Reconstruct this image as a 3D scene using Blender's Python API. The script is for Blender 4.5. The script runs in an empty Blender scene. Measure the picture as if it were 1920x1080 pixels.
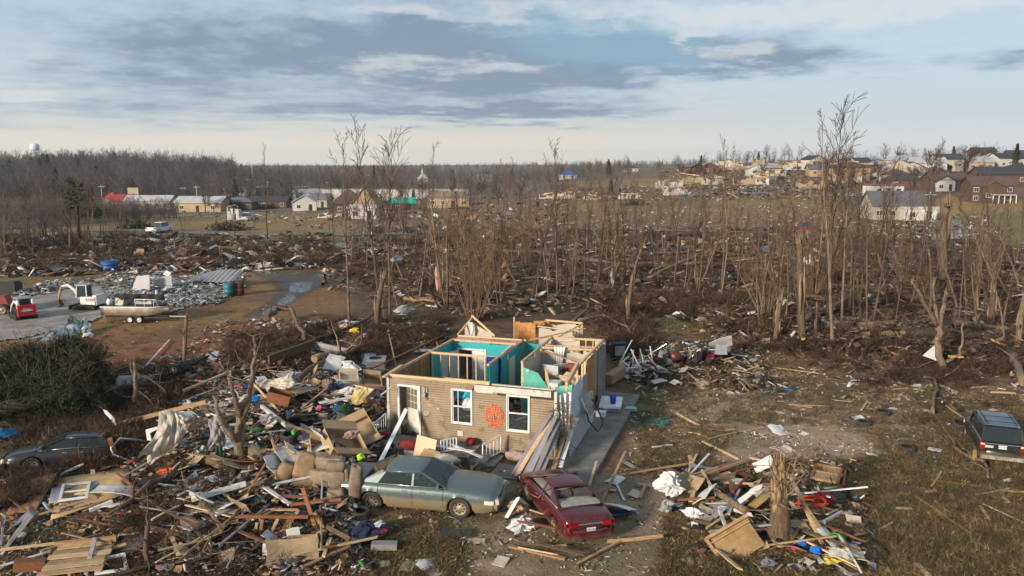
import bpy, math, random
import numpy as np
from mathutils import Vector, Matrix, Euler
# -- camera, world, sun, exposure
scene = bpy.context.scene
COL = scene.collection
FPX = 1500.0                       # focal length in pixels of a 1920 wide frame
PITCH = math.atan(234 / FPX)
CAMH = 12.0
cam_d = bpy.data.cameras.new('camera'); cam = bpy.data.objects.new('camera', cam_d); COL.objects.link(cam)
cam_d.sensor_width = 36; cam_d.lens = 36 * FPX / 1920; cam_d.clip_end = 9000; cam_d.clip_start = .1
cam.location = (0, 0, CAMH); cam.rotation_euler = (math.pi / 2 - PITCH, 0, 0)
scene.camera = cam
scene.view_settings.view_transform = 'Standard'; scene.view_settings.look = 'None'
scene.view_settings.exposure = 0.58; scene.view_settings.gamma = 1
try:
 scene.cycles.max_bounces = 6; scene.cycles.transparent_max_bounces = 12
 scene.cycles.volume_bounces = 0; scene.cycles.use_denoising = True
 scene.cycles.caustics_reflective = False; scene.cycles.caustics_refractive = False
except Exception: pass
SUN_AZ = math.radians(222)         # compass direction the light comes from (0 = +Y)
SUN_EL = math.radians(17)
sd = bpy.data.lights.new('sun', 'SUN'); sd.energy = 4.3; sd.angle = math.radians(9); sd.color = (1, .86, .70)
sun = bpy.data.objects.new('sun', sd); COL.objects.link(sun)
sdir = Vector((math.sin(SUN_AZ) * math.cos(SUN_EL), math.cos(SUN_AZ) * math.cos(SUN_EL), math.sin(SUN_EL)))
sun.rotation_euler = sdir.to_track_quat('Z', 'Y').to_euler()
def dir_of(px, py):
 x = (px - 960) / FPX; u = -(py - 540) / FPX
 v = Vector((x, math.cos(PITCH) + u * math.sin(PITCH), -math.sin(PITCH) + u * math.cos(PITCH)))
 return v.normalized()
class NG:
 """small expression helper for node trees"""
 def __init__(s, tree): s.t = tree; s.n = tree.nodes; s.l = tree.links
 def put(s, sock, v):
  if isinstance(v, bpy.types.NodeSocket): s.l.new(v, sock)
  elif v is not None: sock.default_value = v
 def m(s, op, a, b=None, c=None, clamp=False):
  n = s.n.new('ShaderNodeMath'); n.operation = op; n.use_clamp = clamp
  for i, v in enumerate((a, b, c)):
   if v is not None: s.put(n.inputs[i], v)
  return n.outputs[0]
 def noise(s, vec, scale=1, detail=4, rough=.5, dim='3D', dist=0):
  n = s.n.new('ShaderNodeTexNoise'); n.noise_dimensions = dim
  if vec is not None: s.l.new(vec, n.inputs['Vector'])
  n.inputs['Scale'].default_value = scale; n.inputs['Detail'].default_value = detail; n.inputs['Roughness'].default_value = rough
  n.inputs['Distortion'].default_value = dist
  return n.outputs['Fac']
 def xyz(s, x, y, z=0):
  n = s.n.new('ShaderNodeCombineXYZ')
  for i, v in enumerate((x, y, z)): s.put(n.inputs[i], v)
  return n.outputs[0]
 def mix(s, f, a, b, mode='MIX'):
  n = s.n.new('ShaderNodeMix'); n.data_type = 'RGBA'; n.blend_type = mode; n.clamp_factor = True
  s.put(n.inputs[0], f)
  for i, v in ((6, a), (7, b)):
   s.put(n.inputs[i], v if isinstance(v, bpy.types.NodeSocket) else (*v[:3], 1))
  return n.outputs[2]
 def ramp(s, f, stops, interp='LINEAR'):
  n = s.n.new('ShaderNodeValToRGB'); n.color_ramp.interpolation = interp; s.put(n.inputs[0], f)
  el = n.color_ramp.elements
  while len(el) < len(stops): el.new(.5)
  for e, (p, c) in zip(el, stops): e.position = p; e.color = (*c, 1) if len(c) == 3 else c
  return n.outputs[0]
 def smooth(s, v, lo, hi):
  n = s.n.new('ShaderNodeMapRange'); n.interpolation_type = 'SMOOTHSTEP'; s.put(n.inputs[0], v)
  n.inputs[1].default_value = lo; n.inputs[2].default_value = hi
  return n.outputs[0]
world = bpy.data.worlds.new('World'); scene.world = world; world.use_nodes = True
def build_world():
 g = NG(world.node_tree); g.n.clear()
 out = g.n.new('ShaderNodeOutputWorld'); bg = g.n.new('ShaderNodeBackground'); g.l.new(bg.outputs[0], out.inputs[0])
 sky = g.n.new('ShaderNodeTexSky'); sky.sky_type = 'NISHITA'; sky.sun_disc = False
 sky.sun_elevation = SUN_EL; sky.sun_rotation = SUN_AZ; sky.altitude = 200; sky.dust_density = 2.5; sky.air_density = 1.2
 tc = g.n.new('ShaderNodeTexCoord'); sep = g.n.new('ShaderNodeSeparateXYZ'); g.l.new(tc.outputs['Generated'], sep.inputs[0])
 X, Y, Z = sep.outputs
 A0 = g.m('MULTIPLY', g.m('ARCTAN2', X, Y), 57.2958); E0 = g.m('MULTIPLY', g.m('ARCSINE', Z), 57.2958)
 lay = g.m('DIVIDE', 60.0, g.m('ADD', g.m('ABSOLUTE', E0), 6.0))
 P1 = g.xyz(g.m('MULTIPLY', A0, .085), g.m('MULTIPLY', lay, 1.15), 3.1)
 n_w = g.noise(P1, 1.0, 5, .55); n_w2 = g.noise(P1, 2.3, 6, .6)
 wa = g.m('MULTIPLY', g.m('SUBTRACT', n_w, .5), 14.0); we = g.m('MULTIPLY', g.m('SUBTRACT', n_w2, .5), 4.2)
 A = g.m('ADD', A0, wa); E = g.m('ADD', E0, we)
 def blobs(lst):
  tot = None
  for px, py, sx, sy, amp in lst:
   d = dir_of(px, py); a = math.degrees(math.atan2(d.x, d.y)); e = math.degrees(math.asin(d.z))
   sa = sx / 26.2; se = sy / 26.2
   q = g.m('ADD', g.m('POWER', g.m('DIVIDE', g.m('SUBTRACT', A, a), sa), 2.0), g.m('POWER', g.m('DIVIDE', g.m('SUBTRACT', E, e), se), 2.0))
   v = g.m('MULTIPLY', g.m('EXPONENT', g.m('MULTIPLY', q, -1.0)), amp)
   tot = v if tot is None else g.m('ADD', tot, v)
  return tot
 dark = blobs([(380, 80, 620, 120, .16), (120, 45, 420, 75, .2), (560, 60, 360, 80, .42), (930, 95, 280, 80, .8), (1010, 140, 190, 30, .7), (1280, 95, 330, 42, .72),
      (1460, 118, 220, 20, .5), (420, 120, 330, 45, .38), (1070, -20, 600, 40, .3), (450, 195, 520, 40, .40), (900, 205, 280, 24, .5), (1060, 210, 190, 13, .35),
      (1848, 122, 58, 17, .62), (1640, 146, 60, 9, .4), (1500, 180, 200, 14, .22), (150, 225, 300, 26, .25)])
 lite = blobs([(830, 125, 170, 26, .75), (560, 160, 160, 22, .5), (20, 180, 90, 16, .9), (120, 95, 130, 20, .5), (1010, 20, 300, 22, .55), (1480, 20, 260, 30, .8), (1410, 100, 60, 18, .8),
      (1300, 65, 50, 14, .8), (1800, 15, 200, 26, .55), (840, 190, 140, 16, .6), (1300, 180, 180, 14, .45), (720, 20, 130, 20, .5), (640, 235, 260, 8, .5)])
 blue = blobs([(1180, 70, 190, 60, .7), (1000, 55, 110, 45, .3), (1250, 110, 170, 24, .45), (1850, 125, 60, 18, .5)])
 above = g.smooth(E0, 12.0, 26.0)
 n3 = g.noise(P1, 1.7, 6, .58); n4 = g.noise(g.xyz(g.m('MULTIPLY', A0, .16), g.m('MULTIPLY', lay, 1.5), 9.0), 2.2, 7, .6)
 base = g.ramp(g.m('DIVIDE', g.m('ADD', E0, 2.0), 62.0, clamp=True), [(0, (.80, .75, .66)), (.035, (.83, .77, .68)), (.075, (.72, .74, .72)), (.13, (.60, .72, .80)), (.22, (.48, .65, .80)), (.42, (.38, .49, .64)), (1, (.26, .35, .50))])
 right = g.smooth(A0, 2.0, 26.0)
 base = g.mix(g.m('MULTIPLY', right, .5), base, (.62, .77, .88))
 base = g.mix(.12, base, sky_mul(g, sky.outputs[0], .1))
 nd = g.m('ADD', dark, g.m('MULTIPLY', g.m('SUBTRACT', n3, .5), 1.0))
 nd = g.m('ADD', nd, g.m('MULTIPLY', g.m('SUBTRACT', n4, .5), 1.0))
 nd = g.m('ADD', nd, g.m('MULTIPLY', above, .42))
 fd = g.smooth(nd, .0, 1.0)
 dcol = g.ramp(nd, [(.2, (.53, .63, .72)), (.6, (.36, .47, .59)), (1.0, (.22, .305, .42))])
 dcol = g.mix(g.m('MULTIPLY', g.smooth(blue, .15, .8), .85), dcol, (.24, .43, .58))
 c = g.mix(g.m('MULTIPLY', fd, .88), base, dcol)
 nl = g.m('ADD', lite, g.m('MULTIPLY', g.m('SUBTRACT', n4, .5), 1.5))
 fl = g.m('MULTIPLY', g.smooth(nl, .25, .85), .62)
 c = g.mix(fl, c, (.78, .79, .80))
 low = g.smooth(E0, 3.4, .2)                 # the cream band along the horizon
 c = g.mix(g.m('MULTIPLY', low, .8), c, g.mix(right, (.98, .90, .76), (.86, .87, .86)))
 g.l.new(c, bg.inputs[0]); bg.inputs[1].default_value = .66
def sky_mul(g, sock, k):
 n = g.n.new('ShaderNodeVectorMath'); n.operation = 'SCALE'; g.l.new(sock, n.inputs[0]); n.inputs['Scale'].default_value = k
 return n.outputs[0]
build_world()
# -- terrain
def flat(px, py):
 d = dir_of(px, py); t = -CAMH / d.z
 return d.x * t, d.y * t
MOUNDS = []
for px, py, rx, ry, h in [(560, 790, 4.5, 3.0, 1.0), (640, 735, 3.0, 2.4, .7), (470, 700, 4.5, 2.4, .9), (420, 850, 3.6, 2.6, .6), (600, 870, 2.4, 1.6, .5), (520, 960, 3.4, 2.0, .55), (330, 960, 3.2, 2.0, .45),
        (1385, 955, 1.9, 1.6, .35), (1530, 1010, 1.6, 1.2, .25), (1290, 665, 3.0, 2.0, .4), (640, 650, 7, 5, .6), (300, 555, 9, 5, .5), (390, 540, 8, 4, .6), (120, 545, 6, 2.5, .4),
        (60, 960, 3, 2, .3), (1450, 600, 8, 5, .6), (1700, 640, 9, 5, .6), (820, 600, 9, 4, .4), (250, 850, 4.0, 2.2, .5)]:
 x, y = flat(px, py); MOUNDS.append((x, y, rx, ry, h))
def sstep(v, a, b):
 t = np.clip((v - a) / (b - a), 0, 1); return t * t * (3 - 2 * t)
def T(x, y):
 x = np.asarray(x, float); y = np.asarray(y, float)
 z = .10 * np.sin(x * .13 + 1) * np.sin(y * .11) * sstep(y, 40, 60) + .25 * np.sin(x * .031 + 2) * np.sin(y * .027 + 1) * sstep(y, 70, 120)
 s = x / np.maximum(y, 5)
 z = z + 10.5 * sstep(s, .02, .36) * sstep(y, 150, 380)                       # town hill on the right
 z = z + 3.0 * sstep(s, -.05, .12) * sstep(y, 190, 420)
 z = z - 3.0 * sstep(-s, .0, .2) * sstep(y, 150, 250)
 z = z + 8.5 * np.exp(-((x + 250) / 110) ** 2 - ((y - 500) / 110) ** 2)      # wooded hill on the left
 z = z + 6.5 * np.exp(-((x + 480) / 200) ** 2 - ((y - 560) / 130) ** 2)
 z = z + 6 * np.exp(-((x + 330) / 170) ** 2 - ((y - 1000) / 160) ** 2)
 z = z + 2 * sstep(y, 900, 1700) - 3 * sstep(y, 500, 800) * sstep(s, .02, .2)
 for cx, cy, rx, ry, h in MOUNDS:
  z = z + h * np.exp(-((x - cx) / rx) ** 2 - ((y - cy) / ry) ** 2)
 return z
STEPS = np.concatenate([np.linspace(8, 70, 125), np.geomspace(70.5, 3200, 330)])
def GA(px, py):
 """photo pixels -> points on the ground"""
 px = np.atleast_1d(np.asarray(px, float)); py = np.atleast_1d(np.asarray(py, float))
 X = (px - 960) / FPX; U = -(py - 540) / FPX
 dy = math.cos(PITCH) + U * math.sin(PITCH); dz = -math.sin(PITCH) + U * math.cos(PITCH)
 k = STEPS[None, :] / dy[:, None]
 below = (CAMH + dz[:, None] * k) < T(X[:, None] * k, STEPS[None, :] + 0 * k)
 i = np.where(below.any(1), below.argmax(1), len(STEPS) - 1); i = np.maximum(i, 1)
 lo = STEPS[i - 1].copy(); hi = STEPS[i].copy()
 for _ in range(12):
  mid = (lo + hi) / 2; kk = mid / dy
  b = (CAMH + dz * kk) < T(X * kk, mid); hi = np.where(b, mid, hi); lo = np.where(b, lo, mid)
 kk = hi / dy
 return np.stack([X * kk, hi, T(X * kk, hi)], 1)
def G(px, py): return Vector(GA(px, py)[0])
def proj(x, y, z):
 z = np.asarray(z) - CAMH; d = y * math.cos(PITCH) - z * math.sin(PITCH); u = (y * math.sin(PITCH) + z * math.cos(PITCH)) / np.maximum(d, .01)
 return 960 + FPX * x / np.maximum(d, .01), 540 - FPX * u
def inpoly(px, py, poly):
 px = np.asarray(px, float); py = np.asarray(py, float); r = np.zeros(px.shape, bool); j = len(poly) - 1
 for i in range(len(poly)):
  xi, yi = poly[i]; xj, yj = poly[j]
  c = ((yi > py) != (yj > py)) & (px < (xj - xi) * (py - yi) / ((yj - yi) or 1e-9) + xi)
  r ^= c; j = i
 return r
def polydist(px, py, poly):
 """signed distance in pixels, positive inside"""
 d = np.full(np.shape(px), 1e9)
 for i in range(len(poly)):
  x0, y0 = poly[i - 1]; x1, y1 = poly[i]; vx, vy = x1 - x0, y1 - y0
  t = np.clip(((px - x0) * vx + (py - y0) * vy) / (vx * vx + vy * vy + 1e-9), 0, 1)
  d = np.minimum(d, np.hypot(px - x0 - t * vx, py - y0 - t * vy))
 return np.where(inpoly(px, py, poly), d, -d)
# -- materials
MATS = {}
def mat(name, col, rough=.8, var=.3, scale=4.0, col2=None, bump=.25, metal=0.0, rnd=.12, dirt=None, streak=None, spec=.4, coat=0, sss=None):
 if name in MATS: return MATS[name]
 m = bpy.data.materials.new(name); m.use_nodes = True; g = NG(m.node_tree)
 b = g.n['Principled BSDF']
 tc = g.n.new('ShaderNodeTexCoord'); oi = g.n.new('ShaderNodeObjectInfo'); v = tc.outputs['Object']
 va = g.n.new('ShaderNodeVectorMath'); va.operation = 'ADD'; g.l.new(v, va.inputs[0])
 g.l.new(g.xyz(g.m('MULTIPLY', oi.outputs['Random'], 37.0), g.m('MULTIPLY', oi.outputs['Random'], 91.0), 0), va.inputs[1]); v = va.outputs[0]
 if streak:
  mp = g.n.new('ShaderNodeMapping'); mp.inputs['Scale'].default_value = streak; g.l.new(v, mp.inputs[0]); vs = mp.outputs[0]
 else: vs = v
 n1 = g.noise(vs, scale, 5, .6); n2 = g.noise(v, scale * 5, 3, .6)
 c2 = col2 or tuple(c * (1 - var) for c in col)
 c = g.mix(g.smooth(n1, .3, .7), tuple(min(1, x * (1 + var * .4)) for x in col), c2)
 c = g.mix(g.m('MULTIPLY', g.smooth(n2, .45, .75), var), c, tuple(x * .55 for x in c2))
 if dirt:
  dn = g.noise(v, dirt[1], 6, .65)
  c = g.mix(g.smooth(dn, dirt[2], dirt[2] + .18), c, dirt[0])
 if rnd:
  k = g.m('ADD', 1 - rnd, g.m('MULTIPLY', oi.outputs['Random'], 2 * rnd))
  hs = g.n.new('ShaderNodeHueSaturation'); g.put(hs.inputs['Value'], k); g.l.new(c, hs.inputs['Color']); c = hs.outputs[0]
 g.l.new(c, b.inputs['Base Color']); b.inputs['Roughness'].default_value = rough; b.inputs['Metallic'].default_value = metal
 b.inputs['Specular IOR Level'].default_value = spec; b.inputs['Coat Weight'].default_value = coat
 if bump:
  bn = g.n.new('ShaderNodeBump'); bn.inputs['Strength'].default_value = bump; bn.inputs['Distance'].default_value = .02
  g.l.new(g.m('ADD', n1, n2), bn.inputs['Height']); g.l.new(bn.outputs[0], b.inputs['Normal'])
 MATS[name] = m; return m
def vmat(name, rough=.85, scale=9, var=.35, bump=.3, attr='col'):
 """material whose base colour is the piece's own colour (mesh attribute) broken up by grain"""
 if name in MATS: return MATS[name]
 m = bpy.data.materials.new(name); m.use_nodes = True; g = NG(m.node_tree); b = g.n['Principled BSDF']
 at = g.n.new('ShaderNodeAttribute'); at.attribute_name = attr; tc = g.n.new('ShaderNodeTexCoord')
 n1 = g.noise(tc.outputs['Object'], scale, 4, .6)
 c = g.mix(g.m('MULTIPLY', g.smooth(n1, .4, .75), var), at.outputs['Color'], (.05, .04, .03))
 g.l.new(c, b.inputs['Base Color']); b.inputs['Roughness'].default_value = rough; b.inputs['Specular IOR Level'].default_value = .3
 MATS[name] = m; return m
def glassmat(name, col=(.02, .03, .03), rough=.08, alpha=1.0):
 if name in MATS: return MATS[name]
 m = bpy.data.materials.new(name); m.use_nodes = True; g = NG(m.node_tree); b = g.n['Principled BSDF']
 tc = g.n.new('ShaderNodeTexCoord'); n1 = g.noise(tc.outputs['Object'], 7, 5, .65); n2 = g.noise(tc.outputs['Object'], 40, 3, .6)
 g.l.new(g.mix(g.m('MULTIPLY', g.smooth(n2, .66, .74), .5), g.mix(g.smooth(n1, .5, .8), col, tuple(x * 1.3 + .01 for x in col)), (.20, .18, .14)), b.inputs['Base Color'])
 g.l.new(g.m('ADD', rough, g.m('MULTIPLY', g.smooth(n1, .4, .8), .15)), b.inputs['Roughness'])
 b.inputs['Alpha'].default_value = alpha; b.inputs['Specular IOR Level'].default_value = .35
 MATS[name] = m; return m
def carpaint(name, col, mud=.5, mudcol=(.16, .12, .07), zlo=.15, zhi=.75, rough=.32, specks=True):
 m = bpy.data.materials.new(name); m.use_nodes = True; g = NG(m.node_tree); b = g.n['Principled BSDF']
 tc = g.n.new('ShaderNodeTexCoord'); sep = g.n.new('ShaderNodeSeparateXYZ'); g.l.new(tc.outputs['Object'], sep.inputs[0]); z = sep.outputs[2]
 n1 = g.noise(tc.outputs['Object'], 2.2, 6, .65); n2 = g.noise(tc.outputs['Object'], 26, 3, .7); n3 = g.noise(tc.outputs['Object'], 55, 2, .5)
 f = g.m('ADD', g.smooth(z, zhi, zlo), g.m('MULTIPLY', g.m('SUBTRACT', n1, .5), .75))
 f = g.m('MULTIPLY', g.smooth(f, .3, 1.0), mud + .35, clamp=True)
 f2 = g.m('MULTIPLY', g.smooth(n2, .46, .8), mud * .6)
 c = g.mix(g.m('MULTIPLY', g.smooth(n1, .3, .75), .25), col, tuple(x * .6 + .03 for x in col))
 c = g.mix(f2, c, tuple(x * 1.2 for x in mudcol)); c = g.mix(f, c, mudcol)
 if specks: c = g.mix(g.m('MULTIPLY', g.smooth(n3, .68, .74), .6), c, (.45, .44, .40))
 g.l.new(c, b.inputs['Base Color']); b.inputs['Metallic'].default_value = .25
 g.l.new(g.m('ADD', rough, g.m('MULTIPLY', g.m('MAXIMUM', f, f2), .5)), b.inputs['Roughness'])
 b.inputs['Coat Weight'].default_value = .35; b.inputs['Coat Roughness'].default_value = .15
 MATS[name] = m; return m
# -- mesh building
class MB:
 def __init__(s): s.v = []; s.f = []; s.c = []; s.mi = []; s.cur = 0; s.sm = []
 def add(s, vs, fs, col=None, M=None, smooth=False):
  o = len(s.v)
  for p in vs:
   p = Vector(p)
   s.v.append(tuple(M @ p) if M is not None else tuple(p))
  s.f += [tuple(i + o for i in f) for f in fs]; s.mi += [s.cur] * len(fs); s.sm += [smooth] * len(fs)
  if col is not None or s.c: s.c += [(0, 0, 0)] * (o - len(s.c)) + [col or (.3, .3, .3)] * len(vs)
  return s
 def box(s, c, d, R=None, col=None, taper=1.0):
  x, y, z = [k / 2 for k in d]; c = Vector(c)
  vs = [Vector((a * x * (taper if cc > 0 else 1), b * y * (taper if cc > 0 else 1), cc * z)) for cc in (-1, 1) for b in (-1, 1) for a in (-1, 1)]
  if R is not None:
   R = R.to_matrix() if isinstance(R, Euler) else R
   vs = [R @ v for v in vs]
  return s.add([v + c for v in vs], [(0, 2, 3, 1), (4, 5, 7, 6), (0, 1, 5, 4), (2, 6, 7, 3), (0, 4, 6, 2), (1, 3, 7, 5)], col)
 def beam(s, a, b, w, h, up=(0, 0, 1), col=None):
  a = Vector(a); b = Vector(b); d = b - a; L = d.length; d.normalize(); up = Vector(up)
  if abs(d.dot(up)) > .98: up = Vector((1, 0, 0))
  sd_ = d.cross(up).normalized(); u = sd_.cross(d)
  vs = [p + sd_ * (i * w / 2) + u * (j * h / 2) for p in (a, b) for i, j in ((-1, -1), (1, -1), (1, 1), (-1, 1))]
  return s.add(vs, [(0, 1, 2, 3), (7, 6, 5, 4), (0, 4, 5, 1), (1, 5, 6, 2), (2, 6, 7, 3), (3, 7, 4, 0)], col)
 def tube(s, pts, rs, n=8, cap=True, col=None, smooth=True):
  pts = [Vector(p) for p in pts]
  if isinstance(rs, (int, float)): rs = [rs] * len(pts)
  vs = []; fs = []; pu = None
  for i, p in enumerate(pts):
   d = (pts[min(i + 1, len(pts) - 1)] - pts[max(i - 1, 0)])
   d = d.normalized() if d.length > 1e-9 else Vector((0, 0, 1))
   u = pu - d * pu.dot(d) if pu is not None else d.orthogonal()
   if u.length < 1e-6: u = d.orthogonal()
   u.normalize(); pu = u; w = d.cross(u)
   for k in range(n):
    a = 2 * math.pi * k / n; vs.append(p + (u * math.cos(a) + w * math.sin(a)) * rs[i])
  for i in range(len(pts) - 1):
   for k in range(n): fs.append((i * n + k, i * n + (k + 1) % n, (i + 1) * n + (k + 1) % n, (i + 1) * n + k))
  s.add(vs, fs, col, smooth=smooth)
  if cap:
   o = len(s.v) - len(vs)
   s.f += [tuple(o + k for k in reversed(range(n))), tuple(o + (len(pts) - 1) * n + k for k in range(n))]; s.mi += [s.cur] * 2; s.sm += [False] * 2
  return s
 def lathe(s, prof, n=24, M=None, col=None, smooth=True):
  """prof: (radius, height) around local z"""
  vs = [Vector((r * math.cos(2 * math.pi * k / n), r * math.sin(2 * math.pi * k / n), z)) for r, z in prof for k in range(n)]
  fs = [(i * n + k, i * n + (k + 1) % n, (i + 1) * n + (k + 1) % n, (i + 1) * n + k) for i in range(len(prof) - 1) for k in range(n)]
  return s.add(vs, fs, col, M, smooth)
 def prism(s, poly, h, M=None, col=None):
  """poly: list of (x, y), extruded along z by h"""
  n = len(poly); vs = [(x, y, 0) for x, y in poly] + [(x, y, h) for x, y in poly]
  fs = [tuple(reversed(range(n))), tuple(range(n, 2 * n))] + [(i, (i + 1) % n, n + (i + 1) % n, n + i) for i in range(n)]
  return s.add(vs, fs, col, M)
 def grid(s, P, col=None, smooth=True, thick=0):
  """P: rows of points"""
  R, C = len(P), len(P[0]); vs = [p for r in P for p in r]
  fs = [(i * C + j, i * C + j + 1, (i + 1) * C + j + 1, (i + 1) * C + j) for i in range(R - 1) for j in range(C - 1)]
  s.add(vs, fs, col, smooth=smooth)
  if thick:
   o = len(s.v) - R * C
   nv = [(x, y, z - thick) for x, y, z in s.v[o:]]
   s.add(nv, [tuple(reversed(f)) for f in fs], col, smooth=smooth)
   edge = [j for j in range(C)] + [i * C + C - 1 for i in range(1, R)] + [(R - 1) * C + j for j in range(C - 2, -1, -1)] + [i * C for i in range(R - 2, 0, -1)]
   e = len(edge); q = R * C
   s.f += [(o + edge[(k + 1) % e], o + edge[k], o + q + edge[k], o + q + edge[(k + 1) % e]) for k in range(e)]
   s.mi += [s.cur] * e; s.sm += [False] * e
  return s
 def mesh(s, name, mats):
  me = bpy.data.meshes.new(name); me.from_pydata(s.v, [], s.f)
  for m in (mats if isinstance(mats, (list, tuple)) else [mats]): me.materials.append(m)
  if s.mi and max(s.mi): me.polygons.foreach_set('material_index', s.mi)
  me.polygons.foreach_set('use_smooth', s.sm)
  if s.c:
   a = me.color_attributes.new('col', 'FLOAT_COLOR', 'POINT'); cc = np.ones((len(s.v), 4), np.float32); k = np.array(s.c, np.float32); cc[:len(k), :3] = k
   a.data.foreach_set('color', cc.ravel())
  me.update(); return me
 def obj(s, name, mats, parent=None, loc=None): return put(name, s.mesh(name, mats), parent, loc)
def put(name, me, parent=None, loc=None):
 o = bpy.data.objects.new(name, me); COL.objects.link(o)
 if parent is not None: o.parent = parent
 if loc is not None: o.location = loc
 if name in ('twigs', 'torn_top', 'crown', 'foliage'): o['kind'] = 'stuff'      # parts nobody could pick apart
 return o
def tag(o, label=None, cat=None, group=None, kind=None):
 if label: o['label'] = label
 if cat: o['category'] = cat
 if group: o['group'] = group
 if kind: o['kind'] = kind
 return o
def thing(name, label, cat, loc=(0, 0, 0), rz=0, group=None, rot=None, scale=None):
 o = bpy.data.objects.new(name, None); COL.objects.link(o); o.empty_display_size = .3
 o.location = loc; o.rotation_euler = rot or (0, 0, rz)
 if scale: o.scale = (scale,) * 3 if isinstance(scale, (int, float)) else scale
 return tag(o, label, cat, group)
def copy_tree(o, parent=None):
 c = o.copy(); COL.objects.link(c); c.parent = parent
 for ch in o.children: copy_tree(ch, c)
 return c
def np_mesh(name, verts, faces_flat, loop_tot, mats, cols=None, smooth=False, midx=None):
 me = bpy.data.meshes.new(name); nv = len(verts); nl = len(faces_flat); nf = len(loop_tot)
 me.vertices.add(nv); me.vertices.foreach_set('co', np.ascontiguousarray(verts, np.float32).ravel())
 me.loops.add(nl); me.loops.foreach_set('vertex_index', np.ascontiguousarray(faces_flat, np.int32))
 me.polygons.add(nf); st = np.zeros(nf, np.int32); st[1:] = np.cumsum(loop_tot)[:-1]
 me.polygons.foreach_set('loop_start', st)
 if smooth: me.polygons.foreach_set('use_smooth', np.ones(nf, bool))
 if midx is not None: me.polygons.foreach_set('material_index', np.ascontiguousarray(midx, np.int32))
 for m in (mats if isinstance(mats, (list, tuple)) else [mats]): me.materials.append(m)
 if cols is not None:
  a = me.color_attributes.new('col', 'FLOAT_COLOR', 'POINT'); cc = np.ones((nv, 4), np.float32); cc[:, :3] = cols
  a.data.foreach_set('color', cc.ravel())
 me.update(calc_edges=True); me.validate()
 return me
def rotmats(rng, n, tilt=.35):
 yaw = rng.uniform(0, 2 * math.pi, n); a = rng.normal(0, tilt, n); b = rng.normal(0, tilt * .6, n)
 cy, sy, ca, sa, cb, sb = np.cos(yaw), np.sin(yaw), np.cos(a), np.sin(a), np.cos(b), np.sin(b)
 R = np.zeros((n, 3, 3))
 Rz = np.zeros((n, 3, 3)); Rz[:, 0, 0] = cy; Rz[:, 0, 1] = -sy; Rz[:, 1, 0] = sy; Rz[:, 1, 1] = cy; Rz[:, 2, 2] = 1
 Ry = np.zeros((n, 3, 3)); Ry[:, 0, 0] = ca; Ry[:, 0, 2] = sa; Ry[:, 1, 1] = 1; Ry[:, 2, 0] = -sa; Ry[:, 2, 2] = ca
 Rx = np.zeros((n, 3, 3)); Rx[:, 0, 0] = 1; Rx[:, 1, 1] = cb; Rx[:, 1, 2] = -sb; Rx[:, 2, 1] = sb; Rx[:, 2, 2] = cb
 return Rz @ Ry @ Rx
def box_batch(c, d, R, cols, rng, bottom=False):
 """many irregular boxes; returns verts, faces, cols"""
 n = len(c)
 unit = np.array([(a, b, e) for e in (-.5, .5) for b in (-.5, .5) for a in (-.5, .5)])
 u = unit[None] * d[:, None, :] * rng.uniform(.72, 1.15, (n, 8, 3))
 v = np.einsum('nij,nkj->nki', R, u) + c[:, None, :]
 f = np.array([(4, 5, 7, 6), (0, 1, 5, 4), (2, 6, 7, 3), (0, 4, 6, 2), (1, 3, 7, 5)])
 F = (f[None] + np.arange(n)[:, None, None] * 8).reshape(-1, 4)
 return v.reshape(-1, 3), F, np.repeat(cols, 8, 0)
def sheet_batch(c, d, R, cols, rng):
 """many crumpled scraps: six corners, four triangles"""
 n = len(c)
 unit = np.array([(-.5, -.5, 0), (.1, -.5, 0), (.5, -.4, 0), (.5, .5, 0), (-.1, .5, 0), (-.5, .35, 0)])
 u = np.repeat(unit[None], n, 0) + rng.normal(0, .12, (n, 6, 3))
 u = u * d[:, None, :]; u[:, :, 2] = rng.normal(0, 1, (n, 6)) * (d[:, :2].min(1) * .22)[:, None]
 v = np.einsum('nij,nkj->nki', R, u) + c[:, None, :]
 f = np.array([(0, 1, 4), (0, 4, 5), (1, 2, 3), (1, 3, 4)])
 F = (f[None] + np.arange(n)[:, None, None] * 6).reshape(-1, 3)
 return v.reshape(-1, 3), F, np.repeat(cols, 6, 0)
def seg_batch(p0, p1, r0, r1, n=3):
 """tapered prisms for twigs"""
 p0, p1, r0, r1 = map(np.asarray, (p0, p1, r0, r1)); N = len(p0); d = p1 - p0; L = np.linalg.norm(d, axis=1, keepdims=True); d = d / np.maximum(L, 1e-9)
 up = np.where(np.abs(d[:, 2:3]) > .9, np.array([[1., 0, 0]]), np.array([[0, 0, 1.]]))
 u = np.cross(d, up); u /= np.linalg.norm(u, axis=1, keepdims=True); w = np.cross(d, u)
 ang = np.arange(n) * 2 * math.pi / n
 ring = u[:, None, :] * np.cos(ang)[None, :, None] + w[:, None, :] * np.sin(ang)[None, :, None]
 v = np.concatenate([p0[:, None] + ring * r0[:, None, None], p1[:, None] + ring * r1[:, None, None]], 1)
 f = np.array([(k, (k + 1) % n, n + (k + 1) % n, n + k) for k in range(n)])
 F = (f[None] + np.arange(N)[:, None, None] * 2 * n).reshape(-1, 4)
 return v.reshape(-1, 3), F
def join_parts(name, parts, mats, smooth=False):
 vs, fl, lt, cs, o = [], [], [], [], 0
 for v, F, c in parts:
  vs.append(v); fl.append((F + o).ravel()); lt.append(np.full(len(F), F.shape[1])); o += len(v)
  cs.append(c if c is not None else np.full((len(v), 3), .2))
 return np_mesh(name, np.concatenate(vs), np.concatenate(fl), np.concatenate(lt), mats, np.concatenate(cs), smooth)
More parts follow.
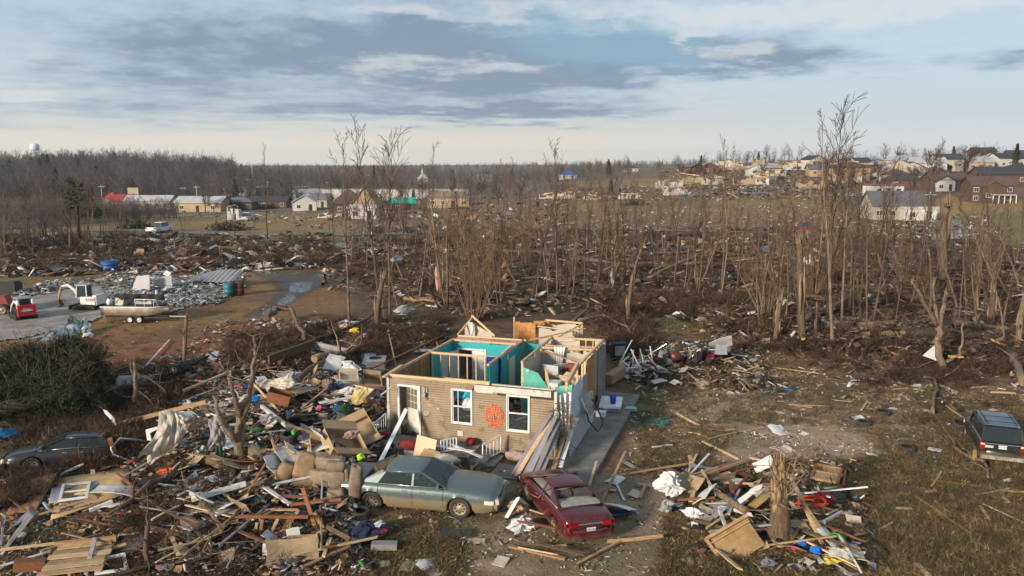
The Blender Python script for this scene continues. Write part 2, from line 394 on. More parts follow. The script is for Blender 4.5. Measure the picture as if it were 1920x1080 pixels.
# -- labels from surroundings
ANCHORS = []                        # (px, py, phrase)
def near(px, py):
 best = min(ANCHORS, key=lambda a: ((a[0] - px) / 1.3) ** 2 + ((a[1] - py) * 1.6) ** 2)
 dx, dy = px - best[0], (py - best[1]) * 1.5
 if abs(dx) > abs(dy): rel = 'left of' if dx < 0 else 'right of'
 else: rel = 'in front of' if dy > 0 else 'behind'
 dd = math.hypot(dx, dy)
 return ('close ' if dd < 40 else '' if dd < 75 else 'some way ' if dd < 115 else 'well ') + {'left of': 'left of', 'right of': 'right of'}.get(rel, rel), best[2]
def place_words(loc):
 px, py = proj(loc[0], loc[1], loc[2]); r, a = near(float(px), float(py))
 return f'{r} {a}'
# -- ground sheet
def vnoise(x, y, seed=0, oct=4):
 """cheap value noise on arrays"""
 tot = 0; amp = 1; s = 0
 for o in range(oct):
  xi = np.floor(x).astype(np.int64); yi = np.floor(y).astype(np.int64); fx = x - xi; fy = y - yi
  fx = fx * fx * (3 - 2 * fx); fy = fy * fy * (3 - 2 * fy)
  def h(a, b):
   n = (a * 374761393 + b * 668265263 + (seed + o) * 974711) & 0x7fffffff
   n = ((n ^ (n >> 13)) * 1274126177) & 0x7fffffff
   return ((n ^ (n >> 16)) & 0xffff) / 65535.0
  v = (h(xi, yi) * (1 - fx) + h(xi + 1, yi) * fx) * (1 - fy) + (h(xi, yi + 1) * (1 - fx) + h(xi + 1, yi + 1) * fx) * fy
  tot = tot + amp * v; s += amp; amp *= .55; x = x * 2.03 + 5.1; y = y * 2.03 + 1.7
 return tot / s
ZONES = [
 ([(-200, 470), (620, 470), (1000, 430), (2200, 440), (2200, 700), (1400, 690), (1200, 640), (800, 640), (560, 520), (-200, 520)], (.064, .037, .021), 22, 0),    # floor of the wrecked wood
 ([(-300, 405), (620, 400), (700, 430), (600, 450), (150, 437), (-300, 440)], (.21, .165, .066), 6, 0),
 ([(640, 385), (1060, 375), (1540, 365), (1600, 430), (1100, 436), (700, 420)], (.17, .120, .062), 8, 0),
 ([(1080, 340), (1260, 334), (1330, 352), (1080, 352)], (.20, .175, .065), 4, 0),
 ([(1080, 383), (1330, 392), (1330, 400), (1080, 396)], (.17, .165, .05), 5, 0),
 ([(1330, 375), (1560, 372), (1560, 405), (1330, 402)], (.19, .15, .06), 6, 0),
 ([(1760, 372), (2300, 366), (2300, 420), (1760, 415)], (.26, .18, .07), 6, 0),
 ([(1800, 400), (2300, 388), (2300, 462), (1880, 455)], (.14, .15, .04), 9, 0),
 ([(-400, 515), (220, 505), (290, 520), (120, 545), (-400, 575)], (.13, .11, .035), 8, 0),
 ([(-200, 625), (200, 590), (440, 560), (560, 560), (720, 590), (640, 640), (420, 690), (-200, 700)], (.175, .070, .034), 14, 0),     # red earth
 ([(-200, 640), (60, 630), (200, 600), (340, 590), (480, 560), (560, 590), (420, 612), (200, 622), (60, 650)], (.22, .145, .052), 9, 0),     # dead golden grass
 ([(380, 515), (470, 510), (520, 545), (430, 572), (380, 560)], (.20, .13, .055), 9, 0),
 ([(560, 545), (660, 548), (650, 600), (540, 620), (520, 580)], (.17, .10, .042), 10, 0),
 ([(560, 620), (700, 570), (830, 600), (840, 680), (700, 690), (560, 650)], (.05, .036, .024), 16, 0),
 ([(-200, 700), (500, 690), (760, 680), (900, 640), (1160, 620), (1900, 690), (2200, 700), (2200, 1300), (-200, 1300)], (.105, .073, .042), 18, 0),   # yard
 ([(-200, 780), (300, 800), (660, 720), (720, 800), (640, 1000), (300, 1200), (-200, 1200)], (.066, .046, .031), 20, 0),
 ([(1140, 655), (1380, 640), (1420, 700), (1300, 730), (1150, 700)], (.055, .036, .024), 14, 0),
 ([(1190, 575), (1320, 572), (1440, 588), (1400, 618), (1210, 612)], (.080, .105, .020), 12, 0),
 ([(1150, 735), (1260, 718), (1330, 752), (1240, 790), (1150, 800)], (.080, .105, .024), 12, 0),
 ([(1380, 690), (1430, 680), (1450, 712), (1390, 715)], (.075, .11, .02), 8, 0),
 ([(1190, 780), (1340, 750), (1600, 720), (1780, 780), (1640, 870), (1300, 880), (1190, 850)], (.30, .255, .20), 40, 0),   # pale worn patch strewn with insulation
 ([(1500, 700), (1700, 720), (1720, 750), (1500, 730)], (.11, .075, .04), 16, 0),
 ([(880, 935), (1260, 860), (1330, 900), (1260, 1000), (1180, 1090), (840, 1090)], (.24, .20, .165), 24, 0),   # dirt drive
 ([(1600, 860), (2000, 880), (2000, 1090), (1650, 1090)], (.11, .077, .038), 30, 0),
 ([(760, 1015), (880, 1000), (900, 1090), (740, 1090)], (.075, .095, .026), 16, 0),
 ([(440, 494), (500, 500), (560, 512), (680, 508), (700, 530), (600, 540), (560, 560), (500, 596), (455, 596), (530, 545), (500, 520), (440, 506)], (.055, .042, .034), 5, .55),   # churned mud tracks
 ([(462, 500), (500, 505), (520, 516), (480, 512)], (.055, .045, .038), 4, 1), ([(548, 530), (580, 530), (575, 545), (545, 548)], (.055, .045, .038), 4, 1),
 ([(590, 512), (650, 514), (690, 520), (600, 520)], (.055, .045, .038), 4, 1), ([(640, 540), (690, 536), (670, 548), (640, 548)], (.055, .045, .038), 4, 1), ([(495, 585), (540, 556), (552, 560), (515, 590)], (.055, .045, .038), 4, 1),
]
def build_ground():
 ny, nx = 400, 400
 yy = np.concatenate([np.linspace(2, 40, 150), np.geomspace(40.35, 5000, ny - 150)])
 ss = np.linspace(-1.05, 1.05, nx)
 Y, S = np.meshgrid(yy, ss, indexing='ij'); X = S * (Y + 10)
 nz = vnoise(X * .9, Y * .9, 3) - .5
 Z = T(X, Y) + nz * .10 * sstep(Y, 0, 30)
 px, py = proj(X, Y, Z)
 wob = (vnoise(X * .35, Y * .35, 11) - .5) * 2; w2 = (vnoise(X * 1.6, Y * 1.6, 21) - .5) * 2
 col = np.zeros(X.shape + (3,)); col[:] = (.12, .095, .058); wet = np.zeros(X.shape)
 far = sstep(Y, 350, 900)[..., None]; col = col * (1 - far) + np.array((.07, .072, .05)) * far
 for poly, c, soft, w in ZONES:
  m = polydist(px, py, poly); f = sstep(m + wob * soft * 1.3 + w2 * soft * .6, -soft * .6, soft * .6)
  col = col * (1 - f[..., None]) + np.array(c) * f[..., None]; wet = wet * (1 - f) + w * f
 k = 1.3 + (vnoise(X * .22, Y * .22, 31) - .5) * .7 + (vnoise(X * 1.1, Y * 1.1, 41) - .5) * .6
 col = col * k[..., None] * np.array((.98, .82, .68))
 g2 = sstep(vnoise(X * .3, Y * .3, 51), .52, .68) * sstep(Y, 90, 30) * .55
 col = col * (1 - g2[..., None]) + np.array((.070, .085, .024)) * g2[..., None]
 idx = np.arange(ny * nx).reshape(ny, nx)
 F = np.stack([idx[:-1, :-1], idx[:-1, 1:], idx[1:, 1:], idx[1:, :-1]], -1).reshape(-1, 4)
 V = np.stack([X, Y, Z], -1).reshape(-1, 3)
 m = bpy.data.materials.new('earth_and_grass'); m.use_nodes = True; g = NG(m.node_tree); b = g.n['Principled BSDF']
 at = g.n.new('ShaderNodeAttribute'); at.attribute_name = 'col'; aw = g.n.new('ShaderNodeAttribute'); aw.attribute_name = 'wet'
 geo = g.n.new('ShaderNodeNewGeometry'); P = geo.outputs['Position']
 n1 = g.noise(P, 1.3, 8, .72); n2 = g.noise(P, 9, 5, .7); n3 = g.noise(P, 45, 2, .5); n4 = g.noise(P, 3.1, 6, .7)
 c = g.mix(g.smooth(n1, .35, .68), g.mix(.30, at.outputs['Color'], (0, 0, 0)), g.mix(.22, at.outputs['Color'], (.30, .22, .12)))
 c = g.mix(g.m('MULTIPLY', g.smooth(n2, .5, .72), .65), c, g.mix(.72, c, (0, 0, 0)))
 c = g.mix(g.m('MULTIPLY', g.smooth(n4, .56, .75), .45), c, (.05, .033, .02))
 c = g.mix(g.m('MULTIPLY', g.smooth(n3, .66, .74), .6), c, (.40, .32, .22))
 wf = g.m('MULTIPLY', g.smooth(aw.outputs['Fac'], .3, .8), g.smooth(n4, .42, .5))
 c = g.mix(wf, c, (.05, .045, .04))
 g.l.new(c, b.inputs['Base Color']); b.inputs['Specular IOR Level'].default_value = .35
 g.l.new(g.m('SUBTRACT', .95, g.m('MULTIPLY', wf, .85)), b.inputs['Roughness'])
 bn = g.n.new('ShaderNodeBump'); g.l.new(g.m('SUBTRACT', .9, g.m('MULTIPLY', wf, .88)), bn.inputs['Strength']); bn.inputs['Distance'].default_value = .12
 g.l.new(g.m('ADD', n1, g.m('MULTIPLY', n2, .5)), bn.inputs['Height']); g.l.new(bn.outputs[0], b.inputs['Normal'])
 me = np_mesh('ground', V, F.ravel(), np.full(len(F), 4), m, col.reshape(-1, 3), True)
 a = me.attributes.new('wet', 'FLOAT', 'POINT'); a.data.foreach_set('value', wet.ravel().astype(np.float32))
 tag(put('ground', me), kind='structure')
build_ground()
def strip(name, pts, w, m, lift=.05, label=None, n=60, crown=0):
 """a band of paving laid on the terrain along pixel points"""
 P = [G(*p) for p in pts]; L = [0]
 for a, b in zip(P, P[1:]): L.append(L[-1] + (b - a).length)
 q = []
 for i in range(n):
  t = L[-1] * i / (n - 1); k = max(j for j in range(len(L)) if L[j] <= t + 1e-6); k = min(k, len(P) - 2)
  u = (t - L[k]) / max(L[k + 1] - L[k], 1e-6); q.append(P[k].lerp(P[k + 1], u))
 rows = []
 for i, p in enumerate(q):
  d = q[min(i + 1, n - 1)] - q[max(i - 1, 0)]; d.z = 0; d.normalize(); s = Vector((-d.y, d.x, 0)); r = []
  for k in range(7):
   v = p + s * (w * (k / 6 - .5)); r.append((v.x, v.y, float(T(v.x, v.y)) + lift + (.0 if k in (0, 6) else crown)))
  rows.append(r)
 mb = MB(); mb.grid(rows); return tag(mb.obj(name, m), kind='structure')
asphalt = mat('asphalt_grey', (.17, .165, .155), .9, .25, 1.2)
concrete = mat('concrete', (.24, .22, .19), .9, .3, 1.5, dirt=((.09, .075, .055), 1.3, .5))
strip('road', [(-300, 452), (150, 419), (360, 404), (430, 398), (560, 392), (700, 388)], 4.5, asphalt, .12)
strip('road', [(150, 432), (300, 434), (470, 441), (640, 441), (830, 436)], 4.0, asphalt, .12)
strip('road', [(460, 452), (560, 456), (660, 461)], 5.5, concrete, .12)
strip('road', [(1040, 429), (1200, 431), (1450, 436), (1560, 442)], 4.0, asphalt, .12)
strip('road', [(1060, 345), (1100, 343), (1140, 345), (1260, 338)], 4.0, asphalt, .12)
strip('road', [(965, 365), (1010, 345), (1060, 345)], 6.0, asphalt, .13)
strip('road', [(1240, 364), (1560, 367), (1640, 365)], 6.0, concrete, .12)
def sheet_poly(name, poly, m, lift, dens=26):
 """paving of any outline: polygon in pixels, triangulated fan over a fine grid"""
 xs = [p[0] for p in poly]; ys = [p[1] for p in poly]
 gx = np.linspace(min(xs), max(xs), dens * 3); gy = np.linspace(min(ys), max(ys), dens)
 A, B = np.meshgrid(gx, gy); W = GA(A.ravel(), B.ravel()); W[:, 2] += lift
 wob = (vnoise(W[:, 0] * .8, W[:, 1] * .8, 5).reshape(A.shape) - .5) * 9
 ok = polydist(A, B, poly) + wob > 0
 idx = np.arange(A.size).reshape(A.shape)
 q = np.stack([idx[:-1, :-1], idx[1:, :-1], idx[1:, 1:], idx[:-1, 1:]], -1)
 keep = ok[:-1, :-1] & ok[1:, :-1] & ok[1:, 1:] & ok[:-1, 1:]
 F = q[keep]; me = np_mesh(name, W, F.ravel(), np.full(len(F), 4), m, None, True)
 return tag(put(name, me), kind='structure')
gravel = mat('pale_gravel', (.27, .25, .23), .95, .3, .8, col2=(.17, .15, .13), dirt=((.12, .09, .06), .5, .56))
sheet_poly('gravel_pad', [(-250, 665), (-250, 560), (60, 556), (150, 540), (330, 528), (450, 520), (470, 540), (430, 556), (330, 585), (200, 596), (110, 622), (-20, 648)], gravel, .09, 60)
sheet_poly('driveway', [(1725, 412), (1800, 412), (1830, 450), (1745, 452)], concrete, .08)
# -- trees
bark = mat('bark_brown', (.125, .082, .050), .95, .45, 3, col2=(.062, .046, .034), bump=.8, rnd=.25, streak=(4, 4, .6))
bark_pale = mat('bark_pale', (.185, .135, .088), .95, .5, 3, col2=(.075, .052, .032), bump=.8, rnd=.2, streak=(4, 4, .6))
bark_dark = mat('bark_dark', (.065, .046, .032), .95, .4, 3, bump=.8, rnd=.25, streak=(4, 4, .6))
rawwood = mat('torn_wood', (.27, .175, .095), .85, .35, 6, col2=(.15, .095, .05), bump=.5, streak=(5, 5, .5))
twig = mat('twig_brown', (.105, .078, .052), .95, .35, 2, rnd=.3, bump=0)
twig_warm = mat('twig_warm', (.155, .098, .055), .95, .35, 2, rnd=.3, bump=0)
twig_hazed = mat('twig_hazed', (.098, .084, .084), .95, .3, .6, rnd=.35, bump=0)  # bluish tint puts distance haze into the far trees' own colour
needle = mat('needles', (.040, .052, .018), .9, .5, 2, col2=(.020, .028, .012), rnd=.25, bump=0)
def npv(v): return np.array(v, float)
def grow(rng, h, r, kind='whip', lean=(0, 0), n1=14, first=.35, up=.9, blen=.28, lev=2, twist=.06):
 """returns trunk polyline + radii, and twig segments"""
 n = 9; P = []; R = []; d = npv([lean[0], lean[1], 1.0]); d /= np.linalg.norm(d); p = np.zeros(3)
 for i in range(n + 1):
  t = i / n; P.append(p.copy()); R.append(max(r * (1 - t) ** .8 if kind != 'stub' else r * (1 - .25 * t), .012))
  d = d + rng.normal(0, twist, 3) * npv([1, 1, .3]); d /= np.linalg.norm(d); p = p + d * h / n
 if kind != 'stub': R[0] *= 1.35
 segs = []
 def branch(p, d, L, r, lv):
  k = 4 if lv > 0 else 3; q = p.copy(); dd = d.copy()
  for j in range(k):
   dd = dd + rng.normal(0, .16, 3) + npv([0, 0, .12 if up > .5 else 0]); dd /= np.linalg.norm(dd)
   q2 = q + dd * L / k; r2 = max(r * (1 - .8 * (j + 1) / k), .006)
   segs.append((q, q2, max(r * (1 - .8 * j / k), .007), r2))
   if lv > 0 and j > 0:
    for _ in range(2 if lv == 1 else 3):
     o = rng.normal(0, 1, 3); o -= dd * o.dot(dd); o /= np.linalg.norm(o) + 1e-9
     branch(q + (q2 - q) * rng.random(), dd * .75 + o * rng.uniform(.5, .8), L * rng.uniform(.3, .55), r2 * .75, lv - 1)
   q = q2
 for i in range(n1):
  t = first + (1 - first) * (i + rng.random()) / n1; k = min(int(t * n), n - 1); q = P[k] + (P[k + 1] - P[k]) * (t * n - k)
  a = rng.random() * 6.283; u = up * rng.uniform(.6, 1.2)
  d = npv([math.cos(a), math.sin(a), u]); d /= np.linalg.norm(d)
  L = h * blen * (1.15 - t * .75) * rng.uniform(.6, 1.2) if kind != 'round' else h * blen * rng.uniform(.7, 1.1)
  branch(q, d, L, R[k] * .5, lev)
 return P, R, segs
def tube_np(P, R, n=7): return MB().tube([tuple(p) for p in P], list(R), n)
def twigs_mesh(name, segs, m, minr=.0, n=3):
 p0 = np.array([s[0] for s in segs]); p1 = np.array([s[1] for s in segs]); r0 = np.maximum([s[2] for s in segs], minr); r1 = np.maximum([s[3] for s in segs], minr)
 v, F = seg_batch(p0, p1, r0, r1, n); return np_mesh(name, v, F.ravel(), np.full(len(F), 4), m)
def splinters(mb, rng, c, r, h, n=9):
 for _ in range(n):
  a = rng.random() * 6.283; rr = r * rng.uniform(.15, .85); hh = h * rng.uniform(.25, 1); w = r * rng.uniform(.2, .45)
  b = npv(c) + npv([math.cos(a) * rr, math.sin(a) * rr, -.15]); tp = b + npv([rng.normal(0, .09) * hh, rng.normal(0, .09) * hh, hh + .15])
  mb.tube([tuple(b), tuple((b + tp) / 2), tuple(tp)], [w, w * .8, .006], 4)
VAR = {}
def variant(key, fn):
 if key not in VAR: VAR[key] = fn()
 return VAR[key]
def make_tree(kind, i, fine=1.0):
 """returns list of (part name, mesh)"""
 rng = np.random.default_rng(abs(hash_s(kind)) + i * 17)
 if kind == 'whip':       # tall thin tree stripped to a few upright shoots
  h = rng.uniform(9, 13); P, R, S = grow(rng, h, rng.uniform(.07, .12), 'whip', rng.normal(0, .06, 2), 14, .38, 1.9, .2, 1, .04)
  return [('trunk', tube_np(P, [r * .8 for r in R]).mesh('trunk', (bark_dark, bark, bark_pale)[i % 3])), ('crown', twigs_mesh('crown', S, (twig, bark_dark, twig_warm)[i % 3], .014))]
 if kind == 'tall':
  h = rng.uniform(12, 15); P, R, S = grow(rng, h, .15, 'whip', rng.normal(0, .03, 2), 17 if i != 2 else 24, .42, 1.8, .19 if i != 2 else .27, 1, .03); R = [r * .78 for r in R]
  return [('trunk', tube_np(P, R).mesh('trunk', bark if i % 2 else bark_pale)), ('crown', twigs_mesh('crown', S, twig, .016))]
 if kind == 'pole':       # snapped sapling, almost no branches
  h = rng.uniform(3.5, 8); P, R, S = grow(rng, h, rng.uniform(.07, .13), 'stub', rng.normal(0, .13, 2), 5, .3, .7, .3, 1, .05)
  mb = MB(); splinters(mb, rng, P[-1], R[-1] * 1.1, .4, 4)
  return [('trunk', tube_np(P, R).mesh('trunk', bark if i % 2 else bark_pale)), ('crown', twigs_mesh('crown', S, twig_warm, .014)), ('torn_top', mb.mesh('torn_top', rawwood))]
 if kind == 'stub':       # thick broken trunk
  h = rng.uniform(2.0, 5.0); P, R, S = grow(rng, h, rng.uniform(.13, .22), 'stub', rng.normal(0, .06, 2), 2, .4, .5, .3, 1, .03)
  mb = MB(); splinters(mb, rng, P[-1], R[-1] * 1.05, .8, 9)
  for _ in range(3):
   a = rng.random() * 6.28; z = rng.uniform(.4, .8) * h
   mb.tube([tuple(npv([math.cos(a) * R[0] * .8, math.sin(a) * R[0] * .8, z - h * .2])), tuple(npv([math.cos(a) * R[0] * .92, math.sin(a) * R[0] * .92, z])), tuple(npv([math.cos(a) * R[0] * .8, math.sin(a) * R[0] * .8, z + h * .2]))], [.02, .09, .02], 5)
  return [('trunk', tube_np(P, R, 9).mesh('trunk', bark if i % 2 else bark_pale)), ('torn_top', mb.mesh('torn_top', rawwood)), ('twigs', twigs_mesh('twigs', S, bark, .02))]
 if kind == 'leaner':
  h = rng.uniform(5, 9); l = rng.uniform(.4, 1.1); P, R, S = grow(rng, h, rng.uniform(.08, .14), 'whip', (l * rng.choice([-1, 1]), rng.normal(0, .2)), 9, .3, .9, .25, 1, .07)
  return [('trunk', tube_np(P, R).mesh('trunk', bark_pale if i % 2 else bark)), ('crown', twigs_mesh('crown', S, twig_warm, .014))]
 if kind == 'clump':      # fan of many shoots from one root
  S = []; mb = MB()
  for k in range(26):
   a = rng.random() * 6.283; t = abs(rng.normal(0, .38)); h = rng.uniform(5, 9.5)
   P, R, s = grow(rng, h, rng.uniform(.04, .07), 'whip', (math.cos(a) * t, math.sin(a) * t), 6, .35, 1.4, .2, 1, .04)
   off = npv([math.cos(a) * .4, math.sin(a) * .4, 0]); mb.tube([tuple(p + off) for p in P], list(R), 5)
   S += [(p + off, q + off, a_, b_) for p, q, a_, b_ in s]
  return [('trunk', mb.mesh('trunk', bark_pale if i % 2 else twig_warm)), ('crown', twigs_mesh('crown', S, twig_warm, .014))]
 if kind == 'round':      # whole bare broadleaf tree
  h = rng.uniform(8, 10); P, R, S = grow(rng, h * .75, .3, 'round', (0, 0), 16, .3, .75, .5, 2, .06)
  return [('trunk', tube_np(P, R).mesh('trunk', bark_dark)), ('crown', twigs_mesh('crown', S, twig, .03))]
 if kind == 'conifer':
  h = rng.uniform(8, 12); V = []; F = []; mb = MB(); mb.tube([(0, 0, 0), (0, 0, h)], [.2, .03], 6)
  vs = []
  for k in range(1500):
   t = rng.random() ** .7; z = h * (.12 + .88 * t); rr = (1 - t) * h * .24 * rng.uniform(.3, 1.1) * (1 + .35 * math.sin(z * 3 + 2 * math.sin(z))); a = rng.random() * 6.283
   c = npv([math.cos(a) * rr, math.sin(a) * rr, z - rr * .2]); q = rng.normal(0, .3, (3, 3)) * npv([1, 1, .55]); vs += [c + q[0], c + q[1], c + q[2]]
  vs = np.array(vs); F = np.arange(len(vs)); me = np_mesh('foliage', vs, F, np.full(len(F) // 3, 3), needle)
  return [('trunk', mb.mesh('trunk', bark_dark)), ('foliage', me)]
def hash_s(s): return sum(ord(c) * (k + 3) for k, c in enumerate(s))
NVAR = dict(whip=7, tall=3, pole=7, stub=6, leaner=6, clump=3, round=4, conifer=3)
CATN = dict(whip='bare_tree', tall='bare_tree', pole='snapped_sapling', stub='snapped_tree', leaner='leaning_tree', clump='shrub', round='bare_tree', conifer='conifer')
LABN = dict(whip='thin bare tree', tall='tall bare tree with forked upright crown', pole='snapped sapling', stub='thick splintered trunk',
   leaner='leaning bare tree', clump='many stemmed bare shrub', round='round-crowned bare tree', conifer='dark green conifer')
GRP = dict(whip='thin bare trees in the wrecked wood', tall='tall bare trees left standing', pole='snapped slim trees in the wrecked wood', stub='broken trunks', leaner='leaning bare trees', clump='many stemmed shrubs',
     round='round crowned bare trees among the houses', conifer='conifers among the buildings')
rngT = np.random.default_rng(5)
def plant(kind, px, py, hgt=None, var=None, rz=None, label=None, one=False, loc=None, group=True, top=None, name=None, wide=.85):
 i = var if var is not None else int(rngT.integers(NVAR[kind])); parts = variant((kind, i), lambda: make_tree(kind, i))
 p = loc or G(px, py)
 zmax = max(max(v.co.z for v in m.vertices) for _, m in parts) if ('z', kind, i) not in VAR else VAR[('z', kind, i)]; VAR[('z', kind, i)] = zmax
 if top is not None:          # height from the row its tip reaches in the photo
  d = dir_of(px, top); hgt = CAMH + d.z / d.y * p.y - p.z
 s = (hgt or zmax * rngT.uniform(.8, 1.15)) / zmax
 bk = ('tall ', 'medium ', 'low ')[0 if zmax * s > 8 else 1 if zmax * s > 4.5 else 2] + ('' if kind in ('whip', 'leaner') else 'dark-barked ' if i % 2 else 'pale-barked ') if kind in ('whip', 'pole', 'leaner', 'stub') else ''
 t = thing(name or CATN[kind], label or f'{bk}{LABN[kind]} {place_words(p)}', 'tree' if kind != 'clump' else 'shrub', (p.x, p.y, p.z - .2), 0,
     GRP[kind] if group else None, scale=(min(s, 1.1) * wide, min(s, 1.1) * wide, s), rot=(rngT.normal(0, .09 if group else .02), rngT.normal(0, .09 if group else .02), rz if rz is not None else rngT.random() * 6.283))
 for n, m in parts: put(n, m, t)
 return t
# -- where things are, for the labels
ANCHORS += [(885, 780, 'the wrecked house'), (810, 920, 'the green sedan'), (1060, 950, 'the maroon sedan'), (1865, 830, 'the dark off-roader'), (95, 845, 'the buried grey car'),
   (1465, 930, 'the splintered stump'), (440, 800, 'the forked dead tree'), (90, 730, 'the fallen cedar'), (160, 930, 'the plywood panels'), (620, 895, 'the sofas'),
   (255, 585, 'the pontoon boat'), (165, 560, 'the mini excavator'), (40, 585, 'the skid steer'), (290, 530, 'the white block wall'), (1745, 640, 'the pale forked trunk'),
   (1285, 670, 'the red scrap heap'), (700, 685, 'the air conditioner'), (885, 520, 'the fan-shaped shrub'), (715, 400, 'the twin tall trees'), (1560, 400, 'the tallest tree'),
   (1768, 430, 'the thick topless trunk'), (300, 428, 'the nearer white pickup'), (462, 408, 'the farther white pickup'), (1850, 350, 'the two-storey porch house'), (1680, 395, 'the grey-roofed cream house'),
   (600, 980, 'the upright red rails'), (1550, 880, 'the wooden door frame'), (520, 720, 'the long fallen trunk'), (98, 285, 'the water tower'), (690, 385, 'the white tent house'),
   (1065, 325, 'the blue tarp roof'), (645, 560, 'the lone straight tree'), (1290, 500, 'the slanting log'), (240, 365, 'the red roofed store'), (1150, 750, 'the blue bucket'), (1130, 365, 'the pale ruins'),
   (560, 540, 'the muddy wheel tracks')]
def scatter_px(rng, poly, n):
 xs = [p[0] for p in poly]; ys = [p[1] for p in poly]; X = np.zeros(0); Y = np.zeros(0)
 while len(X) < n:
  a = rng.uniform(min(xs), max(xs), n * 3); b = rng.uniform(min(ys), max(ys), n * 3); k = inpoly(a, b, poly); X = np.concatenate([X, a[k]]); Y = np.concatenate([Y, b[k]])
 return X[:n], Y[:n]
HOUSE_POLY = [(700, 880), (728, 800), (850, 636), (1000, 600), (1100, 600), (1130, 640), (1192, 742), (1112, 898), (940, 880)]
# ---------------------------------------------- geometry node scattering for what nobody could count
def gn_scatter(name, pts, rots, scls, idx, meshes, m=None):
 me = bpy.data.meshes.new(name); me.vertices.add(len(pts)); me.vertices.foreach_set('co', np.ascontiguousarray(pts, np.float32).ravel())
 for an, typ, val, key in (('rot', 'FLOAT_VECTOR', rots, 'vector'), ('scl', 'FLOAT', scls, 'value'), ('pick', 'INT', idx, 'value')):
  a = me.attributes.new(an, typ, 'POINT'); a.data.foreach_set(key, np.ascontiguousarray(val, np.int32 if typ == 'INT' else np.float32).ravel())
 o = put(name, me); tag(o, kind='stuff')
 c = bpy.data.collections.new(name + '_source')
 for k, mm in enumerate(meshes): c.objects.link(bpy.data.objects.new(f'{name}_source_{k:02d}', mm))
 ng = bpy.data.node_groups.new(name, 'GeometryNodeTree'); ng.interface.new_socket('Geometry', in_out='INPUT', socket_type='NodeSocketGeometry'); ng.interface.new_socket('Geometry', in_out='OUTPUT', socket_type='NodeSocketGeometry')
 N = ng.nodes; gi = N.new('NodeGroupInput'); go = N.new('NodeGroupOutput'); ci = N.new('GeometryNodeCollectionInfo'); ip = N.new('GeometryNodeInstanceOnPoints')
 ci.inputs['Collection'].default_value = c; ci.inputs['Separate Children'].default_value = True; ci.inputs['Reset Children'].default_value = True
 ip.inputs['Pick Instance'].default_value = True
 def attr(nm, dt):
  n = N.new('GeometryNodeInputNamedAttribute'); n.data_type = dt; n.inputs['Name'].default_value = nm; return n.outputs['Attribute']
 L = ng.links; L.new(gi.outputs[0], ip.inputs['Points']); L.new(ci.outputs[0], ip.inputs['Instance']); L.new(attr('pick', 'INT'), ip.inputs['Instance Index'])
 L.new(attr('rot', 'FLOAT_VECTOR'), ip.inputs['Rotation']); L.new(attr('scl', 'FLOAT'), ip.inputs['Scale']); L.new(ip.outputs[0], go.inputs[0])
 md = o.modifiers.new('scatter', 'NODES'); md.node_group = ng
 return o
def brush_mesh(seed, m, R=1.4, H=.9, n=34, rmin=.008):
 rng = np.random.default_rng(seed); S = []
 for _ in range(n):
  a = rng.random() * 6.28; q = npv([math.cos(a), math.sin(a), 0]) * rng.uniform(0, R * .6); q[2] = rng.uniform(-.05, H * .4)
  d = rng.normal(0, 1, 3) * npv([1, 1, .55]); d[2] = abs(d[2]) * .8; d /= np.linalg.norm(d); L = rng.uniform(.6, 1.3) * R; r = rng.uniform(.012, .035) if rng.random() < .8 else .06
  for j in range(4):
   d = d + rng.normal(0, .22, 3); d /= np.linalg.norm(d); q2 = q + d * L / 4; S.append((q, q2, r * (1 - j / 5), max(r * (1 - (j + 1) / 5), rmin)))
   if j and rng.random() < .9:
    for _k in range(2):
     e = d + rng.normal(0, .6, 3); e /= np.linalg.norm(e); S.append((q, q + e * L * .35, r * .5, rmin * .8))
   q = q2
 return twigs_mesh('brush', S, m, rmin * .7)
def tuft_mesh(seed, m, n=40, h=.35):
 rng = np.random.default_rng(seed); vs = []
 for _ in range(n):
  b = npv([rng.normal(0, .22), rng.normal(0, .22), -.02]); t = b + npv([rng.normal(0, .14), rng.normal(0, .14), h * rng.uniform(.4, 1)]); w = rng.normal(0, 1, 3); w[2] = 0; w *= .012 / np.linalg.norm(w)
  vs += [b - w, b + w, t]
 return np_mesh('tuft', np.array(vs), np.arange(len(vs)), np.full(len(vs) // 3, 3), m)
rngB = np.random.default_rng(77)
def brush_field(name, regions, meshes, seed):
 rng = np.random.default_rng(seed); P = []; Sc = []
 for poly, n, s0, s1 in regions:
  x, y = scatter_px(rng, poly, n); ok = ~inpoly(x, y, HOUSE_POLY); w = GA(x[ok], y[ok]); P.append(w); Sc.append(rng.uniform(s0, s1, len(w)))
 P = np.concatenate(P); Sc = np.concatenate(Sc); rot = np.stack([rng.normal(0, .2, len(P)), rng.normal(0, .2, len(P)), rng.uniform(0, 6.28, len(P))], 1)
 return gn_scatter(name, P, rot, Sc, rng.integers(0, len(meshes), len(P)), meshes)
br_dark = mat('brush_dark', (.048, .029, .018), .95, .4, 2, rnd=.35, bump=0); br_warm = mat('brush_warm', (.095, .055, .030), .95, .4, 2, rnd=.35, bump=0); br_pale = mat('brush_pale', (.20, .13, .075), .95, .4, 2, rnd=.35, bump=0)
bm = [brush_mesh(k, [br_dark, br_warm, br_dark, br_warm, br_pale, br_dark][k], n=34 if k != 4 else 16) for k in range(6)]
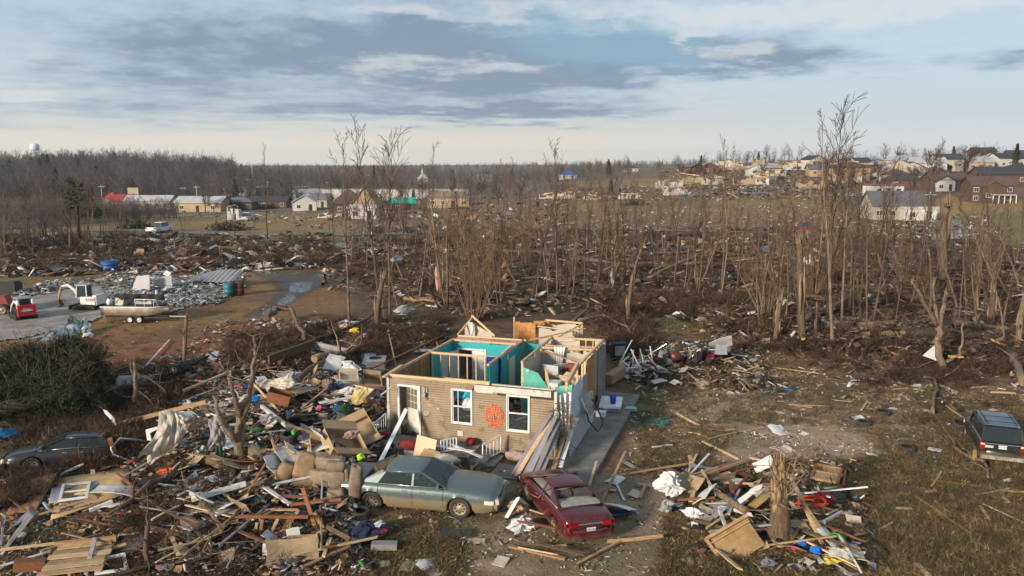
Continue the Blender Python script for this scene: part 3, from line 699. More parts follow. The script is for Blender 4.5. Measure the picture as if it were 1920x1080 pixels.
brush_field('fallen_branches', [
 ([(600, 462), (1500, 445), (1900, 455), (1930, 700), (1640, 680), (1390, 655), (1180, 560), (900, 580), (700, 545), (600, 500)], 1150, .3, .8),
 ([(0, 440), (620, 455), (600, 500), (260, 505), (0, 520)], 520, .4, 1.1),
 ([(420, 640), (640, 600), (850, 600), (830, 650), (700, 690), (440, 720)], 330, .25, .6),
 ([(1100, 560), (1400, 560), (1420, 580), (1150, 600)], 120, .5, 1.0),
 ([(1100, 610), (1210, 600), (1230, 660), (1130, 680)], 90, .4, .8),
 ([(1380, 640), (1930, 700), (1930, 740), (1600, 720)], 90, .25, .6),
 ([(640, 430), (1550, 430), (1500, 450), (640, 462)], 150, .5, 1.0)], bm, 3)
brush_field('broken_twigs', [
 ([(0, 890), (90, 880), (110, 900), (90, 930), (0, 960)], 60, .3, .5), ([(150, 830), (240, 790), (300, 800), (240, 880)], 50, .25, .45),
 ([(120, 790), (260, 740), (300, 790), (170, 820)], 40, .3, .5), ([(10, 800), (240, 800), (260, 850), (120, 850), (30, 850)], 110, .3, .65), ([(100, 845), (235, 820), (250, 870), (130, 900)], 60, .25, .5),
 ([(200, 700), (300, 660), (420, 720), (300, 790), (210, 780)], 60, .3, .7),
 ([(250, 880), (560, 850), (660, 1080), (200, 1085)], 330, .15, .40),
 ([(470, 680), (700, 700), (700, 880), (420, 880)], 60, .2, .4),
 ([(1140, 680), (1400, 680), (1480, 740), (1180, 720)], 40, .15, .35),
 ([(1400, 880), (1620, 880), (1640, 1070), (1380, 1070)], 22, .2, .35),
 ([(1640, 760), (1900, 740), (1900, 800), (1700, 800)], 26, .15, .35)], bm, 4)
drygrass = mat('dry_grass', (.25, .17, .07), .95, .3, 2, rnd=.4, bump=0); greengrass = mat('green_grass', (.06, .075, .022), .95, .3, 2, rnd=.4, bump=0)
drybrown = mat('brown_weeds', (.10, .065, .035), .95, .3, 2, rnd=.4, bump=0)
tf = [tuft_mesh(k, [drygrass, greengrass, drybrown, drybrown][k % 4], 46, .16) for k in range(8)]
brush_field('grass', [
 ([(1300, 870), (1930, 850), (1930, 1085), (1240, 1085), (1250, 960)], 7000, .4, 1.0), ([(640, 990), (870, 990), (860, 1085), (640, 1085)], 1100, .4, .9),
 ([(1190, 740), (1350, 720), (1930, 740), (1930, 900), (1700, 900), (1600, 800), (1400, 800), (1300, 900), (1200, 900)], 3600, .4, 1.0), ([(1190, 575), (1450, 572), (1500, 720), (1190, 740)], 1200, .6, 1.2),
 ([(0, 590), (640, 570), (640, 640), (330, 720), (0, 690)], 500, .5, 1.0), ([(250, 1070), (300, 980), (130, 980), (0, 1000), (0, 1085)], 500, .4, .9),
 ([(200, 1085), (640, 1085), (700, 1000), (500, 990)], 400, .4, 1.)], tf, 5)
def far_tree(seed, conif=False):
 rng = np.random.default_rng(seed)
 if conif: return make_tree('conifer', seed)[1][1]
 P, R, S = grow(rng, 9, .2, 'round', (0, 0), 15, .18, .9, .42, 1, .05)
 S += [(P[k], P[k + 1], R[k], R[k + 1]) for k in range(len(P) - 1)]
 return twigs_mesh('crown', S, twig_hazed, .035)
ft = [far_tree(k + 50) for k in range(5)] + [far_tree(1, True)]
def wood(name, regs, seed, pcon=.03):
 rng = np.random.default_rng(seed); P = []; Sc = []
 for (x0, x1, y0, y1, n, s0, s1, ok) in regs:
  x = rng.uniform(x0, x1, n); y = rng.uniform(y0, y1, n); k = ok(x, y) if ok else np.ones(n, bool); x, y = x[k], y[k]
  P.append(np.stack([x, y, T(x, y) - .3], 1)); Sc.append(rng.uniform(s0, s1, len(x)))
 P = np.concatenate(P); Sc = np.concatenate(Sc); n = len(P); idx = rng.integers(0, 5, n); idx[rng.random(n) < pcon] = 5
 return gn_scatter(name, P, np.stack([np.zeros(n), np.zeros(n), rng.uniform(0, 6.28, n)], 1), Sc, idx, ft)
def on(px0, px1, y0=0, y1=9999):
 def f(x, y):
  p, q = proj(x, y, T(x, y)); return (p > px0) & (p < px1)
 return f
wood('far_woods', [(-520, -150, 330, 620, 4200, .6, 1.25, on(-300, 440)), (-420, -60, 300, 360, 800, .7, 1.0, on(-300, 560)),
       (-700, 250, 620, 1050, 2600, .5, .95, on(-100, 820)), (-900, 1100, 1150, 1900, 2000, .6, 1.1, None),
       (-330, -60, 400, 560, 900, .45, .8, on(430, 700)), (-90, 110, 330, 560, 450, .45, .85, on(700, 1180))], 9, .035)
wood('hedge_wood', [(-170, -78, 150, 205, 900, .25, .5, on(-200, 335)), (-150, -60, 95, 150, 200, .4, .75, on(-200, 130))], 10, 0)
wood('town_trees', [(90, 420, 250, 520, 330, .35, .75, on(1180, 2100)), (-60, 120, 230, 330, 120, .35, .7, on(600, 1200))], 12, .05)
# ---------------------------------------------- uncountable scraps and rubble
PAL = dict(white=(.56, .56, .55), cream=(.50, .44, .34), tan=(.42, .29, .16), wood=(.30, .18, .09), brown=(.13, .075, .04), dark=(.03, .026, .022), grey=(.22, .22, .22), bluegrey=(.24, .29, .34),
     card=(.33, .23, .14), red=(.30, .04, .03), blue=(.03, .12, .32), teal=(.03, .28, .30), green=(.05, .18, .05), pink=(.50, .22, .24), yellow=(.5, .38, .08), orange=(.6, .13, .03), navy=(.02, .03, .09), earth=(.09, .06, .038))
def palette(rng, n, w):
 names = list(w); p = np.array([w[k] for k in names], float); p /= p.sum(); c = np.array([PAL[k] for k in names])[rng.choice(len(names), n, p=p)]
 return np.clip(c * rng.uniform(.55, 1.2, (n, 1)), 0, .85)
HOUSEMIX = dict(white=2.8, cream=2.6, tan=3.4, wood=3.4, brown=4, dark=4.2, grey=2, bluegrey=1.2, card=3, red=.25, blue=.25, teal=.2, green=.15, pink=.25, yellow=.12, navy=.4, earth=3)
LITTER = dict(white=2.2, cream=2.2, tan=3, wood=3, brown=3, dark=1, grey=1.5, bluegrey=.6, card=1.5, red=.1, blue=.1)
WOODMIX = dict(white=.9, cream=1.2, tan=2.5, wood=4, brown=6, dark=4, grey=.8, bluegrey=.5, earth=4, pink=.06)
BLOCK = dict(white=5, grey=5, bluegrey=3, cream=1, dark=1.5, brown=.8)
scrap_mat = vmat('scraps', .85, 6, .4)
def debris(name, regs, seed, lift=0.0):
 rng = np.random.default_rng(seed); parts = []
 for poly, n, s0, s1, mix, *o in regs:
  x, y = scatter_px(rng, poly, n); cl = vnoise(x / 38, y / 20, seed) + rng.normal(0, .12, n); ok = (~inpoly(x, y, HOUSE_POLY)) & (cl > (o[0] if o else .3)); w = GA(x[ok], y[ok]); k = len(w)
  s = s0 * (s1 / s0) ** (rng.random(k) ** 1.7)
  hz = o[1] if len(o) > 1 else .12
  w[:, 2] += rng.random(k) ** 2 * hz + s * .08
  half = rng.random(k) < .5; c = palette(rng, k, mix)
  b = half; nb = int(b.sum()); d = np.stack([s[b] * rng.uniform(.8, 2.6, nb), s[b] * rng.uniform(.12, .6, nb), s[b] * rng.uniform(.04, .16, nb)], 1)
  parts.append(box_batch(w[b], d, rotmats(rng, nb, .28), c[b], rng))
  b = ~half; nb = int(b.sum()); d = np.stack([s[b] * rng.uniform(.6, 1.5, nb), s[b] * rng.uniform(.5, 1.0, nb), s[b] * .1], 1)
  parts.append(sheet_batch(w[b], d, rotmats(rng, nb, .32), c[b], rng))
 return tag(put(name, join_parts(name, parts, scrap_mat)), kind='stuff')
debris('house_rubble', [
 ([(440, 690), (700, 690), (740, 740), (720, 860), (640, 900), (420, 900), (400, 760)], 9500, .05, .5, dict(HOUSEMIX, white=5, cream=4, pink=.6, blue=.5), .05, .4),
 ([(230, 850), (430, 780), (690, 850), (660, 1000), (700, 1080), (300, 1080), (330, 950), (250, 920)], 13000, .035, .30, HOUSEMIX, .05, .28),
 ([(0, 880), (260, 860), (330, 960), (300, 1080), (0, 1080)], 3600, .03, .25, HOUSEMIX, .25, .1),
 ([(640, 930), (1000, 900), (1000, 1040), (650, 1080)], 1500, .03, .2, LITTER, .4, .05),
 ([(700, 830), (1000, 840), (1000, 900), (700, 890)], 900, .05, .35, HOUSEMIX, .3, .2),
 ([(1230, 870), (1620, 860), (1640, 1080), (1290, 1070)], 2500, .05, .38, HOUSEMIX, .45, .2),
 ([(1140, 640), (1420, 640), (1460, 740), (1160, 720)], 2800, .06, .5, HOUSEMIX, .28, .25),
 ([(420, 600), (850, 600), (850, 650), (640, 700), (350, 720), (230, 720)], 4200, .06, .5, HOUSEMIX, .3, .2),
 ([(280, 700), (470, 680), (470, 780), (250, 800)], 3000, .05, .4, HOUSEMIX, .3, .15)], 21)
debris('ground_litter', [
 ([(1100, 880), (1930, 860), (1930, 1085), (1080, 1085)], 5500, .02, .13, LITTER, .25, .02),
 ([(1180, 730), (1930, 740), (1930, 880), (1180, 880)], 15000, .02, .15, dict(LITTER, white=9, cream=6), .40, .01),
 ([(1190, 600), (1930, 680), (1930, 760), (1190, 740)], 3200, .04, .4, LITTER, .35, .04),
 ([(640, 1000), (1150, 980), (1150, 1085), (640, 1085)], 1100, .02, .14, LITTER, .3, .02),
 ([(0, 560), (640, 560), (640, 700), (0, 700)], 700, .05, .3, LITTER, .4, .03),
 ([(0, 940), (330, 940), (330, 1085), (0, 1085)], 700, .02, .12, LITTER, .3, .02)], 22)
debris('woodland_litter', [
 ([(600, 470), (1500, 445), (1930, 460), (1930, 690), (1400, 650), (1180, 580), (900, 600), (600, 540)], 15000, .07, .85, dict(WOODMIX, wood=6, tan=4), .22, .6),
 ([(640, 425), (1600, 425), (1500, 480), (640, 480)], 3000, .2, 1.2, dict(WOODMIX, white=4, grey=3, bluegrey=3), .3, .5),
 ([(0, 445), (620, 440), (600, 505), (300, 515), (0, 520)], 4600, .18, 1.5, dict(HOUSEMIX, white=3, grey=3, dark=5), .3, .5)], 23)
debris('block_rubble', [
 ([(20, 560), (75, 535), (170, 525), (290, 512), (300, 530), (110, 545), (70, 560)], 1100, .12, .5, BLOCK, .1, .5),
 ([(190, 545), (260, 528), (430, 520), (455, 545), (400, 575), (300, 580), (200, 568)], 2400, .12, .55, BLOCK, .2, .45),
 ([(380, 505), (470, 520), (440, 545), (360, 530)], 700, .12, .5, BLOCK, .2, .4)], 24)
debris('town_rubble', [
 ([(560, 372), (1060, 372), (1060, 425), (560, 415)], 1700, .3, 1.7, dict(HOUSEMIX, white=3), .42, .5),
 ([(1040, 352), (1500, 352), (1600, 375), (1040, 378)], 2600, .25, 1.3, dict(HOUSEMIX, white=4, brown=6), .3, .6),
 ([(1240, 315), (1560, 310), (1760, 330), (1700, 370), (1240, 362)], 5200, .25, 1.2, dict(HOUSEMIX, brown=8, dark=7, earth=7), .3, .5),
 ([(1080, 395), (1560, 380), (1640, 430), (1060, 432)], 1900, .15, .9, dict(LITTER, white=4, grey=3), .35, .2),
 ([(1620, 405), (1860, 405), (1880, 450), (1640, 450)], 1100, .2, 1.1, dict(HOUSEMIX, white=7), .3, .4),
 ([(330, 398), (620, 398), (620, 432), (400, 412)], 500, .3, 1.3, HOUSEMIX, .5, .3)], 25)
# -- trees one by one
def at(px, py, Y):
 d = dir_of(px, py); k = Y / d.y; return Vector((d.x * k, Y, CAMH + d.z * k))
named = [
 ('tall', 655, 612, 238, 0, 'lone straight tall tree at the edge of the muddy track field'),
 ('tall', 713, 600, 208, 1, 'tallest of the twin pale trees rising above the horizon'),
 ('tall', 731, 598, 228, 2, 'shorter right-hand one of the twin pale trees'),
 ('whip', 502, 448, 262, 3, 'bare tree with crooked forked top above the farther white pickup'),
 ('whip', 800, 492, 256, 4, 'thin bare tree with a tight brush of twigs on the skyline'),
 ('tall', 1045, 560, 252, 0, 'thin pale tree topping the skyline behind the house'),
 ('whip', 1084, 480, 272, 5, 'bare tree with broom-like top behind the slanting log'),
 ('tall', 1357, 470, 246, 1, 'slim dark tree standing tall before the green field'),
 ('whip', 1386, 480, 262, 2, 'thin tree right beside the slim dark tree before the field'),
 ('tall', 1550, 610, 163, 2, 'tallest dark tree of the photo with wide upright crown'),
 ('tall', 1576, 640, 238, 0, 'second tall tree behind the tallest dark one'),
 ('leaner', 1562, 655, 192, 1, 'long crooked leaning tree right of the tallest dark tree'),
 ('whip', 1600, 600, 300, 1, 'thin bare tree in the thicket right of the tallest one'),
 ('clump', 888, 602, 385, 0, 'large fan-shaped shrub of many bare shoots behind the house'),
 ('clump', 1440, 600, 400, 1, 'broad many stemmed shrub in the right thicket'),
 ('clump', 985, 500, 400, 2, 'small fan of bare shoots near the middle of the wood'),
 ('clump', 1520, 560, 370, 2, 'tangled shrub of leaning shoots before the tallest tree'),
 ('round', 1745, 372, 252, 0, 'large bare round-crowned tree among the hill houses'),
 ('round', 1812, 330, 268, 1, 'smaller bare round tree on the hill skyline'), ('round', 1580, 378, 300, 2, 'bare spreading tree beside the ruined red heap'),
 ('conifer', 1902, 330, 266, 0, 'dark pine by the floodlight mast'), ('conifer', 1422, 305, 282, 1, 'small pine alone on the right skyline'),
 ('conifer', 176, 400, 350, 2, 'low dark cedar beside the battered one'),
 ('round', 280, 392, 355, 3, 'bare tree before the long white store'), ('round', 385, 398, 352, 2, 'bare tree before the flat-roofed brick shop'),
 ('conifer', 432, 345, 318, 0, 'dark round evergreen at the foot of the wooded hill'), ('conifer', 565, 330, 318, 1, 'small evergreen above the pale sheds'), ('conifer', 702, 345, 308, 2, 'broad green conifer behind the parking lot'),
 ('round', 720, 350, 308, 1, 'bare tree right beside the broad green conifer'), ('round', 225, 293, 276, 1, 'taller bare crown on the wooded hill'), ('conifer', 290, 300, 278, 1, 'first tall pine on the wooded hill crest'), ('conifer', 301, 300, 277, 0, 'second tall pine on the wooded hill crest'),
 ('round', 1320, 335, 300, 2, 'bare tree on the rubble covered slope'), ('round', 880, 360, 335, 1, 'pale dome-shaped weeping tree behind the wood'),
 ('stub', 1768, 530, 352, 0, 'thick dark trunk snapped off high above the thicket'), ('stub', 1832, 560, 398, 2, 'tall trunk split open with pale wood, right thicket'), ('stub', 1858, 612, 520, 3, 'thick trunk with its top bent over to the right'),
 ('stub', 1908, 650, 535, 4, 'torn trunk at the right picture edge'), ('stub', 707, 614, 497, 1, 'thick sawn-looking trunk beside the twin trees'), ('stub', 345, 692, 578, 2, 'straight branchless trunk in the red earth'),
 ('stub', 1505, 640, 420, 5, 'pale broken trunk beneath the tallest tree'), ('stub', 1178, 600, 505, 1, 'stout stub in front of the slanting log'), ('pole', 1135, 520, 400, 0, 'straight snapped pole right of the slanting log'),
 ('stub', 132, 475, 425, 4, 'split pale stump in the left rubble field'), ('stub', 328, 470, 440, 0, 'short pale stump below the nearer white pickup'), ('pole', 870, 440, 310, 2, 'dark straight pole with broken tip on the skyline'),
 ('whip', 945, 430, 290, 6, 'thin tree with fine skyline twigs left of the tarp roof'), ('leaner', 1155, 455, 292, 0, 'bent tree with a drooping mop of twigs'), ('pole', 1158, 350, 298, 4, 'thin far pole on the middle skyline')]
for k, px, py, top, v, lb in named: plant(k, px, py, var=v, top=top, label=lb, group=False, wide=2.0 if px == 1768 else 1.25 if k == 'stub' else .9)
def many(kind, poly, n, seed, h0, h1, avoid=HOUSE_POLY):
 rng = np.random.default_rng(seed); x, y = scatter_px(rng, poly, n)
 for a, b in zip(x, y):
  if avoid and bool(inpoly(a, b, avoid)): continue
  if bool(inpoly(a, b, [(560, 480), (700, 500), (700, 610), (440, 620), (440, 500)])): continue
  plant(kind, float(a), float(b), rng.uniform(h0, h1))
RW = [(1390, 455), (1930, 445), (1930, 560), (1890, 660), (1750, 600), (1640, 660), (1400, 640)]; MW = [(740, 450), (1400, 440), (1400, 560), (1150, 560), (900, 590), (760, 575)]
LW = [(-20, 430), (230, 415), (240, 480), (-20, 500)]
many('whip', RW, 66, 1, 6, 13); many('whip', MW, 78, 2, 6, 13); many('whip', LW, 44, 3, 7, 11.5); many('whip', [(600, 445), (760, 440), (760, 500), (640, 500)], 20, 4, 7, 13); many('whip', [(330, 440), (620, 440), (620, 470), (330, 480)], 10, 5, 4, 8)
many('whip', [(900, 400), (1600, 400), (1600, 440), (900, 440)], 34, 30, 8, 14); many('whip', [(560, 400), (900, 400), (900, 430), (620, 430)], 20, 31, 7, 13)
many('pole', RW, 60, 6, 2, 8); many('pole', MW, 70, 7, 2, 9); many('pole', LW, 10, 8, 2, 5); many('pole', [(0, 455), (600, 455), (600, 500), (0, 510)], 16, 9, 1.2, 3.2)
many('leaner', RW, 24, 10, 4, 9); many('leaner', MW, 30, 11, 4, 9); many('leaner', [(640, 500), (900, 500), (900, 590), (700, 590)], 10, 12, 2, 5)
many('stub', RW, 16, 13, 1.5, 4); many('stub', MW, 12, 14, 1.5, 4); many('stub', [(0, 455), (600, 455), (600, 500), (0, 510)], 9, 15, 1, 2.4)
many('clump', RW, 6, 16, 3.5, 6.5); many('clump', [(740, 470), (1000, 460), (1000, 560), (860, 590)], 4, 17, 3.5, 6.5); many('clump', LW, 5, 18, 4, 6)
many('pole', [(620, 560), (760, 560), (760, 630), (620, 630)], 8, 19, 1.5, 4)
many('round', [(1200, 320), (1900, 300), (1900, 372), (1560, 372)], 16, 40, 5, 8); many('conifer', [(1500, 320), (1900, 315), (1900, 372), (1560, 372)], 6, 41, 3.5, 6)
many('whip', [(1640, 380), (1800, 380), (1800, 440), (1640, 440)], 8, 42, 5, 9)
many('round', [(400, 372), (1000, 365), (1000, 385), (400, 388)], 12, 43, 5, 8)
def limb_tree(name, label, cat, base_px, limbs, m=None, top=True, seed=0, yo=0):
 """a tree of hand placed limbs: each limb is [(px, py, dY), ...], radius at start, radius at end"""
 b = G(*base_px); t = thing(name, label, cat, b); rng = np.random.default_rng(seed); tw = []; first = True; mbt = MB()
 for pts, r0, r1, *lm in limbs:
  P = [at(p[0], p[1], b.y + p[2]) - b for p in pts]
  if first: P[0].z = min(P[0].z, -.15)
  Q = [P[0]]
  for i in range(1, len(P)):
   for k in (1, 2, 3):
    q = P[i - 1].lerp(P[i], k / 3); L = (P[i] - P[i - 1]).length
    Q.append(q + (Vector(rng.normal(0, .04 * L, 3)) if k < 3 else Vector()))
  n = len(Q); R = [r0 + (r1 - r0) * i / (n - 1) for i in range(n)]; mb = MB(); mb.tube(Q, R, 9 if r0 > .08 else 6)
  mb.obj('trunk' if first else 'branch', lm[0] if lm else m or bark_pale, t); first = False
  for _ in range(int(13 if r0 < .2 else 6)):
   k = int(rng.integers(max(1, n // 3), n)); d = rng.normal(0, 1, 3); d[2] = abs(d[2]) * .6; d /= np.linalg.norm(d); q = npv(Q[k]); L = rng.uniform(.3, 1.1) * (1 if r0 > .05 else .6)
   for j in range(3):
    d = d + rng.normal(0, .25, 3); d /= np.linalg.norm(d); q2 = q + d * L / 3; tw.append((q, q2, .022 * (1 - j / 4), .012)); q = q2
  if r1 > .05: splinters(mbt, rng, npv(Q[-1]), r1 * 1.1, .35 + r1 * 2, 9 if r1 < .2 else 34)
 put('twigs', twigs_mesh('twigs', tw, m or bark_pale, .008), t)
 if mbt.v: mbt.obj('torn_top', rawwood, t)
 return t
limb_tree('dead_tree', 'forked dead tree with pale torn limbs in the debris left of the house', 'tree', (452, 868),
    [([(452, 868, 0), (450, 820, 0), (452, 780, .05)], .24, .18), ([(452, 785, 0), (440, 740, -.3), (430, 715, -.4)], .12, .06), ([(455, 785, 0), (468, 745, .3), (474, 700, .5), (478, 655, .7), (477, 630, .8)], .12, .045),
     ([(450, 825, 0), (425, 800, -.6), (410, 775, -1), (400, 740, -1.2)], .16, .05), ([(476, 700, .5), (490, 670, .9), (505, 650, 1.2)], .05, .02)], seed=1)
limb_tree('splintered_stump', 'tall splintered stump with shredded golden wood in the right foreground', 'stump', (1462, 1012),
    [([(1462, 1012, 0), (1463, 985, 0), (1463, 958, 0), (1464, 930, 0)], .38, .25, mat('stump_bark', (.12, .08, .045), .95, .5, 4, col2=(.05, .035, .022), bump=1, streak=(5, 5, .5))), ([(1466, 975, -.12), (1465, 930, -.03), (1465, 895, 0), (1466, 868, 0)], .17, .10), ([(1455, 960, -.1), (1458, 925, -.05), (1460, 900, 0)], .13, .05), ([(1475, 965, -.05), (1474, 930, 0), (1472, 895, 0)], .12, .06), ([(1478, 935, 0), (1486, 900, .1), (1490, 870, .2), (1492, 850, .2)], .03, .012),
     ([(1470, 940, -.1), (1482, 925, -.2), (1500, 900, -.3), (1512, 880, -.3)], .03, .01), ([(1452, 940, 0), (1456, 905, 0), (1451, 873, 0)], .12, .08)], m=mat('golden_wood', (.30, .20, .10), .9, .5, 3, col2=(.13, .085, .045), bump=1, streak=(5, 5, .5)), seed=2)
limb_tree('forked_tree', 'pale trunk forking into three broken limbs at the wood edge', 'tree', (1762, 692),
    [([(1762, 700, 0), (1760, 650, 0), (1758, 610, 0)], .22, .16), ([(1757, 612, 0), (1740, 580, -.3), (1722, 545, -.6), (1710, 530, -.6)], .14, .06), ([(1758, 610, 0), (1753, 570, .2), (1751, 530, .3)], .12, .07),
     ([(1762, 615, 0), (1768, 580, .2), (1773, 553, .3)], .16, .09), ([(1745, 590, -.2), (1735, 560, .2), (1728, 528, .3)], .07, .03), ([(1770, 680, 0), (1800, 665, .3), (1805, 635, .4), (1806, 605, .4)], .09, .05)], seed=3)
limb_tree('bare_snag', 'twisted pale snag with splayed branches left of the forked dead tree', 'tree', (248, 770),
    [([(248, 775, 0), (256, 730, 0), (252, 680, 0)], .16, .08), ([(256, 700, 0), (280, 710, .3), (300, 725, .5), (312, 735, .5)], .06, .02), ([(255, 715, 0), (245, 690, .2), (247, 672, .2)], .07, .03), ([(258, 730, 0), (275, 745, -.2), (288, 760, -.3)], .04, .02)], seed=4)
BARKS = None
def log(label, px_pts, r0, r1, m=None, lift=.1, seed=0, br=3, name='fallen_log', group=None, z0=None):
 b = G(*px_pts[0][:2]); t = thing(name, label, 'log', b, group=group); rng = np.random.default_rng(seed); P = []
 for p in px_pts:
  g_ = G(*p[:2]) if len(p) == 2 else at(p[0], p[1], G(*px_pts[0][:2]).y + p[2]); P.append(g_ + Vector((0, 0, r0 + lift if len(p) == 2 else 0)) - b)
 Q = [P[0]]
 for i in range(1, len(P)):
  for k in (1, 2, 3): Q.append(P[i - 1].lerp(P[i], k / 3) + Vector(rng.normal(0, .02 * (P[i] - P[i - 1]).length, 3)))
 n = len(Q); mb = MB(); mb.tube(Q, [r0 + (r1 - r0) * i / (n - 1) for i in range(n)], 9); mb.obj('trunk', m or bark_pale, t); tw = []
 for _ in range(br):
  k = int(rng.integers(1, n)); d = rng.normal(0, 1, 3); d[2] = abs(d[2]); d /= np.linalg.norm(d); q = npv(Q[k]); L = rng.uniform(.6, 2.2)
  for j in range(4):
   d = d + rng.normal(0, .2, 3); d /= np.linalg.norm(d); q2 = q + d * L / 4; tw.append((q, q2, r0 * .35 * (1 - j / 4.5), r0 * .35 * (1 - (j + 1) / 4.5))); q = q2
 for k in range(0, len(tw), 4): put('branch', twigs_mesh('branch', tw[k:k + 4], m or bark_pale, .012, 4), t)
 return t
log('long pale slanting log propped up over the wrecked wood', [(1208, 527, 0), (1260, 500, 3), (1318, 474, 7)], .22, .12, rawwood, seed=1)
log('pale debarked log lying before the fan-shaped shrub', [(758, 565), (822, 572)], .16, .13, rawwood, seed=2)
log('long grey-brown log lying across the clearing edge', [(1165, 566), (1250, 563), (1330, 560)], .35, .2, bark, seed=3, br=5)
log('curved thick fallen trunk under the tallest tree', [(1500, 622), (1560, 592), (1635, 572)], .3, .14, bark, .5, seed=4, br=5)
log('white-barked branch standing in the clearing left of the off-roader', [(1748, 780), (1752, 745), (1760, 715)], .09, .05, bark_pale, .1, seed=5, br=3)
log('pale broken branch lying behind the tyres', [(1570, 668), (1610, 684), (1660, 697), (1720, 694)], .09, .05, bark_pale, .05, seed=6, br=4)
log('forked fallen branch in front of the off-roader', [(1782, 838), (1815, 860), (1848, 872)], .07, .10, bark_pale, .05, seed=7, br=4)
log('forked branch end reaching down from the off-roader bumper', [(1848, 872), (1852, 890), (1852, 902)], .08, .04, bark_pale, .05, seed=8, br=2)
log('long fallen trunk lying over the debris behind the house pile', [(470, 762), (560, 735), (640, 690), (690, 668)], .2, .1, bark, .5, seed=9, br=6)
log('thin tall leaning trunk over the left debris', [(525, 700), (590, 655), (660, 625), (740, 585)], .12, .06, bark, .5, seed=10, br=6)
log('thick bleached trunk piece in the debris left of the air conditioner', [(590, 700), (620, 690), (650, 690)], .22, .16, rawwood, .6, seed=11, br=3)
log('bowed trunk arching over the red earth', [(500, 620), (520, 600), (545, 600), (560, 625), (575, 660)], .2, .12, bark, .7, seed=12, br=3)
log('brown log at the right edge by the forked trunk', [(1888, 672), (1905, 700), (1918, 728)], .22, .2, bark_pale, .2, seed=13, br=2)
log('long thin fallen tree in the bottom left debris', [(330, 905), (270, 945), (215, 985), (195, 1000)], .11, .05, bark, .35, seed=14, br=8)
log('gnarled grey limb in the lower left debris', [(385, 965), (410, 1000), (420, 1030)], .1, .06, bark_pale, .3, seed=15, br=6)
log('dead limb curving through the foreground tangle', [(275, 1005), (340, 1020), (380, 1050), (410, 1050)], .09, .05, bark, .2, seed=16, br=6)
log('upright knotty post in the lower left tangle', [(275, 1060, 0), (275, 1020, 0), (278, 985, 0)], .09, .07, bark, .1, seed=17, br=5)
log('split trunk lying left in the stump pile', [(1400, 985), (1360, 960), (1345, 950)], .13, .1, bark_pale, .35, seed=18, br=0)
log('reddish split trunk leaning on the splintered stump', [(1438, 920, .2), (1425, 945, -.2), (1410, 970, -.5)], .09, .07, rawwood, .1, seed=19, br=0)
log('long grey log lying right of the forked trunk', [(1700, 640), (1800, 642), (1900, 636)], .25, .15, bark_dark, .2, seed=20, br=4)
log('mossy fallen branch at the back corner of the house', [(1085, 610), (1130, 600), (1175, 628), (1190, 640)], .12, .06, bark_pale, .3, seed=21, br=9)
log('crooked branch rising behind the house', [(1072, 612), (1100, 585), (1118, 555), (1120, 530)], .1, .03, bark_pale, .2, seed=22, br=6)
rl = np.random.default_rng(8)
for k in range(130):      # logs strewn through the wrecked wood
 x, y = scatter_px(rl, [(940, 470), (1900, 480), (1920, 640), (1560, 640), (1180, 560), (960, 570)] if k < 114 else [(20, 450), (600, 450), (560, 500), (50, 510)], 1); L = rl.uniform(2.5, 9); a = rl.normal(0, .35)
 p = G(float(x[0]), float(y[0])); r = rl.uniform(.08, .26); mb = MB(); d = Vector((math.cos(a), math.sin(a), rl.normal(0, .06)))
 t = thing('fallen_log', f'fallen {"thick" if r > .17 else "slim"} bare log {place_words(p)}', 'log', p, group='logs strewn through the wrecked wood')
 mb.tube([d * (-L / 2) + Vector((0, 0, r)), Vector((0, 0, r + .1)), d * (L / 2) + Vector((0, rl.normal(0, .3), r))], [r, r * .9, r * .6], 8); mb.obj('trunk', [bark, bark_pale, bark_dark][k % 3], t)
 for _ in range(3):
  S = []; q = npv(d) * rl.uniform(-L / 2, L / 2) + npv([0, 0, r]); e = rl.normal(0, 1, 3); e[2] = abs(e[2]); e /= np.linalg.norm(e)
  for j in range(3): e = e + rl.normal(0, .2, 3); e /= np.linalg.norm(e); q2 = q + e * rl.uniform(.3, .7); S.append((q, q2, .05 - .012 * j, .035 - .01 * j)); q = q2
  put('branch', twigs_mesh('branch', S, [bark, bark_pale, bark_dark][k % 3], .01), t)
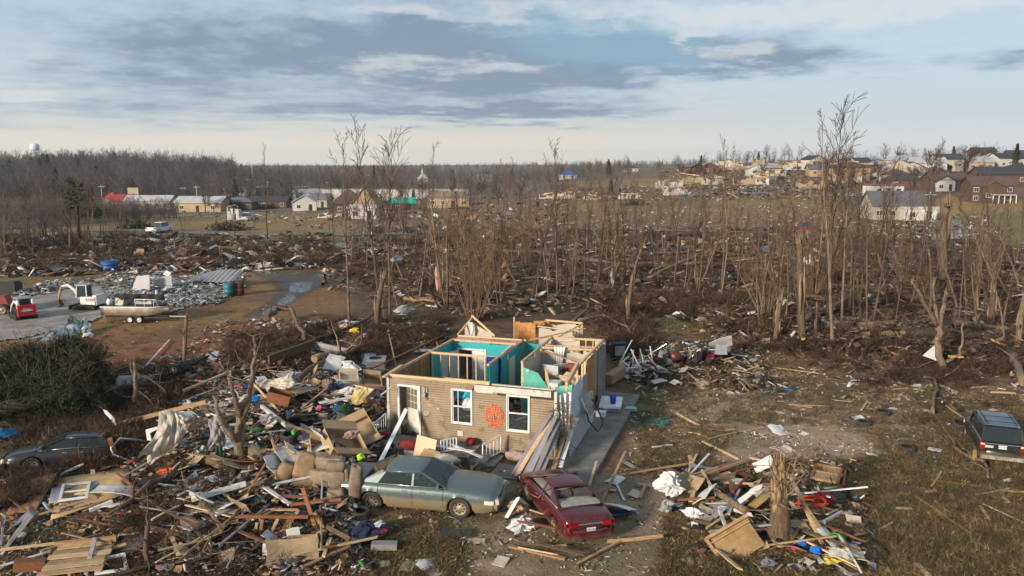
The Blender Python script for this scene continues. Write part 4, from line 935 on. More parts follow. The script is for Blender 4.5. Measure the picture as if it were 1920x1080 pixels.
def build_cedar():
 b = G(100, 790); t = thing('fallen_cedar', 'large dark green cedar fallen over at the left edge', 'tree', b)
 rng = np.random.default_rng(2); mb = MB(); mb.tube([(-3, -1, .6), (0, 0, 1.2), (4, 3, 1.0)], [.35, .3, .1], 8); mb.obj('trunk', bark_dark, t)
 centers = []
 for px, py, dy, rx, rz in [(140, 655, 5, 1.1, .9), (60, 668, 6, 1.0, .8), (175, 690, 3, 1.0, 1.0), (20, 760, 0, 2.2, 1.3), (70, 740, 1.5, 2.2, 1.5), (120, 740, .5, 2.0, 1.4), (60, 690, 4, 2.2, 1.3), (120, 690, 4, 1.9, 1.3), (155, 668, 6, 1.6, .9), (100, 672, 6.5, 1.8, 1.0), (165, 720, 2.5, 1.6, 1.1), (-30, 720, 3, 2.4, 1.5), (190, 750, 1, 1.1, .8), (10, 700, 5, 2.4, 1.2), (-40, 790, 0, 2, 1.2)]:
  centers.append((npv(at(px - 12, py + 4, b.y + dy) - b), rx * .8, rz * .86))
 vs = []; tw = []
 for c, rx, rz in centers:
  for _ in range(1150):
   o = rng.normal(0, 1, 3); o /= np.linalg.norm(o); o = o * npv([rx, rx, rz]) * rng.uniform(.35, 1.15) * (1 + .4 * math.sin(o[0] * 6 + o[2] * 5) * math.cos(o[1] * 5)); p = c + o
   if p[2] < -.1: p[2] = rng.uniform(0, .4)
   d = o / (np.linalg.norm(o) + 1e-6) + rng.normal(0, .5, 3) + npv([0, 0, -.25]); d /= np.linalg.norm(d); L = rng.uniform(.16, .42)
   for _k in range(6):
    e = d + rng.normal(0, .35, 3); e /= np.linalg.norm(e); w = rng.normal(0, 1, 3); w -= e * w.dot(e); w *= rng.uniform(.012, .026) / (np.linalg.norm(w) + 1e-6)
    s = p + rng.normal(0, .05, 3); vs += [s - w, s + w, s + e * L * rng.uniform(.5, 1)]
  for _ in range(22):
   o = rng.normal(0, 1, 3); o[2] = abs(o[2]); o /= np.linalg.norm(o); q = c + o * npv([rx, rx, rz]) * .5
   for j in range(4): o = o + rng.normal(0, .25, 3); o /= np.linalg.norm(o); q2 = q + o * rng.uniform(.25, .5); tw.append((q, q2, .03 - .006 * j, .022 - .005 * j)); q = q2
 vs = np.array(vs); put('foliage', np_mesh('foliage', vs, np.arange(len(vs)), np.full(len(vs) // 3, 3), mat('cedar_green', (.026, .034, .013), .9, .5, .5, col2=(.009, .013, .006), bump=0)), t)
 put('branch', twigs_mesh('branch', tw, bark, .008), t)
build_cedar()
def build_battered():
 b = G(148, 458); t = thing('battered_cedar', 'battered dark cedar with ragged crown and bare lower trunk at the left wood', 'tree', b); rng = np.random.default_rng(4); mb = MB()
 mb.tube([(0, 0, -.1), (.2, 0, 4), (0, 0, 9.5)], [.3, .2, .05], 7); mb.obj('trunk', bark_dark, t); vs = []
 for x, z, r in [(-.4, 9.2, .8), (.5, 8.2, 1.1), (-1.0, 7.2, 1.1), (1.6, 7.0, .9), (.2, 6.4, 1.3), (2.4, 5.4, 1.0), (-1.5, 5.3, 1.1), (3.2, 4.6, .8), (1.2, 4.8, 1.0)]:
  for _ in range(150):
   o = rng.normal(0, 1, 3); o /= np.linalg.norm(o); p = npv([x, 0, z]) + o * r * rng.uniform(.3, 1.1); q = rng.normal(0, .16, (3, 3)); vs += [p + q[0], p + q[1], p + q[2]]
 vs = np.array(vs); put('foliage', np_mesh('foliage', vs, np.arange(len(vs)), np.full(len(vs) // 3, 3), needle), t)
build_battered()
for px, py, s, lb in [(255, 428, 1.6, 'dark uprooted evergreen lying in the left field'), (430, 432, 1.8, 'heap of uprooted tree roots by the left road'), (40, 478, 1.2, 'dark torn bush in the left rubble'), (1190, 385, 1.6, 'dark uprooted root plate in the far field')]:
 b = G(px, py); t = thing('uprooted_tree', lb, 'tree', b); rng = np.random.default_rng(px); vs = []
 for _ in range(500):
  o = rng.normal(0, 1, 3); o[2] = abs(o[2]); o /= np.linalg.norm(o); p = o * npv([2.2 * s, 1.2 * s, .95 * s]) * rng.uniform(.3, 1.05); q = rng.normal(0, .22, (3, 3)); vs += [p + q[0], p + q[1], p + q[2]]
 vs = np.array(vs); put('foliage', np_mesh('foliage', vs, np.arange(len(vs)), np.full(len(vs) // 3, 3), needle if px == 255 else bark_dark), t)
 mb = MB(); mb.tube([(0, 0, .2), (2.5 * s, .5, .5)], [.25, .1], 7); mb.obj('trunk', bark, t)
# -- the wrecked house
HY = -.31; HU = Vector((math.cos(HY), math.sin(HY), 0)); HV = Vector((-HU.y, HU.x, 0)); HW = 7.42
HO = Vector((1.76, 31.25, 0)) - HU * HW
def HL(x, y, z=0): return HO + HU * x + HV * y + Vector((0, 0, z))
sidingm = mat('tan_siding', (.26, .195, .125), .75, .12, 1.5, dirt=((.12, .085, .052), 1.9, .52), bump=.1, rnd=0, col2=(.205, .150, .092))
pine = mat('fresh_lumber', (.62, .42, .23), .7, .25, 5, col2=(.46, .29, .15), bump=.3, rnd=.12, streak=(3, .8, 3))
plank = mat('old_planks', (.36, .20, .085), .8, .4, 5, col2=(.13, .065, .028), rnd=.3, bump=.3, streak=(4, 4, .6))
tealm = mat('teal_paint', (.012, .31, .33), .6, .12, 1.2, rnd=.03, bump=.05, dirt=((.10, .20, .18), 2.5, .62))
tealw = mat('pale_teal_paint', (.085, .36, .29), .6, .2, 1.2, rnd=.03, bump=.05)
beige = mat('beige_wall', (.42, .38, .31), .8, .15, 1.2, rnd=.06, bump=.05, dirt=((.24, .19, .14), 1.3, .6))
whitep = mat('white_paint', (.62, .62, .60), .5, .12, 2, rnd=.05, bump=.05, dirt=((.30, .26, .21), 2.5, .62))
whited = mat('dirty_white', (.50, .48, .42), .8, .2, 2, rnd=.08, dirt=((.20, .15, .10), 2.2, .55))
floorm = mat('littered_floor', (.12, .09, .065), .9, .5, 2)
tin = mat('grey_sheet', (.30, .30, .32), .5, .2, 1.2, dirt=((.16, .14, .12), 1.5, .58), rnd=.1)
lav = mat('lavender_siding', (.235, .215, .225), .65, .2, 1.2, rnd=.12, dirt=((.14, .11, .09), 1.5, .6))
osb = mat('orange_board', (.42, .20, .06), .75, .3, 6, dirt=((.22, .09, .03), 2, .55), rnd=.1)
orangep = mat('spray_paint', (.80, .13, .04), .6, .15, 9, bump=0, rnd=0)
darkin = mat('dark_inside', (.03, .025, .02), .9, .3, 3)
hole = mat('dark_hole', (.01, .009, .008), .9, .2, 3, bump=0)
def build_house():
 h = thing('wrecked_house', 'roofless tan-sided house with teal rooms open to the sky and an orange spray mark', 'house', HO, HY)
 P = lambda n, mb, m: mb.obj(n, m, h)
 rr_ = np.random.default_rng(5)
 def panel(name, A, B, z0, z1, t, m, ops=(), off=0.0):
  """upright board from A to B (local xy) with openings (s0, s1, z0, z1), pushed sideways by off"""
  A = Vector((*A, 0)); B = Vector((*B, 0)); d = (B - A); L = d.length; d.normalize(); nrm = Vector((d.y, -d.x, 0)); R = Matrix((d, -nrm, Vector((0, 0, 1)))).transposed(); mb = MB(); rag = name in ('teal_wall', 'inner_wall', 'boarding')
  cuts = sorted({0, L, *[o[0] for o in ops], *[o[1] for o in ops]})
  for a, b in zip(cuts, cuts[1:]):
   if b - a < 1e-4: continue
   mid = (a + b) / 2; o = [q for q in ops if q[0] < mid < q[1]]; spans = [(z0, z1)]
   for q in o: spans = [s for s0, s1 in spans for s in ((s0, min(s1, q[2])), (max(s0, q[3]), s1)) if s[1] - s[0] > .01]
   for s0, s1 in spans:
    if rag and s1 > z1 - .01 and s1 - s0 > .5:      # torn upper edge
     nn_ = max(2, int((b - a) / .11)); hh = .03
     for k in range(nn_):
      hh = min(.3, max(0, hh + rr_.normal(0, .035) - .004)); w_ = (b - a) / nn_; mb.box(A + d * (a + (k + .5) * w_) + nrm * off + Vector((0, 0, (s0 + s1 - hh) / 2)), (w_, t, s1 - hh - s0), R)
    else: mb.box(A + d * mid + nrm * off + Vector((0, 0, (s0 + s1) / 2)), (b - a, t, s1 - s0), R)
  return P(name, mb, m)
 def plate(A, B, z=2.96, w=.1, hh=.045, m=pine, n=2):
  for k in range(n):
   mb = MB(); mb.beam((A[0], A[1], z + k * (hh + .003)), (B[0], B[1], z + k * (hh + .003)), w, hh); P('top_plate', mb, m)
 def studs(A, B, n, z0=.48, z1=2.94, m=pine, skip=()):
  for k in range(n + 1):
   if k in skip: continue
   t = k / n; mb = MB(); x = A[0] + (B[0] - A[0]) * t; y = A[1] + (B[1] - A[1]) * t; mb.beam((x, y, z0), (x, y, z1), .045, .088, up=(0, 1, 0) if abs(B[0] - A[0]) > abs(B[1] - A[1]) else (1, 0, 0)); P('stud', mb, m)
 mb = MB(); mb.box((HW / 2, 4.85, .18), (HW - .1, 9.6, .4)); mb.box((4.3, 11.8, .18), (2.4, 4.2, .4)); P('footing', mb, mat('block_footing', (.20, .18, .15), .95, .4, 2))
 mb = MB(); mb.box((HW / 2, 4.85, .42), (HW - .16, 9.5, .08)); mb.box((4.3, 11.8, .42), (2.3, 4.1, .08)); P('floor', mb, floorm)
 D = (.52, 1.42, .46, 2.56); W1 = (2.95, 3.82, 1.18, 2.62); W2 = (5.40, 6.32, 1.10, 2.58); OPS = [D, W1, W2]
 panel('sheathing', (0, 0), (HW, 0), .1, 2.93, .09, mat('lap_shade_backing', (.045, .034, .022), .9, .2, 3), OPS, 0)  # near-black, so gaps between laps read as painted shade under each lap
 panel('inner_wall', (0, 0), (HW, 0), .5, 2.9, .013, beige, OPS, -.065)
 mb = MB(); z = .08; lap = .103
 while z < 2.9:
  cuts = [(.06, HW - .06)]
  if z > 2.62: cuts = [(.06, 3.95 + .1 * math.sin(z * 9))]
  elif z > 2.52: cuts = [(.06, 5.2 + .3 * math.sin(z * 7))]
  for o in OPS:
   if o[2] - .04 < z + lap / 2 < o[3] + .04: cuts = [c for a, b in cuts for c in ((a, min(b, o[0] - .06)), (max(a, o[1] + .06), b)) if c[1] - c[0] > .03]
  for a, b in cuts:
   s = .0 if z > .1 else 0
   mb.add([(a, -.085, z), (b, -.085, z), (b, -.052, z + lap * .80), (a, -.052, z + lap * .80), (a, -.045, z), (b, -.045, z)], [(0, 1, 2, 3), (4, 5, 1, 0), (0, 3, 4), (1, 5, 2)])
  z += lap
 o = P('siding', mb, sidingm); tag(o, kind='stuff')
 mb = MB(); mb.box((5.6, -.062, 2.77), (3.3, .03, .26)); mb.box((4.4, -.08, 2.74), (.75, .012, .3), Euler((0, 0, .02))); mb.box((6.6, -.078, 2.79), (1.2, .01, .2)); P('bare_fascia', mb, whited)
 for x in (-.02, HW + .02):
  mb = MB(); mb.box((x, -.03, 1.48), (.11, .12, 2.84)); P('corner_trim', mb, whited)
 plate((-.05, 0), (4.6, 0)); plate((4.7, .02), (HW - .1, .02), n=1, m=whited)
 mb = MB(); mb.beam((2.6, -.03, 3.07), (4.6, .02, 3.04), .1, .04); P('loose_plate', mb, pine)
 for (x0, x1, z0, z1), g_ in ((W1, 0), (W2, 1)):
  w = MB(); t = .042
  for a, b in (((x0 - t, z0 - t), (x1 + t, z0)), ((x0 - t, z1), (x1 + t, z1 + t)), ((x0 - t, z0), (x0, z1)), ((x1, z0), (x1 + t, z1))): w.box(((a[0] + b[0]) / 2, -.075, (a[1] + b[1]) / 2), (b[0] - a[0], .07, b[1] - a[1]))
  fr = P('window', w, whitep); zc = (z0 + z1) / 2; s = MB(); s.box(((x0 + x1) / 2, -.05, zc), (x1 - x0, .04, .05))
  for x in (x0 + .025, x1 - .025): s.box((x, -.05, (z0 + z1) / 2), (.045, .04, z1 - z0 - .002))
  for zz in (z0 + .025, z1 - .025): s.box(((x0 + x1) / 2, -.05, zz), (x1 - x0 - .096, .036, .045))
  if not g_: s.box((x0 + .26, -.05, (z0 + z1) / 2), (.025, .03, z1 - z0 - .1))
  s.obj('sash', whitep, fr)
  gl = MB(); gl.box(((x0 + x1) / 2, -.045, (z0 + zc) / 2), (x1 - x0 - .1, .006, zc - z0 - .08)); gl.obj('pane', glassmat('clear_glass', (.05, .06, .06), .05, .28), fr)
 fr = MB()
 for a in (D[0] - .04, D[1] + .04): fr.box((a, -.06, 1.5), (.08, .12, 2.15))
 fr.box(((D[0] + D[1]) / 2, -.06, 2.6), (1.06, .12, .08)); f_ = P('door_frame', fr, whitep)
 Mx = Matrix.Translation((D[1] - .02, .03, .48)) @ Matrix.Rotation(math.radians(-24), 4, 'Z') @ Matrix.Translation((-.86, 0, 0))
 d = MB(); d.add(*(lambda q: (q.v, q.f))(MB().box((.43, 0, .52), (.86, .045, 1.04))), M=Mx)
 for bx in (((.43, 0, 1.98), (.86, .045, .1)), ((.06, 0, 1.49), (.12, .045, .89)), ((.80, 0, 1.49), (.12, .045, .89))): q = MB().box(*bx); d.add(q.v, q.f, M=Mx)
 for xx in (.33, .53): q = MB().box((xx, 0, 1.49), (.022, .03, .88)); d.add(q.v, q.f, M=Mx)
 for zz in (1.34, 1.64): q = MB().box((.43, 0, zz), (.62, .028, .022)); d.add(q.v, q.f, M=Mx)
 for xx, zz, sx, sz in ((.24, .35, .28, .4), (.62, .35, .28, .4), (.24, .82, .28, .22), (.62, .82, .28, .22)):
  q = MB().box((xx, -.026, zz), (sx, .008, sz)); d.add(q.v, q.f, M=Mx)
 dr = P('front_door', d, whited); q = MB(); q.box((.43, .002, 1.49), (.62, .006, .88)); gg = MB(); gg.add(q.v, q.f, M=Mx); gg.obj('pane', glassmat('dim_glass', (.16, .14, .10), .15, .8), dr)
 q = MB(); q.tube([(.07, -.02, 1.0), (.07, -.08, 1.0)], .03, 8); gg = MB(); gg.add(q.v, q.f, M=Mx); gg.obj('handle', whitep, dr)
 mb = MB(); mb.box((3.32, -.09, .74), (.26, .04, .22)); mb.box((3.32, -.115, .74), (.16, .02, .12)); P('wall_vent', mb, whited)
 mb = MB(); mb.box((1.75, -.10, 2.50), (.16, .06, .22)); mb.tube([(1.75, -.1, 2.6), (1.7, -.25, 2.66), (1.72, -.2, 2.3), (1.8, -.18, 2.1)], .03, 6); mb.box((1.7, -.2, 2.3), (.12, .12, .2), Euler((.3, .2, .4))); P('broken_lamp', mb, whited)
 mb = MB(); mb.beam((.35, -.4, 2.62), (.08, -.95, 2.35), .07, .02); mb.tube([(.30, -.75, 2.5), (.27, -.8, .42)], .022, 6); P('porch_strut', mb, whited)
 cx, cz, r = 4.82, 1.66, .38; rng = np.random.default_rng(4)
 def stroke(pts, w=.032):
  for a, b in zip(pts, pts[1:]):
   A = Vector((a[0], -.088, a[1])); B = Vector((b[0], -.088, b[1])); dd = (B - A).normalized(); e = dd * w * .4; mb.beam(A - e, B + e, w, .012, up=(0, 1, 0))
 mb = MB()
 for q_ in range(2): stroke([(cx + r * (1 - .06 * q_ + .06 * math.sin(a * 3 + q_) + rng.normal(0, .02)) * math.cos(a), cz + r * (1.12 - .05 * q_) * math.sin(a) + rng.normal(0, .012)) for a in np.linspace(.2 * q_, 6.2 + .3 * q_, 34)], .028)
 for q_ in range(26): x_, z_ = cx + rng.uniform(-.36, .36), cz + rng.uniform(-.42, .3); stroke([(x_, z_), (x_ + rng.normal(0, .06), z_ + rng.normal(0, .06))], rng.uniform(.012, .04))
 stroke([(cx - .40, cz - .22), (cx, cz + .05), (cx + .05, cz + .5)], .045); stroke([(cx - .12, cz + .5), (cx, cz + .1), (cx + .42, cz - .2)], .045); stroke([(cx - .05, cz + .1), (cx + .05, cz - .5)], .04)
 stroke([(cx + .10, cz + .32), (cx + .2, cz + .12), (cx + .3, cz + .3), (cx + .33, cz + .1)], .026); stroke([(cx - .32, cz + .2), (cx - .18, cz + .26), (cx - .3, cz + .08), (cx - .16, cz + .1)], .026)
 stroke([(cx - .18, cz - .3), (cx + .1, cz - .42), (cx + .25, cz - .38)], .07); stroke([(cx - .1, cz - .4), (cx + .2, cz - .3)], .06)
 P('spray_mark', mb, orangep)
 for x_, z_, w_, h_ in ((1.95, 1.85, .3, .1), (1.75, 1.45, .28, .22), (2.3, 1.72, .14, .08), (4.3, 2.2, .1, .06), (6.7, 1.9, .12, .05)):
  mb = MB(); q_ = [(x_ + w_ * .5 * math.cos(a) * (1 + .25 * rng.normal()), -.092, z_ + h_ * .5 * math.sin(a)) for a in np.linspace(0, 5.6, 9)]; mb.add(q_, [tuple(range(9))]); P('paint_scuff', mb, mat('scuff', (.38, .34, .27), .9, .4, 9, bump=0))
 panel('left_siding', (0, 0), (0, 7.4), .1, 2.93, .03, sidingm, (), .05 * -1)
 for k in range(20):
  mb = MB(); mb.box((.035, .12 + k * .213, 1.7), (.022, .205, 2.45)); P('wall_plank', mb, plank)
 panel('teal_wall', (0, 4.42), (0, 7.25), .46, 2.93, .02, tealm, [(1.35, 2.1, .46, 2.5)], .04)
 mb = MB(); mb.box((.05, 6.15, 1.5), (.03, .78, 2.06)); P('closet_door', mb, whitep)
 plate((0, .05), (0, 7.5))
 mb = MB(); mb.beam((-.05, -.4, 2.99), (-.06, 1.4, 3.06), .16, .05); P('loose_plate', mb, pine)
 plate((.05, 4.35), (3.5, 4.35)); studs((.15, 4.35), (3.3, 4.35), 7)
 rows = []
 for i in range(6):
  z = .5 + i * .36; rows.append([(1.5 + 1.9 * u, 4.42 + .05 * math.sin(u * 5 + i), .5 + (z - .5) * max(0, (u ** 2.2)) + .02 * i) for u in np.linspace(0, 1, 12)])
 mb = MB(); mb.grid(rows, smooth=False, thick=.015); P('torn_board', mb, mat('brown_board', (.27, .19, .11), .8, .3, 3))
 panel('teal_wall', (0.02, 7.3), (3.5, 7.3), .46, 2.93, .02, tealm, [(.38, 1.8, .46, 2.52)], .05)
 mb = MB()
 for a in (.34, 1.84): mb.box((a, 7.22, 1.5), (.08, .05, 2.1))
 mb.box((1.09, 7.22, 2.56), (1.58, .05, .08)); P('door_frame', mb, whitep)
 mb = MB(); mb.box((1.45, 7.24, 1.48), (.70, .035, 2.02))
 for x in (1.29, 1.61):
  mb.box((x, 7.215, 1.0), (.22, .012, .75)); mb.box((x, 7.215, 1.95), (.22, .012, .65))
 P('closet_door', mb, whitep)
 mb = MB(); mb.box((.22, 6.95, 1.48), (.04, .62, 2.02), Euler((0, 0, -.35))); P('closet_door', mb, whitep)
 mb = MB(); mb.box((1.1, 7.9, 1.6), (1.9, .04, 2.3)); P('closet_back', mb, mat('dim_wall', (.16, .14, .13), .9, .2, 2))
 plate((0, 7.3), (3.6, 7.3)); plate((-.05, 8.25), (3.7, 8.25)); mb = MB(); mb.box((1.8, 7.78, 2.965), (3.6, .82, .02)); P('ceiling_strip', mb, mat('pinkish_board', (.50, .34, .24), .8, .3, 3))
 mb = MB(); mb.beam((1.9, 7.75, 3.02), (3.0, 7.7, 3.02), .12, .03); P('loose_plate', mb, plank)
 mb = MB(); mb.beam((-.1, 8.3, 3.03), (.2, 9.9, 3.75), .05, .1); P('rafter', mb, pine); mb = MB(); mb.beam((.1, 9.9, 3.78), (1.9, 8.5, 3.05), .05, .1); P('rafter', mb, pine)
 mb = MB(); mb.add([(-.05, 9.2, .5), (1.5, 9.2, .5), (1.5, 9.2, 3.0), (.15, 9.2, 3.62), (-.05, 9.2, 3.2)], [(0, 1, 2, 3, 4)]); P('wall_panel', mb, beige)
 mb = MB(); mb.tube([(.45, 9.0, 3.6), (.5, 8.9, 3.2), (.42, 8.85, 2.8)], [.05, .1, .03], 6); P('torn_wrap', mb, whitep)
 panel('teal_wall', (3.5, 2.9), (3.5, 8.2), .46, 2.93, .02, tealm, [(2.95, 3.72, .46, 2.5)], .05); panel('inner_wall', (3.5, 2.9), (3.5, 8.2), .46, 2.93, .02, tealm, [(2.95, 3.72, .46, 2.5)], -.05)
 mb = MB()
 mb.box((3.57, 5.82, 1.5), (.04, .07, 2.1)); mb.box((3.57, 6.65, 1.5), (.04, .07, 2.1)); mb.box((3.57, 6.235, 2.53), (.04, .9, .07)); P('door_frame', mb, whitep)
 mb = MB(); mb.box((3.55, 6.235, 1.48), (.03, .75, 2.0)); mb.box((3.575, 6.235, 1.95), (.012, .5, .7)); mb.box((3.575, 6.235, 1.0), (.012, .5, .7)); P('closet_door', mb, whitep)
 mb = MB(); mb.box((3.57, 4.5, 2.35), (.03, .16, .14)); mb.box((3.57, 4.4, 2.27), (.03, .08, .1)); P('wall_hole', mb, hole)
 mb = MB(); mb.box((3.57, 5.6, 2.72), (.03, .14, .24)); P('wall_vent', mb, whitep)
 plate((3.5, 2.9), (3.52, 8.35)); mb = MB(); mb.beam((3.5, 5.0, 3.07), (3.45, 6.6, 3.12), .15, .02); P('loose_plate', mb, whited)
 panel('inner_wall', (4.8, 3.95), (4.8, 9.4), .46, 2.93, .02, beige, (), .05); plate((4.8, 3.9), (4.75, 9.5)); studs((4.8, 3.95), (4.8, 9.4), 5)
 mb = MB(); mb.add([(4.85, 3.9, .5), (6.15, 3.75, .5), (6.1, 3.75, 1.9), (5.6, 3.8, 2.55), (4.85, 3.9, 2.75)], [(0, 1, 2, 3, 4)]); mb.add([(4.85, 3.92, .5), (6.15, 3.77, .5), (6.1, 3.77, 1.9), (5.6, 3.82, 2.55), (4.85, 3.92, 2.75)], [(4, 3, 2, 1, 0)]); P('teal_wall', mb, tealw)
 mb = MB(); mb.lathe([(0, .03), (.05, .025), (.07, 0)], 12, Matrix.Translation((5.1, 3.84, 2.6)) @ Matrix.Rotation(math.pi / 2, 4, 'X')); P('smoke_alarm', mb, whitep)
 mb = MB(); mb.beam((6.05, 3.6, 2.7), (6.4, 2.9, 1.9), .09, .04); mb.beam((6.0, 3.6, 2.9), (6.05, 3.6, 2.3), .09, .04); P('broken_stud', mb, pine)
 rows = [[(6.75 + u * .75 + .03 * v, 2.0 + .5 * v + .05 * math.sin(u * 4), .6 + 1.75 * v + .18 * u * v) for u in np.linspace(0, 1, 6)] for v in np.linspace(0, 1, 6)]
 mb = MB(); mb.grid(rows, smooth=False, thick=.014); P('teal_wall', mb, tealw)
 mb = MB(); mb.beam((6.72, 1.95, .6), (6.76, 2.5, 2.35), .03, .05); P('panel_edge', mb, whited)
 mb = MB(); mb.add([(5.9, 5.2, 1.0), (7.3, 5.2, 1.0), (7.3, 5.2, 2.2), (6.6, 5.2, 2.35), (5.9, 5.2, 1.6)], [(0, 1, 2, 3, 4)]); P('wall_panel', mb, beige)
 panel('inner_wall', (4.85, 7.0), (7.36, 7.3), .46, 2.93, .02, beige, [(1.45, 2.1, .46, 2.1)], .05); plate((4.7, 6.98), (7.42, 7.3)); plate((4.72, 7.6), (7.40, 7.95), n=1)
 mb = MB(); mb.beam((5.2, 6.3, 2.98), (7.2, 5.4, 2.75), .09, .04); P('loose_plate', mb, plank)
 mb = MB(); mb.beam((6.4, 4.3, 2.35), (7.3, 3.8, 2.3), .13, .04); P('loose_plate', mb, pine); mb = MB(); mb.beam((6.1, 4.5, 2.4), (7.2, 4.0, 2.36), .05, .04); P('loose_plate', mb, pine)
 panel('inner_wall', (4.85, 9.4), (7.36, 9.5), .46, 2.93, .02, beige, [(1.4, 2.2, 1.5, 2.93)], .05); plate((4.62, 9.37), (7.45, 9.55))
 studs((6.2, 9.45), (7.3, 9.52), 3)
 panel('inner_wall', (7.36, 7.3), (7.36, 9.5), .46, 2.93, .02, beige, (), -.06)
 plate((7.42, 3.6), (7.42, 9.7)); studs((7.42, 3.8), (7.42, 9.6), 11, skip=(1, 4))
 mb = MB(); mb.beam((7.45, 1.7, 2.72), (7.42, 3.9, 3.08), .12, .24); P('header_beam', mb, pine)
 mb = MB(); mb.beam((7.45, 1.75, 1.6), (7.45, 1.78, 2.66), .12, .09); P('broken_stud', mb, pine)
 panel('boarding', (7.42, 5.6), (7.42, 7.0), .5, 2.9, .012, osb, (), .055); panel('boarding', (7.42, 7.0), (7.42, 8.0), 1.0, 2.8, .012, mat('faded_board', (.34, .26, .16), .8, .3, 3), (), .06)
 panel('boarding', (7.42, 8.2), (7.42, 9.62), .1, 2.75, .03, lav, (), .06); panel('boarding', (7.42, 4.6), (7.42, 5.6), .3, 2.3, .02, tin, (), .06)
 mb = MB(); mb.box((7.5, 9.68, 1.5), (.1, .12, 2.9)); P('corner_trim', mb, tin)
 panel('inner_wall', (3.3, 12.1), (5.4, 11.8), .46, 2.9, .02, beige, (), .05); plate((3.3, 12.05), (5.75, 11.5), n=1)
 panel('inner_wall', (3.3, 13.8), (5.4, 13.6), .46, 2.9, .02, beige, (), .05); plate((3.2, 13.85), (5.45, 13.6)); panel('boarding', (3.3, 12.1), (3.3, 13.8), .46, 2.9, .02, osb, (), .05); plate((3.25, 12.0), (3.2, 13.9), n=1)
 panel('inner_wall', (5.42, 9.6), (5.42, 13.6), .46, 1.9, .02, beige, (), -.05); studs((5.42, 11.5), (5.42, 13.6), 3); plate((5.0, 9.6), (5.45, 13.6), n=1)
 plate((3.6, 8.3), (5.9, 12.3), n=1, m=pine); plate((4.6, 9.5), (3.5, 8.2), n=1)
 panel('boarding', (1.6, 12.9), (2.9, 12.75), .46, 3.0, .03, osb, (), 0); mb = MB(); mb.beam((1.58, 12.9, .46), (1.58, 12.9, 3.25), .06, .12, up=(0, 1, 0)); P('stud', mb, pine)
 mb = MB(); mb.box((3.05, 13.4, 2.75), (.9, .05, .5), Euler((0, 0, .2))); P('boarding', mb, osb)
 panel('teal_wall', (3.62, 8.3), (4.7, 8.35), 2.2, 2.93, .02, tealm, (), .02)
 mb = MB(); rng = np.random.default_rng(7)
 for _ in range(9):        # hanging wires
  x, y = rng.uniform(3.6, 7.2), rng.uniform(5, 13); P_ = [(x, y, 2.95)];
  for k in range(4): P_.append((P_[-1][0] + rng.normal(0, .3), P_[-1][1] + rng.normal(0, .3), P_[-1][2] - rng.uniform(-.05, .35)))
  mb.tube(P_, .012, 4, cap=False)
 P('wire', mb, whitep)
 mb = MB(); rng = np.random.default_rng(9)
 for _ in range(420):
  x, y = rng.uniform(.2, 7.2), rng.uniform(.3, 9.3); s = rng.uniform(.08, .5); mb.box((x, y, .48 + rng.random() ** 2 * .5), (s * rng.uniform(.8, 2), s * .5, s * .15), Euler(rng.normal(0, .4, 3) + npv([0, 0, rng.random() * 6])), col=tuple(palette(rng, 1, HOUSEMIX)[0]))
 o = P('rubble', mb, scrap_mat); tag(o, kind='stuff')
 return h
build_house()
mb = MB(); mb.box((2.0, -.95, .19), (4.6, 1.7, .4)); o = mb.obj('porch_slab', concrete); o.location = HO; o.rotation_euler.z = HY; tag(o, kind='structure')
mb = MB(); mb.box((4.65, -.95, .10), (.68, 1.5, .22)); mb.box((5.1, -.95, .03), (.5, 1.4, .14)); o = mb.obj('porch_steps', concrete); o.location = HO; o.rotation_euler.z = HY; tag(o, kind='structure')
mb = MB(); mb.box((8.42, 3.8, .07), (1.86, 12.2, .2)); mb.box((6.45, -1.9, .02), (2.05, 1.35, .12)); o = mb.obj('concrete_walk', mat('walk_concrete', (.185, .17, .15), .9, .3, 1.3, dirt=((.10, .085, .07), .9, .5)), None); o.location = HO; o.rotation_euler.z = HY; tag(o, kind='structure')
def rail(name, label, a, b, za, zb, hgt, n, post=.02, m=whitep):
 A = HL(*a, za); B = HL(*b, zb); t = thing(name, label, 'railing', A); D_ = B - A; up = Vector((0, 0, hgt))
 for q in (.06, hgt): mb = MB(); mb.beam(Vector((0, 0, q)), D_ + Vector((0, 0, q)), .045, .03); mb.obj('rail', m, t)
 for k in range(n + 1): mb = MB(); p = D_ * (k / n); mb.tube([p + Vector((0, 0, .03)), p + Vector((0, 0, hgt))], post if k not in (0, n) else post * 1.6, 6); mb.obj('baluster', m, t)
rail('stair_railing', 'white metal stair railing going down at the left end of the porch', (-.15, -.1), (-.55, -1.95), .42, -.1, .85, 12)
rail('bent_railing', 'short white bent railing on the steps near the green sedan', (4.75, -1.3), (5.25, -.5), .05, .25, .75, 5)
rail('fallen_railing', 'white railing section tipped over on the porch', (3.1, -1.7), (3.6, -1.25), .4, .42, .55, 5)
